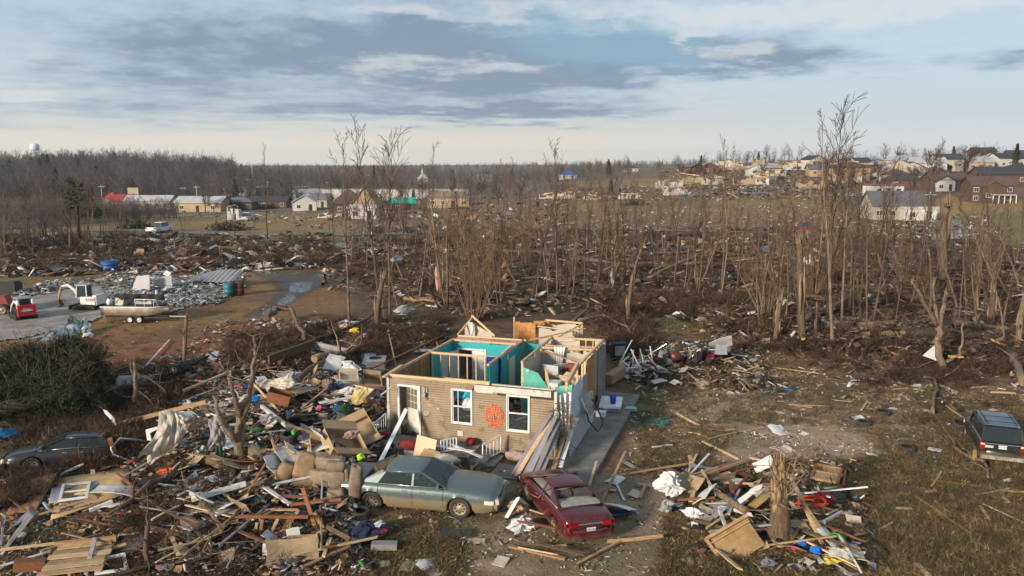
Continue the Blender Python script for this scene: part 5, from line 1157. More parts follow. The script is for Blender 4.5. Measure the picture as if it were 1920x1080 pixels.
# ---------------------------------------------- things in and around the house
def item(name, label, cat, loc, rz=0, rot=None, group=None): return thing(name, label, cat, loc, HY + rz, group, rot)
def simple(name, label, cat, mb, m, loc, rz=0, rot=None, group=None):
 o = mb.obj(name, m); o.location = loc; o.rotation_euler = rot or (0, 0, rz); return tag(o, label, cat, group)
t = item('refrigerator', 'white refrigerator standing in the front right room', 'fridge', HL(6.15, 4.35, .46)); mb = MB(); mb.box((0, 0, .8), (.7, .65, 1.6)); mb.obj('body', whitep, t); mb = MB(); mb.box((0, -.35, .55), (.68, .05, 1.08)); mb.obj('door', whitep, t); mb = MB(); mb.box((0, -.35, 1.37), (.68, .05, .44)); mb.obj('door', whitep, t)
t = item('stove', 'grey-white appliance right of the refrigerator', 'appliance', HL(6.85, 4.1, .46), .25); mb = MB(); mb.box((0, 0, .65), (.55, .6, 1.3)); mb.obj('body', mat('appliance_grey', (.45, .47, .5), .4, .1, 2), t); mb = MB(); mb.box((0, -.32, .6), (.5, .03, 1.0)); mb.obj('door', mat('appliance_grey', (0, 0, 0)), t)
t = item('loose_door', 'grey panelled door leaning in the middle room', 'door', HL(5.75, 5.5, .46), -.15, ); mb = MB(); mb.box((0, 0, 1.05), (.85, .05, 2.1), Euler((.12, 0, 0))); mb.box((0, -.03, 1.5), (.55, .02, .7), Euler((.12, 0, 0))); mb.obj('leaf', mat('grey_door', (.36, .38, .40), .6, .15, 2), t)
t = item('cabinet', 'reddish brown cabinet tipped in the middle room', 'cabinet', HL(5.35, 4.9, .9)); mb = MB(); mb.box((0, 0, .65), (.95, .5, 1.3), Euler((.2, .35, .3))); mb.obj('carcass', mat('red_brown', (.16, .05, .025), .6, .3, 3), t); mb = MB(); mb.box((-.1, -.35, .7), (.8, .05, .35), Euler((.2, .35, .3))); mb.obj('door', mat('red_brown', (0, 0, 0)), t)
t = item('cabinet', 'small dark red cupboard hanging in the back right room', 'cabinet', HL(6.5, 6.3, 1.9)); mb = MB(); mb.box((0, 0, .3), (.7, .35, .5)); mb.obj('carcass', mat('red_brown', (0, 0, 0)), t)
clothb = mat('royal_blue_cloth', (.012, .035, .22), .9, .25, 3)
def drape(w, h, folds=5, depth=.07, n=22, rows=10, seed=0, taper=1.0, pinch=0.0):
 rng = np.random.default_rng(seed); ph = rng.random() * 6; R = []
 for j in range(rows):
  v = j / (rows - 1); r = []
  for i in range(n):
   u = i / (n - 1) - .5; r.append((u * w * (1 - (1 - taper) * v) * (1 - pinch * math.sin(v * 3.14)), depth * math.sin(u * folds * 6.283 + ph + v) * (.4 + v) + rng.normal(0, .006), -h * v + rng.normal(0, .008) - (.06 * h * abs(math.sin(u * 7 + ph)) if j == rows - 1 else 0)))
  R.append(r)
 mb = MB(); mb.grid(R, thick=0); return mb
for dx, lb in ((3.15, 'left one of the two royal blue curtains hanging at the teal room corner'), (3.5, 'right one of the two royal blue curtains hanging at the teal room corner')):
 simple('curtain', lb, 'curtain', drape(.42, 2.1, 3, .06, seed=int(dx * 10), taper=.7), clothb, HL(dx, 4.22, 3.03), HY)
simple('hanging_wrap', 'white torn plastic hanging over the beam in the middle room', 'plastic sheet', drape(.6, 1.1, 4, .1, seed=4, taper=.4), whitep, HL(5.8, 6.9, 3.1), HY)
simple('awning_cloth', 'turquoise cloth seen through the left front window', 'cloth', drape(1.0, .35, 2, .05, seed=6), mat('turquoise_cloth', (.02, .42, .5), .8, .2, 3), HL(3.35, .6, 2.45), HY, rot=(-.6, 0, HY))
mb = MB(); mb.lathe([(.0, 0), (.45, .05), (.5, .3), (.35, .5), (0, .58)], 14); simple('pillow_heap', 'white bundle behind the left front window', 'bedding', mb, whitep, HL(3.5, .8, 1.55))
def leaning(name, label, cat, pts, m, t=.02, group=None, bend=0.0):
 """a flat board between four world corners"""
 a, b, c, d = [Vector(p) for p in pts]; o = a.copy(); R = []
 nn = (b - a).cross(d - a).normalized()
 for j in range(7):
  v = j / 6; R.append([((a.lerp(b, i / 6)).lerp(d.lerp(c, i / 6), v) + nn * (bend * math.sin(math.pi * v)) - o)[:] for i in range(7)])
 mb = MB(); mb.grid(R, smooth=False); V = [Vector(p) for p in mb.v]; F0 = list(mb.f); mb2 = MB(); mb2.add([v + nn * t / 2 for v in V], F0); mb2.add([v - nn * t / 2 for v in V], [tuple(reversed(f)) for f in F0])
 n = len(V); e = [i for i in range(7)] + [i * 7 + 6 for i in range(1, 7)] + [42 + i for i in range(5, -1, -1)] + [i * 7 for i in range(5, 0, -1)]
 for i in range(len(e)): p, q = e[i], e[(i + 1) % len(e)]; mb2.f.append((q, p, n + p, n + q)); mb2.mi.append(0); mb2.sm.append(False)
 q = mb2.obj(name, m); q.location = o; return tag(q, label, cat, group)
leaning('wall_sheet', 'large pale blue-white sheet leaning on the right side of the house', 'panel', [HL(7.75, 1.2, .25), HL(7.7, 4.2, .25), HL(7.52, 4.2, 2.5), HL(7.5, 2.2, 2.2)], mat('pale_sheet', (.50, .52, .58), .6, .15, 1.2, dirt=((.25, .22, .2), 1.5, .6)), .02)
leaning('wall_sheet', 'second whitish sheet hanging lower on the right side', 'panel', [HL(7.95, .3, .2), HL(7.9, 2.2, .22), HL(7.6, 2.3, 1.6), HL(7.6, .9, 1.5)], mat('pale_sheet', (0, 0, 0)), .02)
leaning('wall_sheet', 'dark grey flat siding sheet lying against the right wall base', 'panel', [HL(8.05, .0, .22), HL(8.0, 5.0, .22), HL(7.6, 5.0, 1.1), HL(7.6, .6, 1.2)], tin, .02)
vx = [(7.35, .0, 2.2, 6.35, -2.3), (7.4, .1, 2.0, 6.55, -2.5), (7.48, .2, 1.9, 6.85, -2.6), (7.5, .35, 2.1, 7.05, -2.75), (7.6, .5, 1.9, 7.3, -2.7), (7.65, .9, 1.7, 7.5, -2.5), (7.75, 1.4, 1.5, 7.85, -2.0), (7.6, .2, 1.5, 6.7, -2.1), (7.85, 2.0, 1.2, 8.05, -1.6)]
for k, (x0, y0, z0, x1, y1) in enumerate(vx):
 w = .17; m = (lav, pine, lav, tin, lav, lav, plank, lav, whitep)[k]; cn = {lav: 'lavender-grey', pine: 'pale wood', whitep: 'white', tin: 'grey', plank: 'brown wood'}[m]
 ordn = ('first', 'second', 'third', 'fourth', 'fifth', 'sixth', 'seventh', 'hidden', 'last')[k]
 leaning('siding_strip', f'{ordn} {cn} strip from the left, fanned at the front right corner', 'siding strip', [HL(x0 - w / 2, y0, z0), HL(x0 + w / 2, y0 + .08, z0), HL(x1 + w / 2, y1, .14 + .03 * k), HL(x1 - w / 2, y1 - .05, .14 + .03 * k)], m, .012, 'strips of siding fanned at the house corner', bend=-.12 - .03 * (k % 3))
simple('torn_wrap', 'white torn insulation wrap at the front right house corner', 'house wrap', drape(.8, 1.7, 3, .16, seed=12, taper=.5), whitep, HL(7.65, .25, 2.75), HY + .9)
simple('torn_wrap', 'white crumpled wrap below the right side sheets', 'house wrap', drape(.7, 1.0, 3, .14, seed=13, taper=.7), whited, HL(8.0, 3.8, 1.9), HY + 1.3)
t = thing('vine_tangle', 'brown vines tangled at the front right house corner', 'vine', HL(7.6, .1, .1)); rr = np.random.default_rng(3); S = []
for _ in range(60):
 q = npv([rr.normal(0, .15), rr.normal(0, .15), rr.uniform(.3, 2.6)]); d = rr.normal(0, 1, 3)
 for j in range(5): d = d + rr.normal(0, .5, 3) + npv([0, 0, -.25]); d /= np.linalg.norm(d); q2 = q + d * .18; q2[2] = max(q2[2], .02); S.append((q, q2, .016, .012)); q = q2
put('stem', twigs_mesh('stem', S, mat('vine', (.22, .14, .06), .9, .4, 3), .008), t)
t = thing('window_frame', 'bent dark metal frame hanging by the right side sheets', 'frame', HL(8.1, 2.6, .9)); mb = MB(); mb.tube([(0, 0, .7), (.1, -.3, .1), (.5, -.5, -.3), (.75, -.2, 0), (.5, .2, .6), (.3, .3, .9)], .035, 6); mb.obj('bar', mat('black_metal', (.02, .02, .02), .5, .2, 3), t); mb = MB(); mb.tube([(-.2, .1, 1.0), (0, -.1, .6), (.2, -.3, .2), (.4, 0, .5)], .03, 6); mb.obj('bar', whitep, t)
t = item('freezer_lid', 'white flat freezer door lying on the concrete walk', 'freezer door', HL(8.35, 7.25, .38), .12); mb = MB(); mb.box((0, 0, .04), (1.05, 1.75, .09)); mb.obj('panel', mat('enamel', (.74, .76, .78), .35, .06, 2), t); mb = MB(); mb.box((0, 0, -.1), (.95, 1.6, .18)); mb.obj('base', tin, t); mb = MB(); mb.box((-.42, .25, .09), (.03, .25, .03)); mb.obj('handle', tin, t)
t = item('bucket', 'royal blue plastic bucket on the white freezer door', 'bucket', HL(8.5, 6.95, .475)); mb = MB(); mb.lathe([(0, .01), (.13, 0), (.17, .36), (.185, .37), (.18, .39), (.165, .385), (.155, .36), (.12, .02), (0, .02)], 20); mb.obj('tub', mat('blue_plastic', (.008, .06, .38), .35, .1, 3, bump=0), t); mb = MB(); mb.tube([(.18 * math.cos(a), .18 * math.sin(a) * .3 - .08, .37 - .12 * math.sin(a)) for a in np.linspace(0, 3.14, 9)], .006, 5); mb.obj('handle', whitep, t)
mb = MB(); mb.box((0, 0, .1), (.42, .36, .2)); mb.box((0, 0, .21), (.46, .4, .03)); simple('plastic_box', 'small white box on the walk in front of the freezer door', 'box', mb, mat('enamel', (0, 0, 0)), HL(8.15, 5.75, .17), HY)
mb = MB(); mb.prism([(-.3, -.2), (.35, -.15), (.2, .3), (-.2, .25)], .12); simple('green_slab', 'pale green slab at the far walk corner', 'slab', mb, mat('green_glass', (.22, .34, .32), .3, .2, 3), HL(9.3, 7.3, .1), HY)
t = thing('porch_post', 'white fallen porch post leaning towards the green sedan', 'post', HL(1.0, -3.3, .05)); mb = MB(); A = HL(1.0, -3.3, .05); B = at(761, 768, HL(1.45, -.6).y); mb.beam((0, 0, 0), B - A, .15, .15, up=(0, 1, 0)); mb.obj('shaft', mat('enamel', (0, 0, 0)), t); mb = MB(); mb.box((0, 0, .03), (.2, .2, .06)); mb.obj('foot', whitep, t)
leaning('fallen_board', 'white aluminium trim lying over the porch steps', 'trim board', [HL(2.9, -1.1, .7), HL(2.95, -1.0, .7), HL(4.9, -1.6, .42), HL(4.85, -1.75, .42)], whitep, .04)
leaning('fallen_board', 'second white trim strip beside the first over the porch', 'trim board', [HL(2.6, -1.4, .55), HL(2.7, -1.25, .55), HL(4.5, -1.5, .6), HL(4.45, -1.68, .6)], whitep, .03)
leaning('drywall_piece', 'cream sheet with rounded torn top behind the green sedan', 'drywall', [HL(2.05, -2.2, .1), HL(3.0, -2.3, .1), HL(3.0, -1.85, 1.0), HL(2.1, -1.75, 1.1)], mat('cream_board', (.58, .46, .30), .8, .15, 2), .03)
leaning('drywall_piece', 'tan board in front of the cream sheet', 'drywall', [HL(2.3, -2.6, .1), HL(3.3, -2.6, .1), HL(3.3, -2.2, .65), HL(2.6, -2.2, .75)], mat('tan_board', (.34, .22, .11), .8, .2, 2), .03)
for k, (x, y, z, s, c, lb) in enumerate([(.15, -.7, .42, .2, (.35, .02, .03), 'red bag on the left end of the porch'), (3.9, -.45, .42, .22, (.22, .015, .02), 'dark red bowl by the wall on the porch'), (1.7, -1.7, .42, .3, (.20, .02, .02), 'long dark red cushion at the porch edge'),
           (6.0, -.7, .05, .3, (.42, .30, .26), 'stained pinkish pillow on the ground by the wall'), (3.6, -2.4, .2, .35, (.5, .45, .38), 'torn whitish cushion behind the green sedan')]):
 mb = MB(); rng = np.random.default_rng(k); P_ = [[((s * (1.6 if k > 1 else 1)) * math.cos(a) * math.cos(b) * (1 + .12 * rng.normal()), s * math.sin(a) * math.cos(b) * (1 + .12 * rng.normal()), s * .7 + s * .7 * math.sin(b)) for a in np.linspace(0, 6.283, 13)] for b in np.linspace(-1.5, 1.5, 8)]
 mb.grid(P_); simple('cushion' if k > 1 else 'bag', lb, 'cushion' if k > 1 else 'bag', mb, mat(f'soft_{k}', c, .9, .4, 5), HL(x, y, z), HY)
# -- vehicles
rubber = mat('rubber', (.022, .020, .018), .85, .4, 6, col2=(.05, .042, .03), rnd=.1)
mudrim = mat('muddy_rim', (.30, .26, .19), .6, .3, 6, metal=.3, col2=(.18, .14, .09))
chrome = mat('dull_chrome', (.55, .55, .54), .25, .1, 4, metal=.8, bump=0)
blackp = mat('black_plastic', (.018, .018, .018), .6, .3, 5)
redl = mat('red_lens', (.24, .008, .008), .2, .1, 5, bump=0); clearl = mat('clear_lens', (.55, .52, .45), .15, .2, 5, bump=0); amber = mat('amber_lens', (.6, .2, .02), .2, .1, 5, bump=0)
platem = mat('licence_plate', (.55, .60, .62), .5, .1, 4, bump=0)
cabin = mat('cabin_trim', (.20, .18, .15), .9, .3, 3); greyshelf = mat('shelf_grey', (.33, .31, .28), .9, .25, 3)
def sub_tyre(t, x, y, r, w, rim=mudrim, holes=8, name='wheel', z=None):
 z = r if z is None else z; s = 1 if y > 0 else -1
 mb = MB(); mb.lathe([(0, -w * .3), (r * .45, -w * .3), (r * .45, w * .3), (0, w * .3)], 12, Matrix.Translation((x, y, z)) @ Matrix.Rotation(math.pi / 2, 4, 'X')); wh = mb.obj(name, blackp, t)
 M = Matrix.Translation((x, y, z)) @ Matrix.Rotation(-s * math.pi / 2, 4, 'X')      # local +z points outwards
 mb = MB(); mb.lathe([(r * .62, -w / 2), (r * .9, -w / 2), (r * .98, -w * .38), (r, -w * .2), (r, w * .2), (r * .98, w * .38), (r * .9, w / 2), (r * .62, w * .5), (r * .60, w * .40)], 28, M); mb.obj('tyre', rubber, wh)
 mb = MB(); mb.lathe([(r * .63, w * .44), (r * .60, w * .46), (r * .56, w * .34), (r * .22, w * .40), (r * .16, w * .5), (0, w * .5)], 28, M); mb.cur = 1
 for k in range(holes):
  a = 6.283 * k / holes; q = MB(); q.lathe([(r * .085, 0), (r * .085, .012), (0, .012)], 8, M @ Matrix.Translation((r * .40 * math.cos(a), r * .40 * math.sin(a), w * .365))); mb.add(q.v, q.f)
 mb.obj('rim', [rim, hole], wh)
def car(t, paint, L=5.3, W=1.95, wb=2.9, xr=-1.42, r=.34, prof=None, gh=None, zb=.2, tum=.74, open_rear=False, open_side=(), openglass=.0, end=.16, rearlights='sides', mould=None, boxy=1.0, rimm=mudrim, wheels=True, bumper=None):
 """prof: [(x, z)] upper body line from tail to nose; gh: (xd, xc, xb, xa, zroof) rear glass base, roof rear, roof front, windscreen base"""
 X0, X1 = prof[0][0], prof[-1][0]; px_, pz_ = [p[0] for p in prof], [p[1] for p in prof]; xf = xr + wb; ra = r + .055
 def zt(x): return float(np.interp(x, px_, pz_))
 def wd(x):
  u = max(0, (x - (X1 - .75)) / .75); v = max(0, ((X0 + .6) - x) / .6); return W / 2 * (1 - end * u ** 2.4) * (1 - end * .7 * v ** 2.6)
 xs = sorted(set(list(np.linspace(X0, X1, 46)) + [xr + ra * math.cos(a) for a in np.linspace(0, math.pi, 13)] + [xf + ra * math.cos(a) for a in np.linspace(0, math.pi, 13)] + [gh[0], gh[3]]))
 rows = []
 for x in xs:
  w = wd(x); z1 = zt(x); zz = zb + .10 * max(0, (x - X1 + .5) / .5) + .12 * max(0, (X0 + .5 - x) / .5); zr_ = zz
  for c in (xr, xf):
   if abs(x - c) < ra: zr_ = max(zr_, r + math.sqrt(ra * ra - (x - c) ** 2))
  h = z1 - zz
  pts = [(w * .90, zz), (w * .975, zz + .10), (w * 1.0, zz + h * .42), (w * .995, zz + h * .68), (w * .965, zz + h * .86), (w * .90, z1 - .02), (w * .76, z1 + .012 * boxy), (w * .4, z1 + .035 * boxy), (0, z1 + .045 * boxy)]
  half = [(a, max(b, zr_) if i < 4 else b) for i, (a, b) in enumerate(pts)]
  rows.append([(x, -a, b) for a, b in half] + [(x, a, b) for a, b in reversed(half[:-1])])
 n = len(rows[0]); mb = MB(); o = 0
 vs = [p for r_ in rows for p in r_]; fs = []; mi = []
 for i in range(len(rows) - 1):
  for j in range(n - 1):
   xm = (xs[i] + xs[i + 1]) / 2; inside = gh[0] + .04 < xm < gh[3] - .04 and 6 <= j <= n - 8
   fs.append((i * n + j, (i + 1) * n + j, (i + 1) * n + j + 1, i * n + j + 1)); mi.append(1 if inside else 0)
 mb.add(vs, fs, smooth=True); mb.mi = mi; k = len(rows) - 1
 for base, flip in ((0, 0), (k * n, 1)):
  f = [base + j for j in range(n)]; mb.f.append(tuple(reversed(f)) if not flip else tuple(f)); mb.mi.append(0); mb.sm.append(False)
 mb.cur = 2; mb.box(((X0 + X1) / 2, 0, (zb + .6) / 2 + .05), (X1 - X0 - .9, W * .74, .38)); mb.cur = 0
 body = mb.obj('body', [paint, greyshelf if open_rear else cabin, hole], t)
 xd, xc, xb, xa, zr = gh; yl = W / 2 * .84; yu = W / 2 * tum; gl = glassmat('car_glass', (.016, .024, .024), .06, 1)
 zl_r, zl_f = zt(xd) + .0, zt(xa) + .0
 def LL(x): return zt(x) + .01
 A = Vector
 def pil(name, a, b, w1, w2, d=.03):
  mb = MB(); mb.beam(a, b, w1, d); return mb.obj(name, paint, t)
 rf = []
 for i in range(9):
  u = i / 8; x = xc + (xb - xc) * u; zz = zr - .045 * (2 * u - 1) ** 4 + .0; rf.append([(x, yu * v, zz - .06 * abs(v) ** 3.5 - .0) for v in np.linspace(-1, 1, 11)])
 mb = MB(); mb.grid(rf, thick=.04); mb.obj('roof', paint, t)
 zu = zr - .085
 def gpanel(name, q, m=gl, parent=t):
  a, b, c, d = [Vector(p) for p in q]; nn = (b - a).cross(d - a).normalized(); R = [[tuple(a.lerp(b, i / 4).lerp(d.lerp(c, i / 4), j / 3)) for i in range(5)] for j in range(4)]
  mb = MB(); mb.grid(R, thick=0); return mb.obj(name, m, parent)
 gpanel('windscreen', [(xa, -yl, LL(xa)), (xa, yl, LL(xa)), (xb, yu, zu + .03), (xb, -yu, zu + .03)])
 if not open_rear: gpanel('rear_window', [(xd, yl, LL(xd)), (xd, -yl, LL(xd)), (xc, -yu, zu + .03), (xc, yu, zu + .03)])
 else:
  mb = MB(); mb.beam((xd + .25, -yl * .9, LL(xd) + .06), (xd + .25, yl * .9, LL(xd) + .06), .35, .05); mb.obj('parcel_shelf', greyshelf, t); mb = MB(); e_ = .03; mb.tube([(xd, -yl, LL(xd) + e_), (xd, yl, LL(xd) + e_), (xc, yu, zu + .04), (xc, -yu, zu + .04), (xd, -yl, LL(xd) + e_)], .025, 6); mb.obj('rear_seal', blackp, t)
  for k in range(2):
   mb = MB(); mb.box((xd + .95, (-.38, .38)[k], LL(xd) - .05), (.25, .68, .5), Euler((0, -.25, 0))); mb.obj('seat_back', mat('car_seat', (.07, .062, .055), .9, .3, 4), t)
 xm = xr + wb * .47
 for s in (-1, 1):
  zmid = LL(xm); um = (xm - xd) / (xa - xd);
  def low(x): return Vector((x, s * (yl + .045), LL(x) - .0))
  def upp(x): return Vector((x, s * (yu + .005), zu))
  qx = xc + .10; lx = xd + (xc - xd) * .62 + .12
  side = 'front' in open_side and s == 1
  for nm, (a, b, c, d) in (('side_window', (low(lx), low(xm - .03), upp(xm - .03), upp(qx))), ('side_window', (low(xm + .05), low(xa - .12), upp(xb - .02), upp(xm + .05)))):
   if s == 1 and nm in open_side: continue
   gpanel(nm, [a, b, c, d] if s < 0 else [b, a, d, c])
  o_ = Vector((0, s * .012, 0))
  pil('pillar', low(xm) + o_, upp(xm) + o_, .07, .07); pil('pillar', low(xa) + o_ + Vector((.04, 0, -.02)), upp(xb) + o_ + Vector((0, 0, .02)), .07, .06)
  mb = MB(); a, b, c, d = low(xd - .02) + o_, low(lx) + o_, upp(qx) + o_, upp(xc - .06) + o_ + Vector((0, 0, .03)); i_ = Vector((0, -s * .05, 0)); mb.add([a, b, c, d, a + i_, b + i_, c + i_, d + i_], [(0, 1, 2, 3), (7, 6, 5, 4), (0, 4, 5, 1), (2, 6, 7, 3), (1, 5, 6, 2), (3, 7, 4, 0)]); mb.obj('pillar', paint, t)
  mb = MB(); mb.tube([upp(xc) + o_, upp((xb + xc) / 2) + o_ + Vector((0, 0, .01)), upp(xb) + o_], .03, 6); mb.obj('roof_rail', paint, t)
  mb = MB(); mb.tube([low(xd + .1) + o_ * 1.5, low(xm) + o_ * 1.5, low(xa - .06) + o_ * 1.5], .012, 5); mb.obj('window_trim', chrome, t)
  for x in (xm, xf - ra - .12, xr + ra * .55):
   mb = MB(); z0 = zb + .06 if x != xr + ra * .55 else r + ra * .9; pts = []
   for z in np.linspace(z0, LL(x) - .02, 7):
    u = (z - zb) / (zt(x) - zb); w = wd(x) * float(np.interp(u, [0, .15, .42, .68, .86, .98], [.90, .975, 1.0, .995, .965, .90])); pts.append((x, s * (w + .003), z))
   mb.tube(pts, .007, 4, cap=False); mb.obj('door_seam', hole, t)
  for x in (xm - .82, xm + .32) if xm - .82 > xr - .2 else (xm + .3,):
   x = max(x, xm - .78); mb = MB(); mb.box((x if x > xm else xm - .25, 0, 0), (.17, .02, .035)); hdl = mb.obj('door_handle', chrome, t); z = zb + (zt(x) - zb) * .80; hdl.location = (0, s * (wd(x) * .975 + .012), z)
  if mould: mb = MB(); mb.box(((xr + xf) / 2, s * (wd(0) + .006), zb + (zt(0) - zb) * .46), (wb - 2 * ra - .02, .015, .05)); mb.obj('side_moulding', mould, t)
  mb = MB(); mb.box((xa - .22, s * (yl + .16), LL(xa) + .09), (.09, .2, .13), taper=.85); mb.obj('mirror', paint if not mould else mould, t)
  zl = zt(X1 - .1) - .06
  mb = MB(); mb.box((X1 - .06, s * wd(X1 - .1) * .74, zl - .08), (.12, wd(X1) * .44, .15), Euler((0, 0, -s * .28)), taper=.9); mb.obj('headlight', clearl, t)
  mb = MB(); mb.box((X1 - .25, s * (wd(X1 - .24) - .008), zl - .08), (.3, .04, .13), Euler((0, .06, -s * .14))); mb.obj('side_lamp', clearl, t)
  if rearlights == 'sides':
   zz = zt(X0 + .1) - .12; mb = MB(); mb.box((X0 + .035, s * wd(X0 + .05) * .72, zz - .03), (.09, wd(X0) * .42, .15), Euler((0, 0, s * .12))); mb.obj('tail_light', redl, t)
   mb = MB(); mb.box((X0 + .14, s * (wd(X0 + .14) - .01), zz - .03), (.2, .035, .13)); mb.obj('tail_light', redl, t)
  else:
   mb = MB(); mb.box((X0 - .005, s * W / 2 * .86, zb + .62), (.05, .2, .3)); mb.obj('tail_light', redl, t)
   mb = MB(); mb.box((X0 - .012, s * W / 2 * .86, zb + .70), (.045, .16, .09)); mb.obj('reverse_lamp', clearl, t)
 for x, nm in ((X1, 'front_bumper'), (X0, 'rear_bumper')):
  sgn = 1 if x == X1 else -1; P_ = []
  for v in np.linspace(-1, 1, 13): P_.append((x + sgn * (.07 - .20 * abs(v) ** 3), v * (W / 2 * .97), zb + .25))
  mb = MB(); R = [[(p[0] - sgn * .03 * (k == 0 or k == 3), p[1], p[2] + dz) for p in P_] for k, dz in enumerate((-.14, -.10, .10, .16))]; mb.grid(R if sgn > 0 else R[::-1]); q = mb.obj(nm, bumper or paint, t)
 mb = MB(); zl = zt(X1 - .1) - .14; mb.box((X1 + .01, 0, zl), (.05, W * .36, .15)); g_ = mb.obj('grille', blackp, t)
 for k in range(5): mb = MB(); mb.box((X1 + .04, 0, zl - .06 + .03 * k), (.012, W * .35, .008)); mb.obj('bar', chrome, g_)
 mb = MB(); mb.box((X0 + .0, 0, zb + (.42 if rearlights == 'sides' else .62)), (.02, .31, .155)); pl = mb.obj('licence_plate', platem, t); pl.location.x = -.045
 if wheels:
  for x in (xr, xf):
   for s in (-1, 1): sub_tyre(t, x, s * (W / 2 - .135), r, .22, rimm)
 mb = MB(); mb.beam((xa - .02, -.5, LL(xa) + .05), (xa - .25, -.0, LL(xa) + .22), .025, .012); mb.beam((xa - .02, .2, LL(xa) + .05), (xa - .25, .65, LL(xa) + .22), .025, .012); mb.obj('wiper', blackp, t)
 return t
teal_car = carpaint('grey_teal_paint', (.078, .118, .120), .95, zlo=.38, zhi=.86, mudcol=(.20, .155, .085))
t = thing('sedan', 'mud-splashed grey-green four-door sedan parked in front of the house', 'car', (-3.12, 27.0, .03), math.radians(-9), rot=(math.radians(1), 0, math.radians(-10)))
SED = [(-2.68, .60), (-2.67, .80), (-2.60, .95), (-2.4, 1.0), (-1.6, 1.02), (-1.0, 1.0), (0.6, .98), (1.1, .98), (1.7, .94), (2.3, .88), (2.52, .82), (2.62, .70), (2.67, .55)]
car(t, teal_car, 5.35, 1.96, 2.9, -1.42, .355, SED, (-1.80, -1.05, .22, 1.02, 1.47), .21, .70, mould=teal_car, end=.10, bumper=mat('bumper_tan', (.30, .28, .23), .5, .3, 4, dirt=((.20, .15, .09), 3, .5)))
t.location = (-3.2, 27.0, .02); t.scale = (1.085, 1.03, 1.04)
def plate_text(parent, txt, x, z, size, m, rz=-math.pi / 2):
 c = bpy.data.curves.new('text', 'FONT'); c.body = txt; c.size = size; c.align_x = 'CENTER'; c.align_y = 'CENTER'; c.extrude = .001
 o = bpy.data.objects.new('plate_text', c); COL.objects.link(o); dg = bpy.context.evaluated_depsgraph_get(); me = bpy.data.meshes.new_from_object(o.evaluated_get(dg)); bpy.data.objects.remove(o)
 me.materials.clear(); me.materials.append(m); q = put('lettering', me, parent); q.location = (x, 0, z); q.rotation_euler = (math.pi / 2, 0, rz); return q
maroon = carpaint('maroon_paint', (.078, .006, .011), .6, zlo=.1, zhi=.75, mudcol=(.19, .10, .055), specks=False, rough=.25)
t = thing('sedan', 'crushed maroon sedan without rear glass, its tail towards the camera', 'car', (1.72, 26.1, .03), math.radians(107), rot=(math.radians(1.5), math.radians(-1), math.radians(108)), scale=.97)
TAU = [(-2.5, .55), (-2.49, .74), (-2.42, .92), (-2.2, .99), (-1.55, 1.03), (-1.0, 1.0), (.6, .94), (1.2, .92), (1.8, .84), (2.2, .74), (2.42, .62), (2.5, .5)]
car(t, maroon, 5.0, 1.85, 2.76, -1.45, .33, TAU, (-1.72, -.72, .35, 1.35, 1.40), .2, .68, open_rear=True, open_side=('side_window',), end=.24, rimm=mat('mud_rim2', (.22, .16, .09), .8, .3, 5))
mb = MB(); mb.box((-2.49, 0, .80), (.03, .85, .035)); mb.obj('trunk_trim', chrome, t)
mb = MB(); mb.tube([(-2.3, -.62, 1.03), (-2.42, -.66, .93), (-2.47, -.66, .66), (-2.47, .66, .66), (-2.42, .66, .93), (-2.3, .62, 1.03)], .008, 4); mb.obj('boot_seam', hole, t)
for q in t.children:
 if q.name.startswith('licence_plate'): plate_text(q, '178·TRV', -2.5 - 0.012 + .0, .62, .09, mat('plate_ink', (.02, .03, .12), .6, 0, 3, bump=0))
mb = MB(); mb.tube([(-.3, .93, .95), (-.2, .97, .80), (.4, .95, .62), (.9, .93, .5)], .018, 4); mb.obj('scrape', mat('bare_scrape', (.30, .16, .09), .8, .3, 5), t)
a = G(1842, 866); b = G(1812, 832); hd = (b - a); hd.z = 0; ang = math.radians(69); fwd = Vector((math.cos(ang), math.sin(ang), 0)); rgt = Vector((fwd.y, -fwd.x, 0))
dgreen = carpaint('dark_green_paint', (.010, .018, .016), .5, zlo=.3, zhi=1.0, mudcol=(.12, .09, .045), rough=.3)
org = a + fwd * 2.15 + rgt * .87
t = thing('off_roader', 'dark green boxy off-roader with bars on the roof at the right edge', 'car', (org.x - .6, org.y - .6, .03), ang, scale=.93)
SUVP = [(-2.15, .62), (-2.15, 1.0), (-2.12, 1.12), (-1.0, 1.12), (.6, 1.1), (1.0, 1.08), (1.9, 1.0), (2.1, .9), (2.15, .6)]
car(t, dgreen, 4.3, 1.74, 2.6, -1.2, .36, SUVP, (-2.06, -1.9, .35, .85, 1.75), .32, .82, rearlights='posts', end=.06, boxy=.4)
roofm = mat('blue_grey_roof', (.10, .15, .20), .35, .3, 1.5, bump=.05)
mb = MB(); mb.box((-.78, 0, 1.775), (2.1, 1.32, .02)); mb.obj('roof_panel', roofm, t)
for y in (-.55, .55): mb = MB(); mb.tube([(-1.8, y, 1.83), (.1, y, 1.83)], .018, 6); mb.obj('roof_bar', blackp, t)
for x in (-1.4, -.6): mb = MB(); mb.tube([(x, -.62, 1.83), (x, .62, 1.83)], .016, 6); mb.obj('roof_bar', blackp, t)
mb = MB(); mb.box((-2.19, 0, .47), (.14, 1.6, .16)); mb.obj('rear_bumper', mat('rusty_chrome', (.30, .26, .20), .5, .5, 5), t)
mb = MB(); mb.box((-2.185, 0, 1.06), (.03, 1.5, .035)); mb.obj('tailgate_trim', chrome, t); mb = MB(); mb.box((-2.17, .5, .92), (.02, .32, .1)); mb.obj('badge', whited, t)
mb = MB(); mb.box((-1.55, .9, .25), (.1, .16, .5)); mb.box((-1.2, .95, .1), (.5, .2, .2)); mb.obj('bent_panel', mat('rusty_yellow', (.3, .22, .08), .8, .4, 4), t)
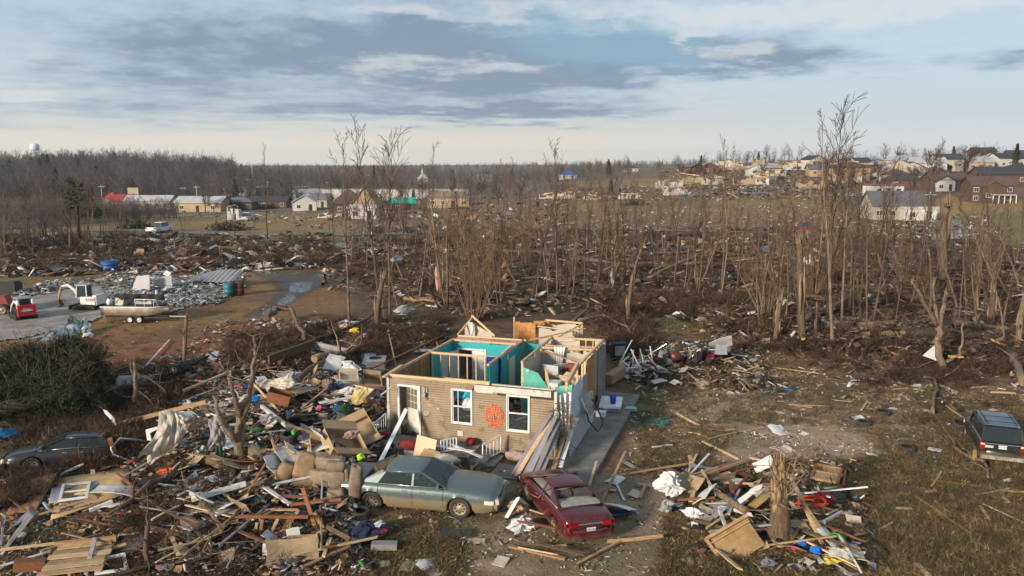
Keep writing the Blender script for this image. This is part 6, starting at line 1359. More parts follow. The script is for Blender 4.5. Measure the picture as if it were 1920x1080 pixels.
for q in t.children:
 if q.name.startswith('licence_plate'): plate_text(q, 'DC7 0YR', -2.16 - .012, .94, .09, mat('plate_ink', (0, 0, 0)))
gcar = carpaint('slate_paint', (.024, .025, .031), .35, zlo=.0, zhi=.6, mudcol=(.06, .045, .03), rough=.3, specks=False)
a = G(112, 880); t = thing('buried_car', 'dark grey car half buried under branches beside the fallen cedar', 'car', (a.x, a.y + 1.0, -.16), rot=(math.radians(8), math.radians(-5), math.radians(20 + 180)))
car(t, gcar, 4.8, 1.85, 2.7, -1.35, .33, [(-2.4, .6), (-2.38, .8), (-2.3, .93), (-1.8, 1.0), (.6, .95), (1.2, .9), (2.0, .78), (2.3, .65), (2.4, .5)], (-2.0, -.9, .3, 1.25, 1.42), .2, .70, end=.22)
def loose_tyre(px, py, label, rot=(0, 0, 0), r=.34, lift=.0):
 p = G(px, py); t = thing('tyre', label, 'tyre', p + Vector((0, 0, .12 + lift)), rot=rot); w = .23
 mb = MB(); mb.lathe([(r * .60, -w * .42), (r * .72, -w / 2), (r * .92, -w / 2), (r, -w * .3), (r, w * .3), (r * .92, w / 2), (r * .72, w / 2), (r * .60, w * .42)], 28); mb.obj('sidewall', rubber, t)
 mb = MB(); mb.lathe([(r * .60, w * .42), (r * .68, w * .1), (r * .88, 0), (r * .68, -w * .1), (r * .60, -w * .42)], 28); mb.obj('liner', hole, t)
 mb = MB()
 for k in range(36): a_ = 6.283 * k / 36; mb.box((r * 1.004 * math.cos(a_), r * 1.004 * math.sin(a_), 0), (.02, .035, w * .62), Euler((0, 0, a_)))
 mb.obj('tread', rubber, t)
loose_tyre(1655, 778, 'black tyre behind, next to a pale stick, on the bare patch')
loose_tyre(1619, 798, 'black tyre lying flat by itself left of the other two clearing tyres')
loose_tyre(1700, 846, 'black tyre with a metal bar, nearest of the clearing tyres')
loose_tyre(1798, 806, 'black tyre leaning by the front of the off-roader', rot=(.3, .1, 0), lift=.15)
loose_tyre(676, 968, 'muddy black tyre lying under the tail of the green sedan', r=.36)
loose_tyre(543, 845, 'black tyre with a green rag in the debris pile', rot=(.2, 0, 0), lift=.5)
loose_tyre(728, 858, 'black tyre half hidden behind the green sedan', rot=(.9, .2, 0), lift=.2)
# ---- mini excavator
whitem = mat('machine_white', (.62, .60, .55), .5, .15, 3, dirt=((.3, .24, .16), 1.5, .6)); machred = mat('machine_red', (.45, .02, .02), .45, .1, 3); glassd = glassmat('cab_glass', (.03, .04, .05), .05, 1); trackm = mat('track_rubber', (.05, .04, .03), .9, .4, 4)
def track(t, x, y, L, h, w):
 n = 12; prof = [(L / 2 * math.cos(a) * (1 if 1 else 0), 0) for a in [0]]; P_ = []
 for k in range(n + 1): a_ = -math.pi / 2 + math.pi * k / n; P_.append((L / 2 - h / 2 + h / 2 * math.cos(a_), h / 2 + h / 2 * math.sin(a_)))
 for k in range(n + 1): a_ = math.pi / 2 + math.pi * k / n; P_.append((-L / 2 + h / 2 + h / 2 * math.cos(a_), h / 2 + h / 2 * math.sin(a_)))
 M = Matrix.Translation((x, y + w / 2, 0)) @ Matrix.Rotation(math.pi / 2, 4, 'X'); mb = MB(); mb.prism(P_, w, M); tr = mb.obj('track', trackm, t)
 for k in range(4): mb = MB(); mb.lathe([(h * .3, -w / 2 - .02), (h * .3, w / 2 + .02), (0, w / 2 + .02)], 12, Matrix.Translation((x - L * .32 + k * L * .21, y, h / 2)) @ Matrix.Rotation(math.pi / 2, 4, 'X')); mb.obj('roller', blackp, tr)
p = G(168, 580); t = thing('mini_excavator', 'white mini excavator with raised curved arm on the gravel pad', 'excavator', p, math.radians(172), scale=.84)
for y in (-.75, .75): track(t, 0, y, 2.3, .5, .35)
mb = MB(); mb.box((0, 0, .45), (1.5, 1.2, .25)); mb.obj('undercarriage', blackp, t)
mb = MB(); mb.box((-.45, 0, 1.0), (1.5, 1.7, .75)); mb.box((-1.15, 0, 1.05), (.35, 1.5, .95)); mb.obj('engine_cover', whitem, t)
for s_ in (-1, 1):
 mb = MB(); mb.box((-.7, s_ * .86, 1.1), (.9, .02, .3)); e_ = mb.obj('side_panel', mat('machine_grey', (.3, .3, .3), .5, .2, 3), t)
 mb = MB(); mb.box((-.75, s_ * .875, 1.1), (.75, .015, .16)); st = mb.obj('name_stripe', machred, t)
cb = MB()
for x in (-.35, .75):
 for y in (-.1, .75): cb.beam((x, y, 1.3), (x + (.0 if x < 0 else -.12), y, 2.45), .08, .08)
cb.obj('cab_frame', whitem, t); mb = MB(); mb.box((.17, .325, 2.5), (1.25, 1.0, .1)); mb.obj('cab_roof', mat('machine_grey', (0, 0, 0)), t); mb = MB(); mb.box((.2, .325, 1.88), (1.0, .84, 1.12)); mb.obj('cab_glazing', glassd, t)
mb = MB(); mb.tube([(.9, -.1, .9), (1.5, -.1, 1.9), (2.2, -.1, 2.35), (2.9, -.1, 2.2)], [.16, .16, .14, .1], 6); mb.obj('boom', whitem, t)
mb = MB(); mb.tube([(2.85, -.1, 2.3), (3.15, -.1, 1.5), (3.3, -.1, .85)], [.13, .12, .08], 6); mb.obj('arm', mat('dirty_arm', (.35, .28, .2), .7, .3, 3), t)
mb = MB(); mb.tube([(2.5, -.1, 2.45), (3.1, -.1, 1.9), (3.3, -.1, 1.4)], .05, 6); mb.obj('ram', chrome, t)
mb = MB(); mb.box((3.3, -.1, .5), (.5, .6, .6), Euler((0, .3, 0)), taper=.7); mb.obj('bucket', mat('rusty_steel', (.07, .045, .03), .9, .4, 4), t)
mb = MB(); mb.box((1.55, 0, .3), (.1, 1.8, .4)); mb.obj('blade', blackp, t)
# ---- skid steer
p = G(45, 598); t = thing('skid_steer', 'white and red tracked skid steer loader on the gravel pad', 'loader', p, math.radians(135), scale=.82)
for y in (-.75, .75): track(t, 0, y, 2.2, .55, .38)
mb = MB(); mb.box((0, 0, .75), (2.0, 1.2, .7)); mb.obj('chassis', blackp, t); mb = MB(); mb.box((-1.2, 0, 1.0), (.35, 1.5, 1.0)); mb.obj('rear_door', machred, t); mb = MB(); mb.box((-1.39, 0, 1.0), (.02, .9, .14)); mb.obj('name_stripe', whitem, t)
mb = MB(); mb.box((-.1, 0, 1.55), (1.3, 1.05, .9)); mb.obj('cab', glassd, t); mb = MB(); mb.box((-.1, 0, 2.05), (1.4, 1.15, .1)); mb.obj('cab_roof', mat('machine_grey', (0, 0, 0)), t)
for y in (-.62, .62):
 mb = MB(); mb.tube([(-1.15, y, 1.55), (.2, y, 1.75), (1.2, y, 1.2), (1.75, y, .5)], [.13, .11, .11, .09], 6); mb.obj('lift_arm', whitem, t); mb = MB(); mb.box((-.95, y, 1.55), (.5, .16, .8)); mb.obj('tower', whitem, t)
mb = MB(); mb.box((1.95, 0, .45), (.5, 1.7, .5)); mb.obj('grapple', mat('rusty_steel', (0, 0, 0)), t)
# ---- red pickup at the left edge (partly out of frame)
p = G(2, 590); t = thing('red_machine', 'dark red tractor-like machine cut by the left picture edge', 'tractor', p + Vector((-1.0, .3, 0)), math.radians(10))
mb = MB(); mb.box((0, 0, 1.1), (3.2, 1.2, .8), taper=.8); mb.obj('hood', mat('dull_red', (.20, .02, .02), .6, .3, 3), t); mb = MB(); mb.box((-.9, 0, 1.9), (1.1, 1.1, 1.0)); mb.obj('cab', glassd, t)
for x, r_ in ((-1.0, .7), (1.2, .45)):
 for y in (-.8, .8): sub_tyre(t, x, y, r_, .35)
p = G(8, 553); mb = MB(); mb.box((0, 0, .55), (2.6, 1.4, 1.1)); mb.box((.9, 0, 1.15), (.6, 1.2, .2)); simple('waste_bin', 'dark open container at the left edge of the pad', 'container', mb, blackp, p, .1)
# ---- pontoon boat on its trailer
p = G(263, 602); t = thing('boat', 'dented silver pontoon boat with folded dark canopy and bent rails', 'boat', p + Vector((0, 0, .5)), math.radians(-3), scale=.9); hull = mat('bare_aluminium', (.42, .37, .29), .45, .3, 1.5, metal=.35, col2=(.28, .23, .17))
Lb = 5.6; rows = []
for i in range(15):
 x = -Lb / 2 + Lb * i / 14; w = 1.1 * (1 - max(0, (i - 10) / 4) ** 2 * .55); k = max(0, (i - 9) / 5) ** 2 * .42
 rows.append([(x, -w, .85), (x, -w * 1.02, .6 + k * .3), (x, -w * .9, .12 + k), (x, -w * .5, k), (x, w * .5, k), (x, w * .9, .12 + k), (x, w * 1.02, .6 + k * .3), (x, w, .85)])
mb = MB(); mb.grid(rows); n = 8; mb.f += [tuple(range(n)), tuple(14 * n + j for j in reversed(range(n)))]; mb.mi += [0, 0]; mb.sm += [False, False]; mb.obj('hull', hull, t)
mb = MB(); mb.tube([(-Lb / 2, -1.13, .84), (Lb / 2 - 1.2, -1.13, .84), (Lb / 2, -.6, .84)], .05, 6); mb.obj('gunwale', whitep, t)
mb = MB(); mb.box((-.2, 0, .84), (Lb - 1.4, 1.9, .04)); mb.obj('deck', blackp, t)
for s_ in (-1, 1):
 mb = MB(); mb.tube([(.2, s_ * 1.0, 1.5), (2.0, s_ * 1.0, 1.5), (2.1, s_ * .9, .9)], .03, 6)
 for x in (.2, 1.0, 1.8): mb.tube([(x, s_ * 1.0, .86), (x, s_ * 1.0, 1.5)], .025, 6)
 mb.obj('rail', whitep, t)
mb = MB(); mb.tube([(-1.8, -.9, .9), (-1.2, -.9, 1.5), (-.5, -.9, 1.75), (.5, -.9, 1.8)], .03, 6); mb.tube([(-2.2, .9, .9), (-1.6, .9, 1.9), (.4, .9, 2.0)], .03, 6); mb.obj('canopy_bow', blackp, t)
mb = drape(4.2, .5, 4, .12, seed=3); q = mb.obj('canopy', mat('black_canvas', (.012, .013, .016), .8, .3, 3), t); q.location = (.3, -.3, 1.85)
mb = MB(); mb.box((-1.5, .2, 1.15), (.7, 1.2, .6), Euler((0, .2, 0))); mb.box((.2, .6, 1.1), (1.4, .5, .5)); mb.obj('seat', whited, t)
mb = MB(); mb.lathe([(0, 0), (.2, .05), (.25, .3), (.15, .5), (0, .55)], 10, Matrix.Translation((-2.3, -.5, .9))); mb.obj('motor_cowl', whitep, t)
t = thing('boat_trailer', 'two-axle trailer under the pontoon boat', 'trailer', p, math.radians(-3), scale=.9)
for y in (-.8, .8): mb = MB(); mb.box((.3, y, .48), (5.2, .1, .12)); mb.obj('beam', blackp, t)
mb = MB(); mb.box((3.4, 0, .45), (1.6, .1, .1)); mb.obj('tongue', tin, t); mb = MB(); mb.tube([(-2.75, -.9, .05), (-2.6, -.9, 1.0), (-2.5, -.9, .05)], .03, 6); mb.obj('stand', whitep, t)
for x in (-.35, .45):
 for y in (-.95, .95): sub_tyre(t, x, y, .31, .2, whitep, 5)
# ---- far pickups
def pickup(px, py, label, col, rz):
 p = G(px, py); t = thing('pickup_truck', label, 'pickup', p, rz); m = mat('pickup_' + label[:9].replace(' ', '_'), col, .4, .1, 3, bump=0)
 mb = MB(); mb.box((0, 0, .75), (5.4, 1.95, .65), taper=.96); mb.obj('body', m, t); mb = MB(); mb.box((.4, 0, 1.4), (2.2, 1.7, .72), taper=.8); mb.obj('cab', glassd, t); mb = MB(); mb.box((.4, 0, 1.79), (1.7, 1.35, .06)); mb.obj('roof', m, t)
 mb = MB(); mb.box((-1.7, 0, 1.0), (1.7, 1.6, .2)); mb.obj('bed', blackp, t)
 for x in (-1.6, 1.7):
  for y in (-.85, .85): sub_tyre(t, x, y, .42, .26, tin, 5)
 for y in (-.75, .75): mb = MB(); mb.box((-2.71, y, .9), (.04, .22, .25)); mb.obj('tail_light', redl, t)
 mb = MB(); mb.box((-2.76, 0, .5), (.1, 1.8, .16)); mb.obj('bumper', tin, t)
pickup(300, 436, 'nearer white pickup on the left road, tail towards the camera', (.6, .6, .6), math.radians(80)); pickup(462, 414, 'farther silver-white pickup on the left field road', (.5, .52, .55), math.radians(95)); pickup(1505, 436, 'dark red pickup on the middle road behind the thicket', (.25, .02, .02), math.radians(10))
# -- town and ruins
win = mat('window_dark', (.03, .035, .04), .2, .2, 2, bump=0)
def building(name, label, px, py, w, d, h, rz, wall, roof, kind='gable', rh=1.5, wins=3, loc=None, porch=False, door=True, over=.4, cat='house', group=None, storeys=1, hole_=0):
 p = loc or G(px, py); w *= .82; d *= .85; t = thing(name, label, cat, (p.x, p.y, p.z - .2), rz, group)
 mb = MB(); h_ = h + .2
 if kind == 'ruin':
  rng = np.random.default_rng(int(px * 7 + py))
  for s, (cx, cy, lx, ly) in enumerate(((0, -d / 2, w, .2), (0, d / 2, w, .2), (-w / 2, 0, .2, d), (w / 2, 0, .2, d))):
   n = 4; m_ = MB()
   for k in range(n):
    u = (k + .5) / n - .5; hh = h_ * rng.uniform(.15, .85) if rng.random() < .85 else .3; m_.box((cx + (u * lx if lx > ly else 0), cy + (u * ly if ly > lx else 0), hh / 2), (lx / n * .98 if lx > ly else .2, ly / n * .98 if ly > lx else .2, hh))
   m_.obj('wall', wall, t)
  for k in range(3): mb = MB(); mb.beam((rng.uniform(-w / 2, w / 2), -d / 2, h_ * .9), (rng.uniform(-w / 2, w / 2), d / 2, h_ * rng.uniform(.4, 1.2)), .15, .2); mb.obj('beam', pine, t)
 else:
  mb.box((0, 0, h_ / 2), (w, d, h_)); mb.obj('wall', wall, t)
 if kind == 'gable':      # ridge along x
  o = over; mb = MB(); mb.add([(-w / 2 - o, -d / 2 - o, h_ - .05), (w / 2 + o, -d / 2 - o, h_ - .05), (w / 2 + o, 0, h_ + rh), (-w / 2 - o, 0, h_ + rh), (w / 2 + o, d / 2 + o, h_ - .05), (-w / 2 - o, d / 2 + o, h_ - .05)], [(0, 1, 2, 3), (3, 2, 4, 5)]); V = list(mb.v)
  mb.add([(x, y, z + .15) for x, y, z in V], [(0, 1, 2, 3), (3, 2, 4, 5)]); mb.add([V[0], V[1], (V[1][0], V[1][1], V[1][2] + .15), (V[0][0], V[0][1], V[0][2] + .15)], [(0, 1, 2, 3)]); mb.obj('roof', roof, t)
  for s in (-1, 1): mb = MB(); mb.add([(s * w / 2, -d / 2, h_), (s * w / 2, d / 2, h_), (s * w / 2, 0, h_ + rh)], [(0, 1, 2)]); mb.obj('gable', wall, t)
 if kind == 'front':      # gable faces the camera (ridge along y)
  o = over; mb = MB(); mb.add([(-w / 2 - o, -d / 2 - o, h_ - .05), (0, -d / 2 - o, h_ + rh), (0, d / 2 + o, h_ + rh), (-w / 2 - o, d / 2 + o, h_ - .05), (w / 2 + o, -d / 2 - o, h_ - .05), (w / 2 + o, d / 2 + o, h_ - .05)], [(0, 1, 2, 3), (1, 4, 5, 2)]); V = list(mb.v)
  mb.add([(x, y, z + .15) for x, y, z in V], [(0, 1, 2, 3), (1, 4, 5, 2)]); mb.add([V[0], V[1], V[4], (V[4][0], V[4][1], V[4][2] + .15), (V[1][0], V[1][1], V[1][2] + .2), (V[0][0], V[0][1], V[0][2] + .15)], [(0, 1, 4, 5), (1, 2, 3, 4)]); mb.obj('roof', roof, t)
  for s in (-1, 1): mb = MB(); mb.add([(-w / 2, s * d / 2, h_), (w / 2, s * d / 2, h_), (0, s * d / 2, h_ + rh)], [(0, 1, 2)]); mb.obj('gable', wall, t)
 if kind == 'hip':
  o = over; mb = MB(); rx = max(w / 2 - d / 2, .3); mb.add([(-w / 2 - o, -d / 2 - o, h_), (w / 2 + o, -d / 2 - o, h_), (w / 2 + o, d / 2 + o, h_), (-w / 2 - o, d / 2 + o, h_), (-rx, 0, h_ + rh), (rx, 0, h_ + rh)], [(0, 1, 5, 4), (1, 2, 5), (2, 3, 4, 5), (3, 0, 4), (0, 3, 2, 1)]); mb.obj('roof', roof, t)
 if kind == 'flat':
  mb = MB(); mb.box((0, 0, h_ + .2), (w + .5, d + .5, .4)); mb.obj('roof', roof, t)
 if kind != 'ruin':
  for st in range(storeys):
   zc = .2 + h * (st + .5) / storeys
   for k in range(wins):
    x = w * ((k + .5) / wins - .5)
    if door and st == 0 and k == wins // 2: mb = MB(); mb.box((x, -d / 2 - .03, 1.2), (.95, .08, 2.0)); mb.obj('door', win, t); continue
    mb = MB(); mb.box((x, -d / 2 - .03, zc), (1.25, .06, 1.2)); f_ = mb.obj('window', whitep, t); mb = MB(); mb.box((x - .29, -d / 2 - .07, zc), (.5, .03, 1.0)); mb.box((x + .29, -d / 2 - .07, zc), (.5, .03, 1.0)); mb.obj('pane', win, f_)
 if porch:
  mb = MB(); mb.box((w * .2, -d / 2 - 1.1, h * .5), (w * .55, 2.2, .2)); mb.obj('deck', whited, t)
  for k in range(5):
   mb = MB(); mb.beam((w * .2 + w * .55 * (k / 4 - .5), -d / 2 - 2.1, 0), (w * .2 + w * .55 * (k / 4 - .5), -d / 2 - 2.1, h * .45), .2, .2, up=(0, 1, 0)); mb.obj('post', whitep, t)
 return t
W_ = lambda n, c: mat(n, c, .85, .15, .4, rnd=.1, bump=0)
brick = W_('brick_brown', (.078, .050, .037)); cream = W_('cream_wall', (.38, .34, .26)); wht = W_('white_wall', (.46, .45, .42)); yel = W_('yellow_wall', (.36, .27, .16)); tanw = W_('tan_wall', (.34, .24, .14)); dkb = W_('dark_brown_wall', (.09, .05, .035))
rg = W_('roof_grey', (.11, .11, .12)); rd = W_('roof_dark', (.04, .042, .05)); rb = W_('roof_brown', (.085, .06, .05)); rred = W_('roof_red', (.34, .04, .035)); rwh = W_('roof_white', (.40, .40, .40)); rblue = W_('tarp_blue', (.01, .12, .50)); rteal = W_('tarp_teal', (.02, .38, .30)); rpale = W_('roof_pale', (.34, .34, .35))
R = math.radians
building('store', 'long white-roofed store with pale walls left of centre-left', 285, 392, 18, 9, 2.9, R(2), wht, rwh, 'gable', 1.6, 5, cat='store'); building('store', 'small bright red roofed store block', 238, 392, 8, 8, 2.6, R(4), tanw, rred, 'gable', 2.2, 2, cat='store'); building('store', 'red-roofed porch at the left end of the red store', 212, 389, 5, 5, 3, R(0), rpale, rred, 'hip', 2.2, 1, cat='store')
mb = MB(); mb.box((0, 0, 2.5), (.4, .4, 5)); mb.box((0, 0, 5.6), (3.6, .4, 2.6)); simple('sign', 'white square roadside sign on a post by the stores', 'sign', mb, cream, G(252, 390))
building('warehouse', 'low pale-roofed yellow-ended warehouse', 382, 396, 18, 11, 2.9, R(-2), yel, rwh, 'gable', 1.8, 3, cat='warehouse'); building('shop', 'brown brick shop with hipped grey roof and white windows', 451, 394, 12, 8, 2.8, R(0), brick, rg, 'hip', 1.6, 4, cat='shop')
building('shop', 'long flat dark-roofed brick shop', 508, 390, 15, 9, 2.6, R(3), brick, rd, 'gable', 1.2, 4, cat='shop'); building('garage', 'white gas station canopy building', 445, 366, 13, 8, 3.4, R(0), wht, rwh, 'flat', 0, 3, cat='station'); building('canopy', 'white flat canopy on the left horizon strip', 530, 366, 26, 9, 3.6, R(0), win, rwh, 'flat', 0, 1, cat='canopy')
building('house', 'white gabled small house beyond the thin trees, left', 572, 394, 9, 7, 2.6, R(12), wht, rpale, 'front', 2.2, 2); building('house', 'cream gabled house beside the white gabled one', 602, 388, 8, 7, 2.6, R(-8), cream, rg, 'gable', 2, 2); building('shop', 'pale grey long shed behind the gabled houses', 580, 376, 14, 8, 3.2, R(2), rpale, rpale, 'gable', 1.4, 3, cat='shed')
building('house', 'brown house with steep dark hipped roof behind the wood', 655, 400, 11, 9, 3, R(5), brick, rb, 'hip', 4.0, 2); building('house', 'tan house with tall pale gable left of the twin trees', 690, 406, 9, 8, 2.6, R(-4), tanw, W_('tan_roof', (.22, .18, .13)), 'front', 5.2, 2)
building('tent', 'white peaked tent-like house before the tan gable', 683, 410, 8, 5, 2.6, R(0), wht, wht, 'gable', .6, 2, cat='tent'); building('house', 'small brick house with turquoise tarp roof', 757, 394, 8, 6, 2.2, R(6), brick, rteal, 'gable', 1.5, 2)
building('house', 'tan damaged bungalow right of the turquoise tarp', 843, 388, 15, 8, 2.9, R(-3), tanw, W_('tan_roof', (0, 0, 0)), 'hip', 1.8, 4); building('house', 'white small house on the far middle field', 910, 340, 11, 7, 2.8, R(0), wht, rpale, 'gable', 1.8, 3)
building('house', 'white house under a bright blue tarp', 1064, 336, 12, 9, 2.6, R(0), wht, rblue, 'hip', 2.6, 2); building('house', 'low grey house on the middle skyline', 1182, 322, 12, 7, 2.4, R(0), cream, rd, 'hip', 1.6, 3); building('house', 'dark brown low house at the far left of the middle field', 990, 338, 14, 7, 2.2, R(0), brick, rb, 'hip', 1.0, 3)
t = building('church', 'far white church with a thin pointed steeple', 794, 345, 8, 14, 4, R(0), wht, rpale, 'front', 3, 1, cat='church'); mb = MB(); mb.box((0, -5, 4), (1.6, 1.6, 4)); mb.obj('tower', wht, t); mb = MB(); mb.lathe([(1.0, 6), (0, 11)], 6, Matrix.Translation((0, -5, 0))); mb.obj('steeple', wht, t)
for k in range(9):       # parked vehicles in the far lot
 p = G(640 + k * 9, 376 if k % 2 else 374); mb = MB(); mb.box((0, 0, .9), (4.6, 2, 1.0)); mb.box((-.2, 0, 1.6), (2.6, 1.8, .6), taper=.8); simple('parked_van', 'white vehicle in the far parking lot left of the twin trees', 'vehicle', mb, [wht, rpale][k % 2], p, .2 * k, group='vehicles in the far parking lot')
mb = MB(); mb.box((0, 0, 2.0), (58, 12, 4.2)); simple('warehouse', 'long low white-fronted building behind the far parking lot', 'warehouse', mb, wht, G(745, 374)); mb = MB(); mb.box((0, 0, 3), (90, 20, 6)); simple('mill', 'long dark red mill building in the distant trees', 'factory', mb, W_('mill_red', (.12, .05, .045)), G(690, 330) + Vector((0, 30, 1)))
rn = [(1030, 372, 9, 5, 2.6, cream), (1062, 372, 8, 5, 2.8, W_('pink_wall', (.5, .38, .30))), (1255, 352, 13, 6, 3.4, wht), (1293, 344, 11, 7, 3.6, yel), (1338, 345, 10, 7, 3.0, cream), (1400, 345, 13, 7, 3.4, tanw), (1427, 345, 6, 6, 3, wht), (1268, 365, 12, 5, 2.8, wht),
   (1316, 308, 9, 6, 3, wht), (1352, 310, 8, 6, 3.2, cream), (1425, 308, 9, 6, 3, yel), (1457, 314, 8, 6, 2.8, yel), (1378, 318, 9, 6, 2.4, tanw), (1495, 312, 10, 6, 3, cream), (1540, 330, 10, 6, 3, wht), (1520, 352, 12, 7, 3, tanw), (1180, 372, 9, 5, 1.8, wht), (1110, 374, 7, 5, 1.6, cream), (618, 408, 8, 5, 1.8, wht), (442, 412, 4, 4, 4.2, wht)]
for k, (px, py, w, d, h, m) in enumerate(rn):
 cn = {id(cream): 'cream', id(wht): 'white', id(yel): 'yellowish', id(tanw): 'tan'}.get(id(m), 'pinkish'); building('ruined_house', f'roofless {cn} ruin {place_words(G(px, py))}', px, py, w * .8, d * .8, h * .85, R((k * 37) % 30 - 15), m, None, 'ruin', cat='ruin', group='ruined houses on the rubble slope')
building('house', 'brick two-storey house with gabled screened porch on the right lawn', 1848, 378, 12.5, 8, 4.3, R(-6), brick, rb, 'gable', 2.2, 5, porch=True, storeys=2); building('house', 'red-brown gabled porch wing of the right lawn house', 1858, 380, 7, 3.5, 3.9, R(-6), dkb, W_('gable_red', (.17, .07, .05)), 'front', 1.6, 2)
building('house', 'brick bungalow with white porch left of the lawn house', 1770, 356, 14, 8, 3.0, R(4), brick, rb, 'gable', 1.8, 4); building('house', 'brown front gable of the brick bungalow', 1768, 358, 7, 3, 2.8, R(4), wht, rb, 'front', 1.6, 2)
building('house', 'cream house with torn slate-grey roof before the hill', 1672, 410, 13, 8, 2.8, R(-3), W_('grey_cream', (.30, .27, .21)), rg, 'gable', 2.9, 4); building('annex', 'roofless red interior annex of the cream house', 1733, 408, 6, 6, 3.0, R(-3), cream, dkb, 'ruin', cat='annex'); building('garage', 'white block at the right end of the cream house', 1715, 412, 8, 6, 2.4, R(-3), wht, wht, 'flat', 0, 2, cat='garage')
building('house', 'long dark-roofed house at the right edge', 1880, 345, 22, 9, 3.0, R(0), dkb, rd, 'gable', 2.4, 5); building('house', 'white sheet-walled store block under red rubble', 1655, 365, 11, 7, 2.6, R(6), wht, W_('red_rubble', (.20, .08, .06)), 'flat', 0, 3); building('house', 'dark roofed low house behind the red rubble', 1690, 352, 13, 8, 2.4, R(-10), dkb, rd, 'hip', 2, 2)
hs = [(1795, 318, 'front', wht, rd, 'white gabled hill house with dark roof, centre of the row'), (1772, 320, 'gable', cream, rd, 'cream hill house joined left of the white gabled one'), (1860, 315, 'front', wht, rpale, 'large white gabled hill house at the right'), (1885, 318, 'gable', wht, rd, 'white long hill house at the far right'), (1832, 320, 'gable', yel, rpale, 'yellow low hill house between the white ones'),
   (1690, 322, 'hip', cream, rpale, 'pale grey-roofed hill house'), (1700, 335, 'front', wht, rd, 'white front-gabled house below the hill row'), (1680, 338, 'front', cream, rpale, 'cream steep-gabled house left of the white front gable'), (1610, 315, 'ruin', yel, rd, 'yellow roofless hill ruin'), (1580, 318, 'ruin', cream, rd, 'cream roofless hill ruin'), (1655, 318, 'ruin', cream, rd, 'cream ruin on the crest'), (1735, 328, 'gable', wht, rpale, 'white small house with pale roof mid hill'),
   (1905, 335, 'hip', tanw, rd, 'tan hill house at the picture edge'), (1840, 302, 'gable', dkb, rd, 'dark-roofed house on the hilltop'), (1910, 304, 'gable', dkb, rd, 'dark-roofed house at the right hilltop'), (1590, 338, 'hip', tanw, rb, 'brown hipped house left of the red rubble'), (1630, 330, 'ruin', wht, rd, 'small white ruin on the slope')]
for k, (px, py, kd, wm, rm, lb) in enumerate(hs): building('house', lb, px, py, 11 + (k * 5) % 4, 8, 3.2 + (k % 2), R((k * 23) % 40 - 20), wm, rm, kd, 2.4 if kd == 'front' else 1.9, 3)
rk = np.random.default_rng(31); X_, Y_ = scatter_px(rk, [(1200, 303), (1500, 300), (1760, 312), (1760, 345), (1560, 340), (1240, 330)], 34)
for k in range(34):
 cn, m = [('white', wht), ('cream', cream), ('tan', tanw), ('yellowish', yel), ('dark', dkb)][k % 5]; kd = ['ruin', 'gable', 'front', 'ruin', 'hip'][(k // 2) % 5]
 building('small_house', f'tiny {cn} {"ruined" if kd == "ruin" else "damaged"} house {place_words(G(float(X_[k]), float(Y_[k])))}', float(X_[k]), float(Y_[k]), rk.uniform(7, 10), 7, 2.4, rk.uniform(-.5, .5), m, [rg, rpale, rb, rd][k % 4], kd, 1.6, 2, group='tiny houses on the far hillside')
p = G(98, 300); p = Vector(((98 - 960) / FPX * 900, 880, 0)); s = 8.6; ztop = CAMH + (306 - 270) / FPX * 890
t = thing('water_tower', 'white domed water tower on thin legs above the wooded hill', 'water tower', (p.x, p.y, ztop - 13))
mb = MB(); mb.lathe([(0, 5.2), (2.5, 5.0), (4.1, 5.8), (4.6, 7.2), (4.65, 10.2), (4.2, 11.7), (2.6, 12.7), (0, 13)], 24); mb.obj('tank', W_('tower_white', (.62, .66, .72)), t)
for k in range(6): a_ = k * 1.047; mb = MB(); mb.tube([(5.2 * math.cos(a_), 5.2 * math.sin(a_), -16), (4.2 * math.cos(a_), 4.2 * math.sin(a_), 6.5)], .3, 6); mb.obj('leg', W_('tower_white', (0, 0, 0)), t)
mb = MB(); mb.tube([(0, 0, -16), (0, 0, 5.3)], .5, 8); mb.obj('riser', W_('tower_white', (0, 0, 0)), t)
D = 330; p = Vector(((1909 - 960) / FPX * D, D, 0)); p.z = float(T(p.x, p.y)); zt_ = CAMH + (306 - 232) / FPX * D; t = thing('floodlight_mast', 'tall floodlight mast at the right edge of the skyline', 'mast', p); mb = MB(); mb.tube([(0, 0, 0), (0, 0, zt_ - p.z)], [.35, .2], 8); mb.obj('pole', tin, t)
for k in range(6): mb = MB(); mb.box((.65 * math.cos(k), .65 * math.sin(k), zt_ - p.z - .3), (.7, .5, .9)); mb.obj('lamp_head', tin, t)
mb = MB(); mb.lathe([(.9, 0), (.9, .12), (0, .12)], 10, Matrix.Translation((0, 0, zt_ - p.z - .9))); mb.obj('ring', tin, t)
for k, (px, top, base) in enumerate([(193, 347, 392), (345, 350, 388), (370, 348, 386), (468, 334, 370), (503, 340, 372), (551, 338, 368), (530, 336, 368), (690, 326, 372), (1740, 360, 420), (1905, 320, 345), (474, 310, 350), (616, 340, 368)]):
 b = G(px, base); d = dir_of(px, top); zz = CAMH + d.z / d.y * b.y - b.z; t = thing('utility_pole', f'thin pole {place_words(b)}', 'pole', b, group='poles along the far roads'); mb = MB(); mb.tube([(0, 0, 0), (0, 0, zz)], .14, 5); mb.obj('shaft', bark_dark if k % 2 else tin, t); mb = MB(); mb.box((0, 0, zz - .5), (2.2, .15, .18)); mb.obj('crossarm', tin, t)
blk = mat('grey_block', (.42, .42, .43), .85, .15, 1, dirt=((.25, .22, .2), .8, .6))
for (x0, x1, ty0, ty1, lb) in [((248, 280, 543, 548, 'left'), 0, 0, 0, 0)] if 0 else []: pass
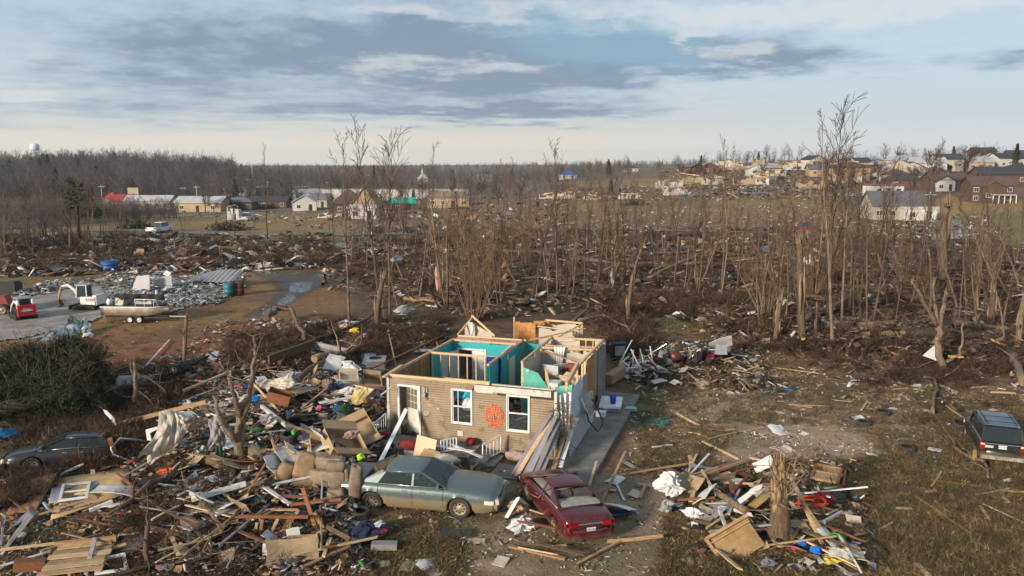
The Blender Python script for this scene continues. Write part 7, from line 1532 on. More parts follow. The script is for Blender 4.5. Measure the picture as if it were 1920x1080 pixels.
def slab_px(name, label, pts, base_px, m, t=.18, cat='wall', dy=0):
 """upright flat slab whose outline is given in pixels, standing at the depth of base_px"""
 b = G(*base_px); Y = b.y + dy; P_ = [at(x, y, Y) - b for x, y in pts]; n = len(P_); mb = MB(); mb.add([p for p in P_] + [p + Vector((0, t, 0)) for p in P_], [tuple(range(n)), tuple(reversed(range(n, 2 * n)))] + [(i, n + i, n + (i + 1) % n, (i + 1) % n) for i in range(n)]); o = mb.obj(name, m); o.location = b; return tag(o, label, cat)
slab_px('block_wall', 'left tilted slab of the broken white block wall', [(246, 547), (256, 518), (280, 516), (281, 548)], (262, 548), blk)
slab_px('block_wall', 'right larger slab of the broken white block wall', [(283, 548), (290, 530), (300, 520), (321, 516), (324, 545)], (305, 549), blk, dy=1.2)
slab_px('block_wall', 'small tilted white sheet above the block wall', [(305, 514), (312, 507), (321, 512), (315, 519)], (312, 548), whitep, dy=1)
rows = [[(x, y, .35 + 1.1 * math.exp(-((x - 1) / 3.2) ** 2) * (y / 3) + .05 * math.sin(x * 13)) for y in np.linspace(0, 2.4, 5)] for x in np.linspace(-2.3, 2.3, 50)]
mb = MB(); mb.grid(rows, smooth=False, thick=.03); simple('corrugated_sheet', 'corrugated pale metal roof sheet lying on the block rubble', 'roof sheet', mb, W_('galvanised', (.26, .27, .29)), G(390, 535), -.15)
def crumple(label, pts, m, name='metal_sheet', cat='sheet metal', z=.05, amp=.1, n=9, seed=0):
 rng = np.random.default_rng(seed); a, b, c, d = [G(*p[:2]) + Vector((0, 0, p[2])) for p in pts]; o = a.copy(); R_ = [[tuple(a.lerp(b, i / (n - 1)).lerp(d.lerp(c, i / (n - 1)), j / (n - 1)) - o + Vector(rng.normal(0, amp, 3)) * (1 if 0 < i < n - 1 and 0 < j < n - 1 else .5)) for i in range(n)] for j in range(n)]
 mb = MB(); mb.grid(R_, thick=.01); q = mb.obj(name, m); q.location = o; return tag(q, label, cat)
crumple('crumpled blue-grey sheet metal by the gravel edge', [(75, 640, 0.0), (150, 632, .0), (155, 622, .7), (110, 628, .5)], mat('blue_metal', (.28, .34, .38), .4, .25, 2, metal=.3), amp=.12)
crumple('dark green upright flap of the crumpled sheet', [(118, 630, .1), (158, 626, .1), (150, 622, .9), (134, 620, 1.2)], mat('green_metal', (.06, .09, .07), .5, .2, 2), amp=.06); crumple('thin tail of the crumpled sheet stretching left', [(40, 638, .0), (85, 634, .1), (100, 628, .3), (60, 636, .1)], mat('blue_metal', (0, 0, 0)), amp=.03)
crumple('white curled end of the crumpled sheet', [(150, 632, 0), (172, 632, 0), (172, 618, .5), (160, 615, .9)], whitep, amp=.1)
def barrel(px, py, label, m, r=.42, h=1.25):
 p = G(px, py); t = thing('barrel', label, 'barrel', p); mb = MB(); mb.lathe([(0, 0), (r, 0), (r, h * .33), (r + .02, h * .35), (r, h * .37), (r, h * .66), (r + .02, h * .68), (r, h * .7), (r, h), (r * .93, h), (r * .93, h - .03), (0, h - .03)], 18); mb.obj('drum', m, t); mb = MB(); mb.lathe([(.05, h - .03), (.05, h), (0, h)], 8, Matrix.Translation((r * .6, 0, 0))); mb.obj('bung', blackp, t)
barrel(429, 555, 'teal-blue barrel at the right end of the gravel pad', mat('barrel_teal', (.03, .16, .20), .5, .3, 3)); barrel(441, 553, 'rusty dark barrel right of the teal one', mat('rust', (.10, .04, .02), .9, .4, 3)); barrel(449, 553, 'second rusty barrel of the pair right of the teal one', mat('rust', (0, 0, 0))); barrel(206, 508, 'round blue barrel in the field behind the excavator', mat('barrel_blue', (.02, .07, .25), .5, .2, 3), .9, 1.2)
# -- loose boards, sheets, cloth: each one a thing
rngD = np.random.default_rng(99)
BM = dict(pale=(mat('board_pale', (.50, .36, .20), .8, .3, 5, streak=(.8, 5, 5), rnd=.2, dirt=((.2, .14, .08), 2, .6)), 'pale wooden'), tan=(mat('board_tan', (.36, .22, .11), .85, .35, 5, streak=(.8, 5, 5), rnd=.2, dirt=((.12, .08, .05), 2, .55)), 'tan wooden'),
    red=(mat('board_red', (.22, .085, .035), .85, .35, 5, streak=(.8, 5, 5), rnd=.2), 'red-brown wooden'), brown=(mat('board_brown', (.13, .08, .045), .9, .4, 5, streak=(.8, 5, 5), rnd=.25), 'dark brown wooden'),
    white=(mat('board_white', (.58, .57, .54), .7, .25, 4, rnd=.12, dirt=((.22, .18, .14), 2.5, .52)), 'white painted'), grey=(mat('board_grey', (.27, .26, .27), .85, .3, 4, rnd=.2, dirt=((.12, .1, .08), 2, .55)), 'grey'))
def board_mesh(L, w, h, m, seed):
 rng = np.random.default_rng(seed); mb = MB(); n = 3; o = 0
 j0, j1 = rng.uniform(-.6, .6, 2) * w; vs = []
 for x, j in ((-L / 2, j0), (0, 0), (L / 2, j1)):
  b = rng.normal(0, .01 * L) if x == 0 else 0
  vs += [(x + j, -w / 2 + b, -h / 2), (x - j, w / 2 + b, -h / 2), (x - j, w / 2 + b, h / 2), (x + j, -w / 2 + b, h / 2)]
 fs = [(0, 1, 2, 3), (11, 10, 9, 8)] + [(i * 4 + k, (i + 1) * 4 + k, (i + 1) * 4 + (k + 1) % 4, i * 4 + (k + 1) % 4) for i in range(2) for k in range(4)]
 return mb.add(vs, fs).mesh('board', m)
POOL = {}
for c, (m, _) in BM.items():
 for k, (L, w, h) in enumerate([(.9, .08, .04), (1.3, .11, .04), (2.0, .08, .045), (1.8, .12, .045), (2.6, .08, .045), (1.1, .15, .03), (.5, .12, .045), (1.7, .05, .03)]): POOL[c, k] = (board_mesh(L, w, h, m, k * 7 + len(c)), L)
def put_board(px, py, c=None, k=None, rz=None, tilt=None, lift=None, grp='loose boards in the debris'):
 c = c or rngD.choice(['pale', 'tan', 'red', 'brown', 'white', 'grey'], p=[.27, .25, .14, .12, .14, .08]); k = int(rngD.integers(8)) if k is None else k; me, L = POOL[c, k]; p = G(px, py)
 tl = rngD.normal(0, .14) if tilt is None else tilt; o = put('board', me); z = .05 + abs(math.sin(tl)) * L / 2 + (rngD.random() ** 2 * .3 if lift is None else lift)
 o.location = (p.x, p.y, p.z + z); o.rotation_euler = (rngD.normal(0, .25), tl, rngD.uniform(0, 6.28) if rz is None else rz)
 sz = 'short' if L < 1.3 else 'long' if L > 2.4 else 'mid-length'; return tag(o, f'{sz} {BM[c][1]} board {place_words(p)}', 'board', grp)
def boards(poly, n, lift=None, tilt=None, cs=None):
 x, y = scatter_px(rngD, poly, n)
 for a, b in zip(x, y):
  if bool(inpoly(a, b, HOUSE_POLY)): continue
  put_board(float(a), float(b), c=rngD.choice(cs) if cs else None, lift=lift, tilt=tilt)
boards([(440, 690), (700, 700), (720, 860), (640, 880), (430, 900), (420, 780)], 52, .35); boards([(250, 900), (430, 860), (650, 920), (660, 1070), (320, 1070)], 40, .3); boards([(0, 900), (240, 870), (330, 960), (280, 1080), (0, 1080)], 18, .05)
boards([(1250, 880), (1440, 870), (1460, 1000), (1350, 1060), (1290, 960)], 34, .2); boards([(1490, 930), (1610, 960), (1620, 1060), (1500, 1060)], 12, .15); boards([(1150, 660), (1400, 670), (1430, 740), (1180, 720)], 32, .15)
boards([(1180, 790), (1400, 780), (1420, 860), (1140, 880)], 8, .0, .02); boards([(1480, 690), (1900, 700), (1900, 780), (1500, 770)], 18, .0, .03, ['pale', 'tan']); [put_board(float(a), float(b), c=rngD.choice(['pale', 'tan', 'red']), k=int(rngD.choice([0, 6, 7])), tilt=.02, lift=0) for a, b in zip(*scatter_px(rngD, [(1640, 880), (1910, 900), (1910, 1075), (1650, 1075)], 12))]
boards([(240, 700), (440, 660), (460, 760), (260, 800)], 18, .15); boards([(960, 900), (1260, 880), (1220, 1040), (1000, 1050)], 12, .05); boards([(380, 500), (560, 470), (240, 455), (120, 490)], 10, .3)
def beam_px(label, p0, p1, w, h, c, name='board', cat='board'):
 """board between two ends given as (px, py, lift)"""
 A = G(*p0[:2]) + Vector((0, 0, p0[2])); B = G(*p1[:2]) + Vector((0, 0, p1[2])); mb = MB(); mb.beam((0, 0, 0), B - A, w, h); o = mb.obj(name, BM[c][0] if c in BM else c); o.location = A; return tag(o, label, cat)
def pt(px, py, ref, dy=0): return at(px, py, G(*ref).y + dy)
def post_px(label, p0, p1, ref, w, h, c, dy0=0, dy1=0, name='board', cat='board'):
 A = pt(*p0, ref, dy0); B = pt(*p1, ref, dy1); A.z = max(A.z, float(T(A.x, A.y)) - .05); mb = MB(); mb.beam((0, 0, 0), B - A, w, h, up=(0, 1, 0)); o = mb.obj(name, BM[c][0] if c in BM else c); o.location = A; return tag(o, label, cat)
r1 = (600, 1010)
post_px('long horizontal red rail across the upright boards', (447, 968), (578, 969), r1, .09, .09, 'red', name='red_rail', cat='rail')
post_px('upper red rail nailed to a leaning post', (545, 946), (640, 936), r1, .08, .08, 'red', 1, 1, name='red_rail', cat='rail')
post_px('tall red-brown post leaning left under the rails', (600, 1036), (568, 915), r1, .12, .09, 'red', 0, .6); post_px('thick orange-brown beam right of the leaning post', (615, 1020), (588, 962), r1, .16, .1, 'tan', .2, .3); post_px('second orange-brown beam close behind the first', (606, 1015), (600, 958), r1, .1, .1, 'red', .5, .5)
post_px('left upright pale board hanging under the rail', (478, 1035), (482, 980), r1, .09, .05, 'pale'); post_px('second upright tan board under the rail', (488, 1033), (492, 974), r1, .1, .05, 'tan'); post_px('third slanting pale board under the rail', (505, 1025), (521, 972), r1, .1, .05, 'tan'); post_px('dark red slanting board under the rail', (522, 1030), (545, 968), r1, .1, .06, 'red'); post_px('grey upright board left of the pale ones', (481, 1000), (486, 970), r1, .1, .04, 'grey', .3, .3)
post_px('red-brown post running to the bottom edge', (520, 1082), (540, 990), r1, .14, .1, 'red', -.8, 0); post_px('pale board crossing behind the red-brown post', (528, 1030), (560, 955), r1, .1, .05, 'tan', .1, .4)
beam_px('long slim dark red strut rising left of the sofas', (440, 970, .1), (500, 915, .9), .06, .06, 'red'); beam_px('long white gutter lying across the left debris', (360, 955, .35), (462, 930, .45), .22, .12, 'white', 'gutter', 'gutter'); beam_px('white trim board reaching from the sofas to the red rail', (498, 940, .5), (545, 965, .35), .14, .05, 'white')
beam_px('long pale board beside the splintered stump, sloping down', (1490, 962, .9), (1545, 1030, .05), .14, .05, 'pale'); beam_px('second long board sloping right of the stump', (1500, 975, .7), (1570, 1040, .05), .12, .05, 'tan'); beam_px('grey-white plank leaning on the right side of the stump', (1478, 925, .7), (1500, 947, .3), .14, .04, 'grey')
beam_px('long tan timber in the middle of the stump pile', (1290, 925, .5), (1395, 887, .5), .14, .08, 'tan'); beam_px('pale timber ending in the white plastic', (1270, 955, .35), (1340, 948, .3), .1, .06, 'red'); beam_px('tan board pointing at the stump pile', (1285, 918, .5), (1345, 895, .4), .1, .05, 'pale'); beam_px('pale board across the heap top', (1315, 910, .6), (1343, 942, .25), .09, .05, 'pale')
beam_px('grey board lying flat left of the stump pile', (1165, 867, .1), (1210, 890, .06), .2, .03, 'grey'); beam_px('tan post leaning beside the maroon sedan', (1128, 944, .05), (1172, 880, .75), .1, .06, 'tan'); beam_px('white slat right of the tan post', (1170, 940, .05), (1148, 895, .1), .08, .03, 'white'); beam_px('short pale board at the walk corner', (1105, 925, .3), (1118, 893, .6), .09, .05, 'pale')
beam_px('long brown edge board lying behind the tan post', (1140, 882, .1), (1265, 888, .1), .09, .05, 'brown'); beam_px('lone long pale pole on the bare patch', (1317, 830, .05), (1385, 863, .05), .1, .08, 'pale'); beam_px('tan timber beneath the maroon sedan tail', (955, 1026, .04), (1060, 1050, .04), .14, .06, 'tan'); beam_px('thin branch-like board right of the sedan tail', (1070, 1050, .04), (1125, 1035, .05), .06, .04, 'brown')
beam_px('pale board lying at the bottom edge right', (1718, 1058, .03), (1745, 1085, .03), .16, .04, 'pale'); beam_px('pale stake lying in the right grass', (1838, 950, .03), (1856, 977, .03), .09, .04, 'pale'); beam_px('reddish board lying in the right grass', (1820, 1028, .03), (1834, 1055, .03), .12, .03, 'red'); beam_px('pale split branch across the right grass', (1715, 932, .05), (1820, 1003, .04), .08, .06, 'tan')
beam_px('brown squared beam lying left of the draped sheet', (225, 806, .3), (390, 790, .9), .22, .16, 'tan'); beam_px('long pale pole behind the draped sheet', (345, 750, .5), (425, 720, .6), .14, .1, 'pale'); beam_px('white wall base rail behind the pile', (505, 705, .9), (590, 672, .9), .12, .5, 'brown', 'wall_panel', 'panel'); beam_px('grey low wall panel behind the pile', (590, 672, .8), (650, 682, .7), .1, .45, 'grey', 'wall_panel', 'panel')
beam_px('white post lying across the pile left of the porch', (492, 795, .8), (545, 830, .6), .12, .12, 'white', 'post', 'post'); beam_px('brown post next to the white lying post', (505, 795, .7), (560, 838, .5), .1, .1, 'red', 'post', 'post'); beam_px('white flat board in the middle of the left pile', (600, 792, .9), (658, 786, 1.0), .3, .04, 'white'); beam_px('pale upright board at the pile centre', (490, 738, .9), (520, 775, .8), .42, .04, 'white')
beam_px('brown timber lying at the house corner', (665, 772, .9), (712, 792, .8), .3, .1, 'red'); beam_px('long red-orange board behind the house corner', (690, 712, .5), (830, 640, .4), .12, .05, 'red'); beam_px('thin pale stake behind the air conditioner', (745, 700, .1), (730, 662, 1.2), .07, .05, 'tan'); beam_px('pale pole lying on red earth', (268, 695, .1), (318, 640, .1), .08, .06, 'white', 'pipe', 'pipe'); beam_px('white pipe left of the cart', (320, 718, .1), (382, 702, .1), .12, .08, 'white', 'pipe', 'pipe')
PM = dict(ply=(mat('plywood', (.44, .29, .14), .8, .25, 2, dirt=((.20, .12, .06), 1.0, .56)), 'plywood'), dry=(mat('drywall', (.60, .58, .54), .85, .15, 2, dirt=((.28, .23, .18), 1.8, .56)), 'white drywall'), card=(mat('cardboard', (.36, .25, .14), .85, .2, 3, rnd=.2), 'brown cardboard'),
    greyp=(mat('grey_panel', (.25, .25, .27), .7, .2, 2, rnd=.2), 'grey'), cream=(mat('cream_panel', (.52, .44, .32), .8, .2, 2, rnd=.15, dirt=((.25, .18, .12), 2, .58)), 'cream'), dk=(mat('dark_panel', (.05, .04, .035), .7, .3, 3, rnd=.3), 'dark'), redp=(mat('rust_panel', (.20, .07, .03), .8, .3, 3, rnd=.2), 'red-brown'), blue=(mat('blue_panel', (.03, .12, .30), .6, .2, 3, rnd=.3), 'blue'))
def sheet_mesh(w, h, m, seed, bend=.06, n=5, torn=.12, t=.018):
 rng = np.random.default_rng(seed); ph = rng.random() * 6; R_ = []
 for j in range(n):
  r_ = []
  for i in range(n):
   u, v = i / (n - 1) - .5, j / (n - 1) - .5; e = rng.normal(0, torn * .05) if (i in (0, n - 1) or j in (0, n - 1)) else 0
   r_.append((w * u * (1 + e), h * v * (1 + e * 1.5), bend * math.sin(u * 3 + ph) * w + bend * .6 * math.cos(v * 4 + ph) * h + rng.normal(0, bend * .06)))
  R_.append(r_)
 mb = MB(); mb.grid(R_, smooth=False, thick=t); return mb.mesh('sheet', m)
SP = {}
for c, (m, _) in PM.items():
 for k, (w, h) in enumerate([(.5, .4), (.8, .5), (1.1, .7), (1.5, .9), (.9, .9), (.35, .3)]): SP[c, k] = sheet_mesh(w, h, m, k + len(c) * 3, [.03, .08, .05, .06, .1, .05][k], torn=[.5, 1, .8, .6, 1, .4][k])
def put_sheet(px, py, c=None, k=None, lift=.1, tilt=.3, cs=None):
 c = c or rngD.choice(list(PM), p=[.13, .26, .2, .1, .14, .08, .06, .03]); k = int(rngD.choice(6, p=[.32, .2, .06, .03, .09, .30])) if k is None else k; p = G(px, py); o = put('sheet', SP[c, k])
 a, b = rngD.normal(0, tilt, 2); s = [.5, .8, 1.1, 1.5, .9, .35][k]; o.location = (p.x, p.y, p.z + .04 + abs(math.sin(a)) * s * .3 + abs(math.sin(b)) * s * .4 + lift * rngD.random()); o.rotation_euler = (a, b, rngD.uniform(0, 6.28))
 nm = 'scrap' if s < .6 else 'large sheet' if s > 1 else 'sheet'; return tag(o, f'{PM[c][1]} {nm} {place_words(p)}', 'panel', 'loose sheets in the debris')
def sheets(poly, n, lift=.1, tilt=.3, c=None):
 x, y = scatter_px(rngD, poly, n)
 for a, b in zip(x, y):
  if not bool(inpoly(a, b, HOUSE_POLY)): put_sheet(float(a), float(b), lift=lift, tilt=tilt, c=rngD.choice(c) if c else None)
sheets([(450, 700), (700, 700), (720, 860), (640, 890), (430, 900), (430, 780)], 150, .35, .35); sheets([(300, 880), (430, 860), (650, 920), (650, 1060), (330, 1060)], 70, .2, .35); sheets([(0, 900), (240, 870), (330, 960), (280, 1080), (0, 1080)], 14, .05, .1)
sheets([(1260, 890), (1440, 880), (1450, 1040), (1330, 1050)], 18, .15, .35); sheets([(1480, 950), (1620, 960), (1620, 1070), (1450, 1070)], 16, .1, .3); sheets([(1150, 660), (1400, 670), (1430, 740), (1180, 720)], 30, .2, .3); sheets([(1200, 720), (1900, 700), (1900, 850), (1200, 860)], 16, 0, .04, ['dry', 'cream'])
sheets([(240, 690), (450, 660), (460, 780), (260, 800)], 18, .1, .2); sheets([(960, 900), (1200, 880), (1180, 1010), (1000, 1010)], 10, .05, .2); sheets([(640, 980), (950, 980), (950, 1070), (660, 1070)], 8, .0, .06, ['dry', 'cream', 'ply'])
def bundle(name, label, cat, px, py, size, m, seed=0, squash=.5, lift=0.0, rough=.22, tall=1.0, grp=None):
 rng = np.random.default_rng(seed); p = G(px, py); ph = rng.random(6) * 6; R_ = []
 size *= .85; N1, N2 = 15, 27
 for j in range(N1):
  b = -1.35 + 2.9 * j / (N1 - 1); r_ = []
  for i in range(N2):
   a = 6.283 * i / (N2 - 1); rg_ = lambda v: 1 - 2 * abs(math.sin(v))
   f = 1 + rough * (rg_(a * 1.5 + ph[0] + b * 1.3) + .8 * rg_(a * 3 + ph[1] - b * 2.1) + .6 * rg_(b * 4 + ph[2] + a * 2) + .35 * rng.normal()) * math.cos(b)
   r_.append((size * math.cos(a) * math.cos(b) * f, size * squash * math.sin(a) * math.cos(b) * f + size * .1 * math.sin(b * 4 + ph[3]), size * .5 * tall * (1 + math.sin(b)) * (1 + .1 * math.sin(a * 4 + ph[4]))))
  r_[-1] = r_[0]; R_.append(r_)
 mb = MB(); mb.grid(R_, smooth=False); o = mb.obj(name, m); o.location = p + Vector((0, 0, lift)); o.rotation_euler = (rng.normal(0, .1), rng.normal(0, .1), rng.random() * 6); return tag(o, label, cat, grp)
F = lambda n, c: mat('fabric_' + n, c, .9, .3, 6, rnd=.1)
bundle('fleece_pile', 'navy blanket heap with a red and white patch in front of the sedan', 'blanket', 690, 1012, .75, F('navy', (.012, .018, .05)), 1, .6, tall=.9); bundle('tshirt', 'white and red shirt on the navy blanket', 'shirt', 712, 1012, .22, F('white', (.6, .6, .62)), 2, lift=.45); bundle('shirt', 'dark red cloth beside the white shirt', 'cloth', 722, 1014, .2, F('wine', (.16, .02, .04)), 3, lift=.25)
bundle('work_vest', 'bright orange vest crumpled in the left debris', 'vest', 318, 897, .5, F('orange', (.80, .10, .02)), 4, .35, .2, tall=.5); bundle('safety_vest', 'fluorescent yellow-green vest by the tail of the green sedan', 'vest', 678, 885, .28, F('lime', (.45, .85, .03)), 5, .6, .5); bundle('rag', 'bright green rag on a tyre in the pile', 'rag', 553, 848, .2, F('green', (.10, .6, .06)), 6, .5, .75)
bundle('plush_heap', 'brownish fluffy heap on top of the right sofa', 'blanket', 662, 875, .35, F('fluff', (.28, .2, .17)), 7, .7, 1.15, .3); bundle('garbage_bag', 'black bag in the middle of the left pile', 'bag', 572, 810, .75, F('black', (.012, .012, .014)), 8, .6, .5, tall=.5)
bundle('toy_box', 'dark green box-like bundle right in the left pile', 'bag', 650, 803, .42, F('dkgreen', (.015, .05, .02)), 9, .8, .7, .08); bundle('dress', 'pink cloth standing in the left pile', 'cloth', 600, 797, .22, F('pink', (.6, .10, .25)), 10, .7, .7); bundle('pillow', 'pink patterned pillow left in the pile', 'pillow', 488, 752, .3, F('rose', (.5, .33, .42)), 11, .6, .8, .08)
bundle('blue_crate', 'blue tub left of the red-brown chest', 'tub', 480, 785, .3, F('blue', (.01, .13, .4)), 12, .8, .8, .06); bundle('blanket', 'dark blue bundle at the pile centre', 'cloth', 625, 762, .35, F('dkblue', (.015, .02, .06)), 13, .7, .8); bundle('jeans', 'blue denim bundle next to the dark blue one', 'jeans', 636, 760, .28, F('denim', (.09, .14, .24)), 14, .7, .9)
bundle('white_bag', 'white plastic bag heap in the left pile', 'plastic bag', 655, 768, .5, F('bag', (.62, .62, .62)), 15, .6, .8, .3, .6); bundle('grey_blanket', 'grey blanket standing in the left pile', 'blanket', 552, 748, .5, F('grey', (.30, .29, .28)), 16, .5, .7, .3, 1.3); bundle('clear_bag', 'pale translucent plastic heap above the sofas', 'plastic bag', 503, 825, .4, F('bag2', (.40, .37, .33)), 17, .7, .7, .3, 1.2)
bundle('plastic_wrap', 'white torn plastic on the left side of the stump pile', 'plastic sheet', 1262, 935, .55, F('bag', (0, 0, 0)), 18, .6, .1, .35, 1.9); bundle('plastic_wrap', 'lower white plastic roll in the stump pile', 'plastic sheet', 1252, 965, .5, F('cloth2', (.45, .43, .38)), 19, .5, .1, .3, .9); bundle('plastic_wrap', 'whitish plastic between boards of the stump pile', 'plastic sheet', 1300, 975, .4, F('bag', (0, 0, 0)), 20, .5, .1, .35, .9)
bundle('plastic_wrap', 'white plastic sheet crumpled beside the maroon sedan', 'plastic sheet', 980, 995, .55, F('bag', (0, 0, 0)), 21, .7, .0, .35, 1.0); bundle('paper_bag', 'torn brown bag left of the maroon sedan', 'bag', 968, 968, .35, F('paper', (.36, .22, .11)), 22, .7, .2, .3, 1.1); bundle('green_toy', 'glossy green plastic toy at the right of the stump pile', 'toy', 1572, 1015, .35, F('toygreen', (.03, .25, .04)), 23, .6, .1, .3, .5)
bundle('feed_sack', 'white and yellow sack at the bottom of the stump pile', 'sack', 1575, 1052, .6, F('sack', (.52, .50, .40)), 24, .7, .1, .25, .5); bundle('yellow_sack', 'yellow patch of the striped sack', 'sack', 1555, 1060, .3, F('yellow', (.6, .42, .03)), 25, .6, .1, .3, .5); bundle('blue_toy', 'right blue plastic toy in the stump pile', 'toy', 1530, 1048, .22, F('blue2', (.01, .15, .55)), 26, .8, .2); bundle('blue_toy', 'left blue plastic toy in the stump pile', 'toy', 1502, 1035, .18, F('blue2', (0, 0, 0)), 27, .8, .2); bundle('pink_toy', 'pink toy left of the blue ones', 'toy', 1488, 1042, .15, F('hotpink', (.5, .02, .12)), 28, .8, .2)
bundle('stone', 'grey rounded cushion at the stump pile foot', 'cushion', 1492, 1068, .32, F('grey', (0, 0, 0)), 29, .6, 0, .1, .6); bundle('shoe_heap', 'greyish bundle near the bottom of the stump pile', 'cloth', 1440, 1062, .4, F('grey2', (.2, .2, .22)), 30, .6, 0, .3, .6); bundle('rag', 'crumpled white cloth in front of the off-roader', 'rag', 1890, 902, .42, F('bag', (0, 0, 0)), 31, .35, 0, .3, .25)
bundle('insulation', 'pink insulation tuft by the lone straight tree', 'insulation', 648, 622, .7, F('insul', (.55, .30, .28)), 32, .6, .2, .35, .6); bundle('insulation', 'second pink insulation tuft behind the air conditioner', 'insulation', 682, 640, .5, F('insul', (0, 0, 0)), 33, .6, .2, .35, .7); bundle('yellow_ring', 'yellow round tuft between the pink insulation', 'insulation', 666, 632, .45, F('yellow', (0, 0, 0)), 34, .7, .3, .3, .8); bundle('paper', 'white papers at the root of the straight tree', 'paper', 650, 612, .8, F('bag', (0, 0, 0)), 35, .5, .1, .35, .5)
bundle('plastic_wrap', 'white shredded plastic caught in the shrubs, centre', 'plastic sheet', 745, 520, 1.0, F('bag', (0, 0, 0)), 36, .3, 1.6, .5, .8); bundle('insulation', 'long pink strip hanging in a thin tree', 'insulation', 821, 552, .18, F('insul', (0, 0, 0)), 37, .6, .3, .1, 16); bundle('plastic_wrap', 'white rag caught on the right thicket', 'plastic sheet', 1515, 545, .8, F('bag', (0, 0, 0)), 38, .4, 2.4, .4, 1.5); bundle('plastic_wrap', 'white torn sheet around the fan of right bushes', 'plastic sheet', 1465, 600, 1.0, F('cloth2', (0, 0, 0)), 39, .5, .9, .4, .9)
bundle('plastic_wrap', 'hanging greyish plastic left in the middle wood', 'plastic sheet', 1148, 560, .3, F('cloth2', (0, 0, 0)), 40, .4, 1.0, .4, 6); bundle('plastic_wrap', 'bluish white foil over a log, middle wood', 'plastic sheet', 760, 602, .9, F('cloth2', (0, 0, 0)), 41, .4, .5, .4, .9); bundle('white_tarp', 'blue-white metal scrap at the clearing', 'scrap', 1325, 590, 1.1, F('bluew', (.35, .42, .48)), 42, .3, .0, .3, .2)
slab_px('white_board', 'white triangular board leaning on the pale forked trunk', [(1730, 667), (1754, 646), (1758, 677)], (1745, 690), whitep, .03, 'board'); slab_px('yellow_board', 'small orange-yellow plank sticking out of the wood edge', [(1782, 668), (1806, 668), (1808, 671), (1783, 672)], (1790, 690), mat('ochre', (.5, .26, .04), .8, .2, 4), .3, 'board')
def crumpled(w, h, amp, seed, taper):
 rng = np.random.default_rng(seed); ph = rng.random(8) * 6; R_ = []
 for j in range(16):
  v = j / 15; r_ = []
  for i in range(16):
   u = i / 15 - .5; z = sum(amp / (k + 1) * (1 - 2 * abs(math.sin(u * (2.1 + k * 2.3) + v * (1.3 + k * 1.9) * (-1) ** k + ph[k]))) for k in range(4)) + rng.normal(0, amp * .08)
   r_.append((u * w * (1 - (1 - taper) * v) + .12 * w * math.sin(v * 5 + ph[5]), z, -h * v + .08 * h * math.sin(u * 7 + ph[6])))
  R_.append(r_)
 mb = MB(); mb.grid(R_, smooth=False); return mb
q = crumpled(1.2, 1.9, .16, 21, .5).obj('draped_sheet', F('cream', (.48, .43, .35))); q.location = at(330, 782, G(315, 850).y) ; q.rotation_euler = (-.55, .55, .2); tag(q, 'cream sheet draped diagonally over the left debris', 'sheet')
q = crumpled(.9, 1.0, .14, 22, .8).obj('draped_sheet', F('cream', (0, 0, 0))); q.location = at(318, 785, G(315, 850).y + .4); q.rotation_euler = (-.5, -.2, .4); tag(q, 'shorter beige cloth just behind the draped cream sheet', 'sheet')
q = crumpled(.6, 1.2, .1, 23, 1.1).obj('hanging_cloth', F('greyc', (.27, .25, .26))); q.location = at(408, 782, G(410, 862).y); q.rotation_euler = (0, .1, .2); tag(q, 'grey striped cloth hanging left of the forked dead tree', 'cloth'); q = drape(.3, .8, 2, .05, seed=24).obj('hanging_cloth', F('dgreen2', (.01, .06, .035))); q.location = at(410, 838, G(410, 875).y); tag(q, 'dark green cloth below the grey striped one', 'cloth')
q = crumpled(.62, .7, .04, 25, 1.0).obj('yellow_towel', F('towel', (.52, .40, .17))); q.location = at(674, 728, G(674, 790).y); q.rotation_euler = (-.4, 0, .2); tag(q, 'pale yellow towel hung over debris near the house corner', 'towel')
q = crumpled(1.4, .6, .12, 26, .8).obj('mattress_cover', F('cream', (0, 0, 0))); q.location = at(520, 708, G(520, 760).y); q.rotation_euler = (-.3, -.3, .1); tag(q, 'cream curved sheet at the top of the left pile', 'sheet')
bundle('comforter', 'large white comforter roll near the air conditioner', 'comforter', 655, 715, .9, F('comf', (.50, .51, .53)), 51, .45, .5, .12, .7); bundle('red_cloth', 'red and blue printed cloth in the left pile', 'cloth', 640, 735, .35, F('redc', (.4, .03, .04)), 52, .6, .8, .2, .6); bundle('blue_print', 'blue print right of the red cloth', 'cloth', 650, 736, .3, F('bluec', (.03, .18, .35)), 53, .6, .9, .2, .5)
t = thing('wire_basket', 'round black wire basket in the left pile', 'basket', G(610, 750) + Vector((0, 0, .9))); mb = MB()
for k in range(12): a_ = k * .5236; mb.tube([(.3 * math.cos(a_), .3 * math.sin(a_), 0), (.36 * math.cos(a_), .36 * math.sin(a_), .5)], .012, 4)
mb.obj('wire', blackp, t); mb = MB(); mb.tube([(.36 * math.cos(a_), .36 * math.sin(a_), .5) for a_ in np.linspace(0, 6.283, 20)], .02, 5); mb.obj('rim', blackp, t)
def carton(px, py, label, d, m, rz=.3, lift=0, rot=None, flaps=True, name='carton', cat='box'):
 p = G(px, py); t = thing(name, label, cat, p + Vector((0, 0, lift)), rz, rot=rot); x, y, z = d; mb = MB(); w = .02
 for c, s in (((0, -y / 2, z / 2), (x, w, z)), ((0, y / 2, z / 2), (x, w, z)), ((-x / 2 + w / 2, 0, z / 2), (w, y - w, z)), ((x / 2 - w / 2, 0, z / 2), (w, y - w, z)), ((0, 0, .01), (x - 2 * w, y - w, .02))): mb.box(c, s)
 mb.obj('side', m, t)
 if flaps:
  for s in (-1, 1): mb = MB(); mb.box((0, s * (y / 2 + y * .17), z + .04), (x, y * .36, .012), Euler((s * .25, 0, 0))); mb.obj('flap', m, t)
cm = PM['card'][0]
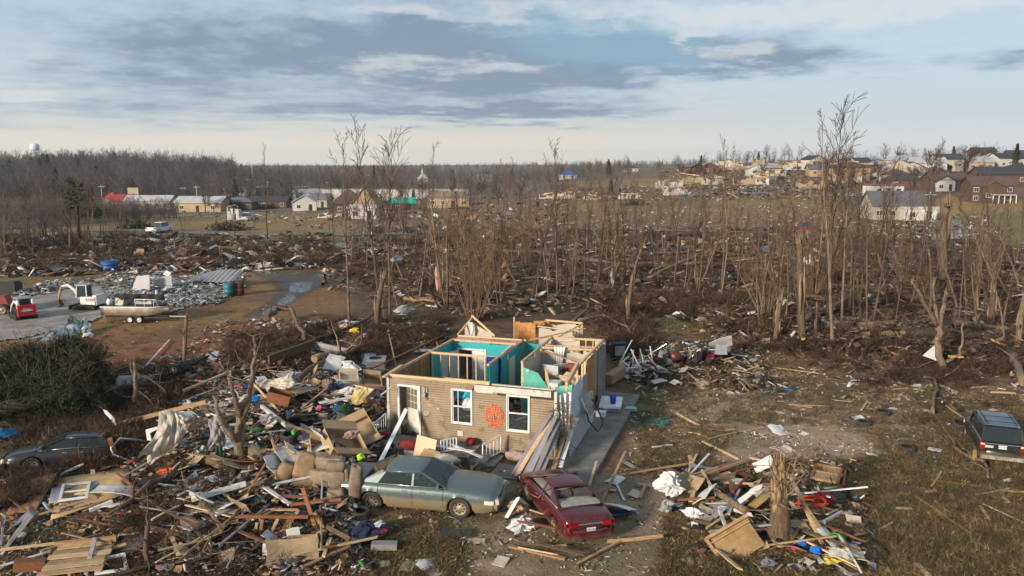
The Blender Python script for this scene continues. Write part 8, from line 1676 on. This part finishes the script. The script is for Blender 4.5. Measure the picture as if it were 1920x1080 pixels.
carton(640, 862, 'large opened tan cardboard box above the sofas', (1.5, 1.1, .5), cm, .7, .5, (.5, .25, .7)); carton(676, 842, 'flattened tan box leaning at the porch end', (1.2, 1.0, .2), cm, .6, .7, (.6, -.3, .5)); carton(603, 868, 'brown open box behind the left sofa', (1.0, .8, .4), cm, .2, .4, (.4, .2, .4)); carton(655, 745, 'pale cardboard lid near the yellow towel', (.9, .7, .2), PM['cream'][0], .3, .9, (.3, .1, .3)); carton(697, 745, 'tan box leaning at the house corner', (.9, .7, .3), cm, .4, .7, (.5, .2, .4)); carton(675, 770, 'beige drawer front lying by the house corner', (1.1, .8, .15), PM['cream'][0], -.4, .8, (.3, .1, -.4), False, 'drawer', 'drawer')
carton(300, 868, 'empty red-brown drawer in the left debris', (1.0, .6, .14), BM['red'][0], .3, .05, None, False, 'drawer', 'drawer'); carton(522, 778, 'red-brown open chest in the left pile', (1.0, .6, .5), BM['red'][0], .1, .6, (.1, .3, .1), False, 'chest', 'chest'); carton(210, 865, 'tall narrow wooden drawer standing on end', (.8, .45, .16), BM['red'][0], 0, .5, (0, 1.35, .5), False, 'drawer', 'drawer'); carton(1560, 880, 'hidden', (.1, .1, .1), cm) if 0 else None
carton(1358, 905, 'pale solid wood block at the back of the stump pile', (.75, .32, .22), BM['pale'][0], .5, .1, None, False, 'wood_block', 'block'); carton(1610, 1000, 'small pale wood block right of the stump pile', (.3, .14, .12), BM['pale'][0], .1, 0, None, False, 'wood_block', 'block')
p = G(1395, 1045); t = thing('broken_cabinet', 'golden brown cabinet panel tipped against the splintered stump', 'cabinet', p + Vector((0, 0, .1)), rot=(.75, -.35, .35)); gold = mat('golden_board', (.30, .19, .08), .7, .3, 2, dirt=((.14, .08, .04), 1.2, .55)); mb = MB(); mb.box((0, .4, 0), (1.5, .95, .03)); mb.obj('panel', gold, t); mb = MB(); mb.box((0, .92, .06), (1.6, .1, .16)); mb.box((0, .74, .05), (1.5, .04, .1)); mb.obj('rail', BM['tan'][0], t); mb = MB(); mb.box((-.78, .4, .06), (.05, 1.05, .16)); mb.obj('side', BM['tan'][0], t)
slab_px('mirror_board', 'white torn board above the cabinet panel', [(1388, 945), (1428, 915), (1430, 908), (1418, 912), (1383, 938)], (1405, 990), whitep, .04, 'board'); slab_px('brown_panel', 'broad brown panel behind the cabinet panel', [(1398, 952), (1436, 918), (1440, 935), (1412, 958)], (1410, 985), gold, .04, 'panel', .4)
beam_px('maroon painted board behind the stump pile', (1373, 940, .35), (1402, 918, .5), .1, .1, mat('maroon_board', (.15, .015, .02), .6, .2, 3)); beam_px('white tube lying right of the stump', (1545, 985, .12), (1578, 966, .12), .1, .1, 'white', 'tube', 'tube')
t = thing('orange_hose', 'coiled orange-red hose right of the stump', 'hose', G(1520, 960) + Vector((0, 0, .2))); mb = MB(); rr = np.random.default_rng(6); mb.tube([(.5 * math.cos(a) * (1 + .2 * math.sin(a * 1.7)), .35 * math.sin(a) * (1 + .2 * math.cos(a * 2.3)), .15 + .12 * math.sin(a * 1.3)) for a in np.linspace(0, 15, 60)], .025, 6); mb.obj('coil', mat('hose_orange', (.7, .07, .02), .5, .1, 4), t)
t = thing('broken_machine', 'small dark and red yard machine wreck right of the stump', 'machine', G(1548, 948)); mb = MB(); mb.box((0, 0, .25), (.6, .4, .3), Euler((.2, .3, .4))); mb.obj('housing', F('redc', (0, 0, 0)), t); mb = MB(); mb.box((.45, .1, .2), (.5, .35, .25), Euler((.1, -.3, .2))); mb.obj('engine', blackp, t); mb = MB(); mb.tube([(-.3, 0, .3), (.2, -.4, .35), (.9, -.3, .3), (1.3, .1, .15)], .025, 6); mb.obj('handle', blackp, t)
t = thing('black_frame', 'thin black metal frame lying right of the striped sack', 'frame', G(1630, 1045)); mb = MB(); mb.tube([(-.4, -.3, .05), (-.5, .3, .2), (.2, .45, .3), (.6, .1, .1), (.3, -.4, .05), (-.4, -.3, .05)], .02, 6); mb.obj('bar', blackp, t); mb = MB(); mb.box((0, 0, .1), (.7, .5, .02), Euler((.1, .1, .2))); mb.obj('mesh', blackp, t)
a = G(1550, 895); t = thing('wooden_door', 'reddish wooden door panel lying on the grass behind the stump', 'door', a + Vector((0, 0, .16)), math.radians(62)); L_, w_ = 1.55, .95
for y in (-w_ / 2, w_ / 2): mb = MB(); mb.box((0, y, 0), (L_, .09, .1)); mb.obj('stile', BM['red'][0], t)
for x in (-L_ / 2, .05, L_ / 2): mb = MB(); mb.box((x, 0, .005), (.1, w_ - .094, .09)); mb.obj('rail', BM['tan'][0], t)
mb = MB(); mb.box((0, 0, -.02), (L_ - .1, w_ - .1, .02)); mb.obj('panel', BM['tan'][0], t); mb = MB(); mb.beam((-L_ / 2, -w_ / 2 - .2, -.12), (L_ / 2, -w_ / 2 - .12, .0), .08, .05); mb.obj('trim', BM['red'][0], t)
crumple('large golden plywood sheet lying at the lower left', [(95, 982, .12), (242, 930, .12), (243, 888, .22), (112, 905, .2)], PM['ply'][0], 'plywood_sheet', 'plywood', amp=.01); crumple('darker warped plywood sheet at the far lower left', [(8, 972, .1), (70, 962, .12), (110, 904, .4), (60, 915, .35)], mat('wet_ply', (.26, .13, .06), .8, .35, 2), 'plywood_sheet', 'plywood', amp=.02)
crumple('grey flat strip beside the window frame', [(92, 952, .17), (112, 950, .17), (122, 922, .2), (98, 925, .2)], PM['greyp'][0], 'grey_sheet', 'panel', amp=.005); crumple('grey torn piece right of the window frame', [(166, 932, .18), (190, 912, .2), (186, 905, .2), (170, 918, .2)], PM['greyp'][0], 'grey_sheet', 'panel', amp=.005)
def frame_px(label, c4, w=.09, m=whitep, lift=.22, bar=True, name='window_frame'):
 P_ = [G(*p) + Vector((0, 0, lift)) for p in c4]; o = P_[0].copy(); t = thing(name, label, 'window frame', o)
 for k in range(4): mb = MB(); d = (P_[(k + 1) % 4] - P_[k]).normalized() * w * .5; mb.beam(P_[k] - o - d, P_[(k + 1) % 4] - o + d, w, .06 + .003 * k); mb.obj('frame_bar', m, t)
 if bar: mb = MB(); mb.beam((P_[0] + P_[3]) / 2 - o, (P_[1] + P_[2]) / 2 - o, w * .6, .05); mb.obj('frame_bar', m, t)
frame_px('white window frame lying on the plywood', [(113, 950), (163, 943), (169, 915), (120, 920)]); frame_px('white window frame at the bottom edge left', [(182, 1084), (238, 1076), (232, 1048), (180, 1060)], .1, lift=.15, bar=False); frame_px('small grey frame behind the plywood', [(255, 895), (272, 892), (273, 884), (258, 886)], .04, tin, .1, False)
a = G(150, 1055); t = thing('wooden_pallet', 'large broken wooden pallet-like floor frame at the bottom left', 'pallet', a + Vector((0, 0, .2)), math.radians(14))
for k in range(7): mb = MB(); mb.box((0, -.95 + k * .33, .03 + (k % 2) * .01), (1.75 - (k % 3) * .1, .26, .03), Euler((0, 0, .01 * (k % 3)))); mb.obj('slat', [BM['tan'][0], BM['pale'][0]][k % 2], t)
for x in (-.8, 0, .8): mb = MB(); mb.box((x, 0, -.05), (.08, 2.2, .12)); mb.obj('joist', BM['tan'][0], t)
mb = MB(); mb.box((0, .75, .12), (1.75, .12, .14)); mb.obj('rail', BM['tan'][0], t); mb = MB(); mb.box((-1.3, -.2, .0), (.8, .35, .3), Euler((0, .2, .2))); mb.obj('box_end', BM['red'][0], t)
t = thing('bent_pipe_frame', 'bent grey metal pipe loop in front of the buried car', 'frame', G(215, 870)); b_ = G(215, 870); P_ = [at(x, y, b_.y + d) - b_ for x, y, d in ((275, 828, 1), (252, 824, .6), (225, 822, .3), (208, 840, 0), (213, 852, 0), (240, 862, -.1), (290, 880, -.3))]; mb = MB(); mb.tube(P_, .045, 7); mb.obj('pipe', mat('galv_pipe', (.28, .32, .33), .4, .2, 4, metal=.4), t)
slab_px('white_trim', 'curved white strip beside the cedar', [(193, 768), (200, 770), (214, 784), (218, 798), (215, 800), (209, 788), (197, 776)], (205, 815), whitep, .03, 'strip'); slab_px('white_trim', 'bent white elbow piece left of the draped sheet', [(273, 806), (295, 800), (297, 804), (281, 812), (284, 826), (276, 826)], (283, 850), whitep, .05, 'strip')
for k, (a4, lb) in enumerate([([(0, 1010), (8, 1010), (58, 965), (68, 975)], 'wide grey siding strips fanned at the left edge'), ([(0, 1045), (6, 1046), (70, 975), (60, 968)], 'second long grey siding strip at the left edge'), ([(0, 1030), (4, 1028), (14, 975), (8, 972)], 'narrow whitish siding strip at the left edge')]): crumple(lb, [(*a4[0], .1), (*a4[1], .12), (*a4[2], .25), (*a4[3], .25)], lav, 'siding_strip', 'siding strip', amp=.01)
beam_px('white downpipe lying under the plywood edge', (168, 965, .15), (212, 950, .2), .13, .1, 'white', 'downpipe', 'pipe'); beam_px('long white strip from the left bottom edge', (0, 1068, .1), (95, 1045, .2), .08, .04, 'white'); beam_px('second white strip at the left bottom corner', (30, 1085, .05), (70, 1062, .1), .08, .04, 'white'); beam_px('white channel lying behind the window frame', (106, 900, .15), (158, 884, .3), .14, .06, 'white', 'channel', 'strip')
slab_px('orange_board', 'orange splintered board piece on the buried car hood', [(33, 868), (44, 855), (50, 862), (36, 869)], (42, 880), osb, .03, 'board'); slab_px('orange_board', 'longer brown splintered board at the left edge by the buried car', [(0, 866), (22, 856), (14, 866), (0, 871)], (10, 880), osb, .03, 'board'); bundle('blue_tarp', 'blue tarp corner at the left edge under the cedar', 'tarp', 5, 838, .8, F('blue3', (.02, .16, .32)), 61, .6, .2, .1, .8)
sof = mat('tan_leather', (.24, .16, .085), .6, .25, 3, dirt=((.16, .10, .06), 1.5, .52)); sof2 = mat('muddy_leather', (.205, .155, .105), .6, .3, 3, dirt=((.14, .10, .07), 1.5, .52))
def puff(mb, c, d, rot=None, seed=0, r_=.35):
 rng = np.random.default_rng(seed); ph = rng.random(4) * 6; R_ = []; Rm = (rot or Euler((0, 0, 0))).to_matrix(); c = Vector(c)
 for j in range(11):
  b = -1.5708 + math.pi * j / 10; row = []
  for i in range(17):
   a = 6.283 * i / 16; e = .42; ca, sa, cb, sb = math.cos(a), math.sin(a), math.cos(b), math.sin(b); f = lambda v: math.copysign(abs(v) ** e, v); w = 1 + .05 * math.sin(a * 4 + ph[0] + b * 3) + .04 * math.sin(b * 7 + ph[1])
   row.append(tuple(c + Rm @ Vector((d[0] / 2 * f(ca) * f(cb) * w, d[1] / 2 * f(sa) * f(cb) * w, d[2] / 2 * f(sb) * w))))
  R_.append(row)
 mb.grid(R_)
def sofa(px, py, label, rz, lift, parts, m, rot=None):
 p = G(px, py); t = thing('sofa', label, 'sofa', p + Vector((0, 0, lift)), rz, rot=rot, scale=.86)
 for k, (n, c, d, r_) in enumerate(parts): mb = MB(); puff(mb, c, d, Euler(r_) if r_ else None, k); mb.obj(n, m, t)
sofa(650, 935, 'muddy recliner seat tipped up next to the green sedan tail', .08, .05, [('seat', (-.38, -.32, .28), (.72, .5, .55), None), ('backrest', (-.38, .0, .85), (.72, .38, .75), None), ('head_cushion', (-.38, .0, 1.35), (.78, .42, .42), None), ('armrest', (.42, -.2, .75), (.52, .6, 1.45), (0, .08, 0)), ('armrest', (.02, .15, .8), (.25, .6, 1.0), None)], sof2)
sofa(600, 920, 'torn tan sofa lying behind the red posts', -.25, .15, [('backrest', (.3, .1, 1.05), (.95, .45, .55), (0, .05, .05)), ('head_cushion', (.85, 0, 1.15), (.6, .45, .4), (0, -.1, 0)), ('seat', (.2, -.1, .5), (1.2, .6, .7), None)], sof2)
sofa(570, 918, 'upright tan leather cushion left of the sofas', .15, .1, [('seat', (0, 0, .25), (1.0, .6, .42), (0, .1, 0)), ('backrest', (.05, .1, .9), (.85, .35, 1.1), (-.1, .25, 0)), ('armrest', (-.75, .2, .65), (.6, .5, .9), (0, .5, 0))], sof)
p = G(706, 700); t = thing('air_conditioner', 'grey outdoor air conditioner unit behind the debris pile', 'air conditioner', p, .1); acm = mat('ac_grey', (.13, .14, .15), .6, .2, 3)
for k in range(4): mb = MB(); a_ = k * math.pi / 2; mb.box((.52 * math.cos(a_), .52 * math.sin(a_), .45), (.04, 1.0, .8), Euler((0, 0, a_))); mb.obj('side_panel', acm, t)
mb = MB()
for k in range(9):
 for s_ in (-1, 1): mb.box((0, s_ * .545, .12 + k * .08), (.96, .02, .02))
mb.obj('louvre', blackp, t); mb = MB(); mb.box((0, 0, .87), (1.1, 1.1, .05)); tp = mb.obj('top_panel', mat('ac_top', (.26, .27, .28), .5, .2, 3), t); mb = MB(); mb.lathe([(.0, .01), (.3, .01), (.32, .03), (.34, .03), (.36, 0)], 24, Matrix.Translation((-.05, 0, .895))); mb.obj('fan_grille', hole, tp)
crumple('silvery blue panel lying in front of the air conditioner', [(677, 698, .3), (700, 699, .3), (706, 680, .6), (684, 680, .6)], mat('mirror_blue', (.30, .40, .55), .15, .2, 2, metal=.3), 'metal_sheet', 'panel', amp=.01); beam_px('low khaki box lying right of the silvery panel', (690, 706, .15), (735, 703, .15), .7, .35, mat('khaki', (.13, .12, .08), .8, .3, 3), 'metal_box', 'box')
t = thing('bicycle_wheel', 'thin black wheel standing behind the maroon sedan', 'wheel', G(1050, 893) + Vector((0, 0, .35)), rot=(1.1, .2, .3)); mb = MB(); mb.tube([(.32 * math.cos(a_), .32 * math.sin(a_), 0) for a_ in np.linspace(0, 6.283, 28)], .018, 6); mb.obj('tyre', rubber, t); mb = MB()
for k in range(14): mb.tube([(0, 0, 0), (.31 * math.cos(k * .4488), .31 * math.sin(k * .4488), 0)], .004, 3)
mb.obj('spoke', chrome, t)
leaning('white_trim', 'white corner trim leaning left of the maroon sedan', 'trim', [G(946, 972) + Vector((0, 0, .05)), G(953, 974) + Vector((0, 0, .05)), at(975, 934, G(965, 975).y), at(968, 934, G(960, 973).y)], whitep, .03); leaning('white_trim', 'second white trim running towards the maroon sedan wheel', 'trim', [at(968, 934, G(965, 975).y), at(974, 932, G(965, 975).y), G(992, 962) + Vector((0, 0, .3)), G(988, 964) + Vector((0, 0, .3))], whitep, .03)
leaning('skateboard_panel', 'dark grey flat panel with bright bolts in front of the green sedan', 'panel', [G(818, 1008) + Vector((0, 0, .06)), G(886, 1010) + Vector((0, 0, .06)), G(884, 1001) + Vector((0, 0, .12)), G(832, 996) + Vector((0, 0, .12))], mat('charcoal', (.04, .038, .035), .6, .3, 3), .04)
beam_px('round grey siding bundle at the navy blanket', (697, 1034, .2), (745, 1034, .2), .28, .2, lav, 'siding_bundle', 'siding')
p = G(350, 700); t = thing('utility_trailer', 'small overturned utility trailer with white wheel in the left debris', 'trailer', p, .2); mb = MB(); mb.tube([(-1.2, 0, .5), (.4, 0, .55), (1.2, .2, .9), (.6, .6, .4)], .06, 6); mb.tube([(-.8, .7, .5), (.6, .7, .6)], .05, 6); mb.obj('bar', blackp, t); mb = MB(); mb.box((.4, .3, .45), (1.1, .9, .2), Euler((.3, -.3, 0))); mb.obj('bed', blackp, t)
sub_tyre(t, -.6, -.3, .3, .16, whitep, 5); sub_tyre(t, .8, -.5, .28, .16, tin, 5)
bundle('rag', 'small red cloth on the utility trailer', 'cloth', 310, 692, .3, F('redc', (0, 0, 0)), 71, .6, .4, .3, .7)
leaning('canoe', 'pale grey upturned panel behind the pale snag', 'panel', [G(215, 735) + Vector((0, 0, .2)), G(290, 722) + Vector((0, 0, .1)), G(292, 712) + Vector((0, 0, .3)), G(225, 722) + Vector((0, 0, .5))], mat('grey_ridge', (.24, .25, .25), .6, .3, 2), .05, bend=.15)
leaning('metal_sheet', 'pale blue-white sheet lying right of the red earth', 'panel', [G(378, 682) + Vector((0, 0, .05)), G(405, 678) + Vector((0, 0, .05)), G(412, 666) + Vector((0, 0, .3)), G(390, 672) + Vector((0, 0, .3))], whitep, .03)
p = G(1290, 685); t = thing('scrap_heap', 'crushed red and black machine heap in the yard behind the house', 'machine wreck', p, .1); rr = np.random.default_rng(12)
for k in range(9): mb = MB(); puff(mb, (rr.uniform(-1.8, 1.8), rr.uniform(-.5, .6), rr.uniform(.25, .8)), rr.uniform(.2, .65, 3), Euler(rr.normal(0, .6, 3)), k); mb.obj('red_panel', mat('wreck_red', (.10, .010, .012), .4, .3, 3), t)
for k in range(16): mb = MB(); mb.box((rr.uniform(-2.2, 2.2), rr.uniform(-.7, .6), rr.uniform(.15, 1.1)), rr.uniform(.15, .7, 3), Euler(rr.normal(0, .6, 3)), taper=.8); mb.obj('engine_block', [blackp, mat('grease', (.04, .035, .03), .6, .4, 5), tin, blackp][k % 4], t)
for k in range(8): mb = MB(); q0 = rr.uniform(-1.8, 1.8); mb.tube([(q0, rr.uniform(-.6, .4), .2), (q0 + rr.normal(0, .4), 0, rr.uniform(.7, 1.5)), (q0 + rr.normal(0, 1), -.3, rr.uniform(.2, 1.0))], .035, 5); mb.obj('pipe', [chrome, blackp, whitep][k % 3], t)
t2 = thing('battery_box', 'black open box right of the red scrap heap', 'box', G(1350, 672), -.3); mb = MB(); mb.box((0, 0, .35), (1.3, .7, .5), Euler((.1, .2, 0))); mb.obj('housing', blackp, t2); mb = MB(); mb.box((0, -.05, .64), (1.2, .6, .04), Euler((.1, .2, 0))); mb.obj('lid', mat('machine_grey', (0, 0, 0)), t2)
t2 = thing('old_monitor', 'dark square appliance standing behind the house corner', 'appliance', G(1160, 672), .1); mb = MB(); mb.box((0, 0, .5), (.9, .6, 1.0)); mb.obj('housing', blackp, t2); mb = MB(); mb.box((0, -.31, .55), (.6, .03, .6)); mb.obj('panel', mat('machine_grey', (0, 0, 0)), t2)
t2 = thing('white_pipe_tangle', 'tangle of white pipes and gutters behind the house corner', 'pipes', G(1185, 705)); rr = np.random.default_rng(15)
for k in range(14): q0 = npv([rr.uniform(-1, 1), rr.uniform(-.6, .6), rr.uniform(.2, .9)]); mb = MB(); mb.tube([tuple(q0), tuple(q0 + rr.normal(0, .3, 3)), tuple(q0 + rr.normal(0, .6, 3))], .04, 5); mb.obj('pipe', whitep, t2)
t2 = thing('hose_tangle', 'thin teal netting on the ground right of the walk', 'netting', G(1230, 795)); mb = MB(); mb.tube([(rr.uniform(-.9, .9), rr.uniform(-.6, .6), .04 + .1 * rr.random()) for _ in range(30)], .012, 4); mb.obj('strand', mat('net_teal', (.05, .20, .20), .7, .2, 3), t2)
beam_px('tan box at the walk end behind the freezer door', (1140, 725, .4), (1165, 712, .5), .5, .5, 'tan', 'wooden_box', 'box')
# -- lettering on the machines
def sign_text(parent, txt, loc, rot, size, m):
 c = bpy.data.curves.new('text', 'FONT'); c.body = txt; c.size = size; c.align_x = 'CENTER'; c.align_y = 'CENTER'; c.extrude = .004
 o = bpy.data.objects.new('tmp_text', c); COL.objects.link(o); dg = bpy.context.evaluated_depsgraph_get(); me = bpy.data.meshes.new_from_object(o.evaluated_get(dg)); bpy.data.objects.remove(o)
 me.materials.clear(); me.materials.append(m); q = put('lettering', me, parent); q.location = loc; q.rotation_euler = rot
for o in list(COL.objects):
 if o.parent is None and o.name == 'mini_excavator':
  sign_text(o, 'Bobcat', (-.75, .89, 1.1), (math.pi / 2, 0, math.pi), .2, whitem)
 if o.parent is None and o.name == 'skid_steer': sign_text(o, 'Bobcat', (-1.385, 0, 1.15), (math.pi / 2, 0, -math.pi / 2), .22, whitem)
def haze():
 x0, x1, y0, y1, z0, z1 = -2300, 2300, -60, 4600, -14, 75
 mb = MB(); mb.box(((x0 + x1) / 2, (y0 + y1) / 2, (z0 + z1) / 2), (x1 - x0, y1 - y0, z1 - z0)); m = bpy.data.materials.new('haze_air'); m.use_nodes = True; n = m.node_tree.nodes; n.clear()
 o = n.new('ShaderNodeOutputMaterial'); v = n.new('ShaderNodeVolumePrincipled'); v.inputs['Color'].default_value = (.80, .86, .95, 1); v.inputs['Density'].default_value = HAZE; v.inputs['Anisotropy'].default_value = .2
 m.node_tree.links.new(v.outputs[0], o.inputs['Volume']); q = mb.obj('haze', m); tag(q, kind='stuff')
HAZE = .00013
if HAZE: haze()
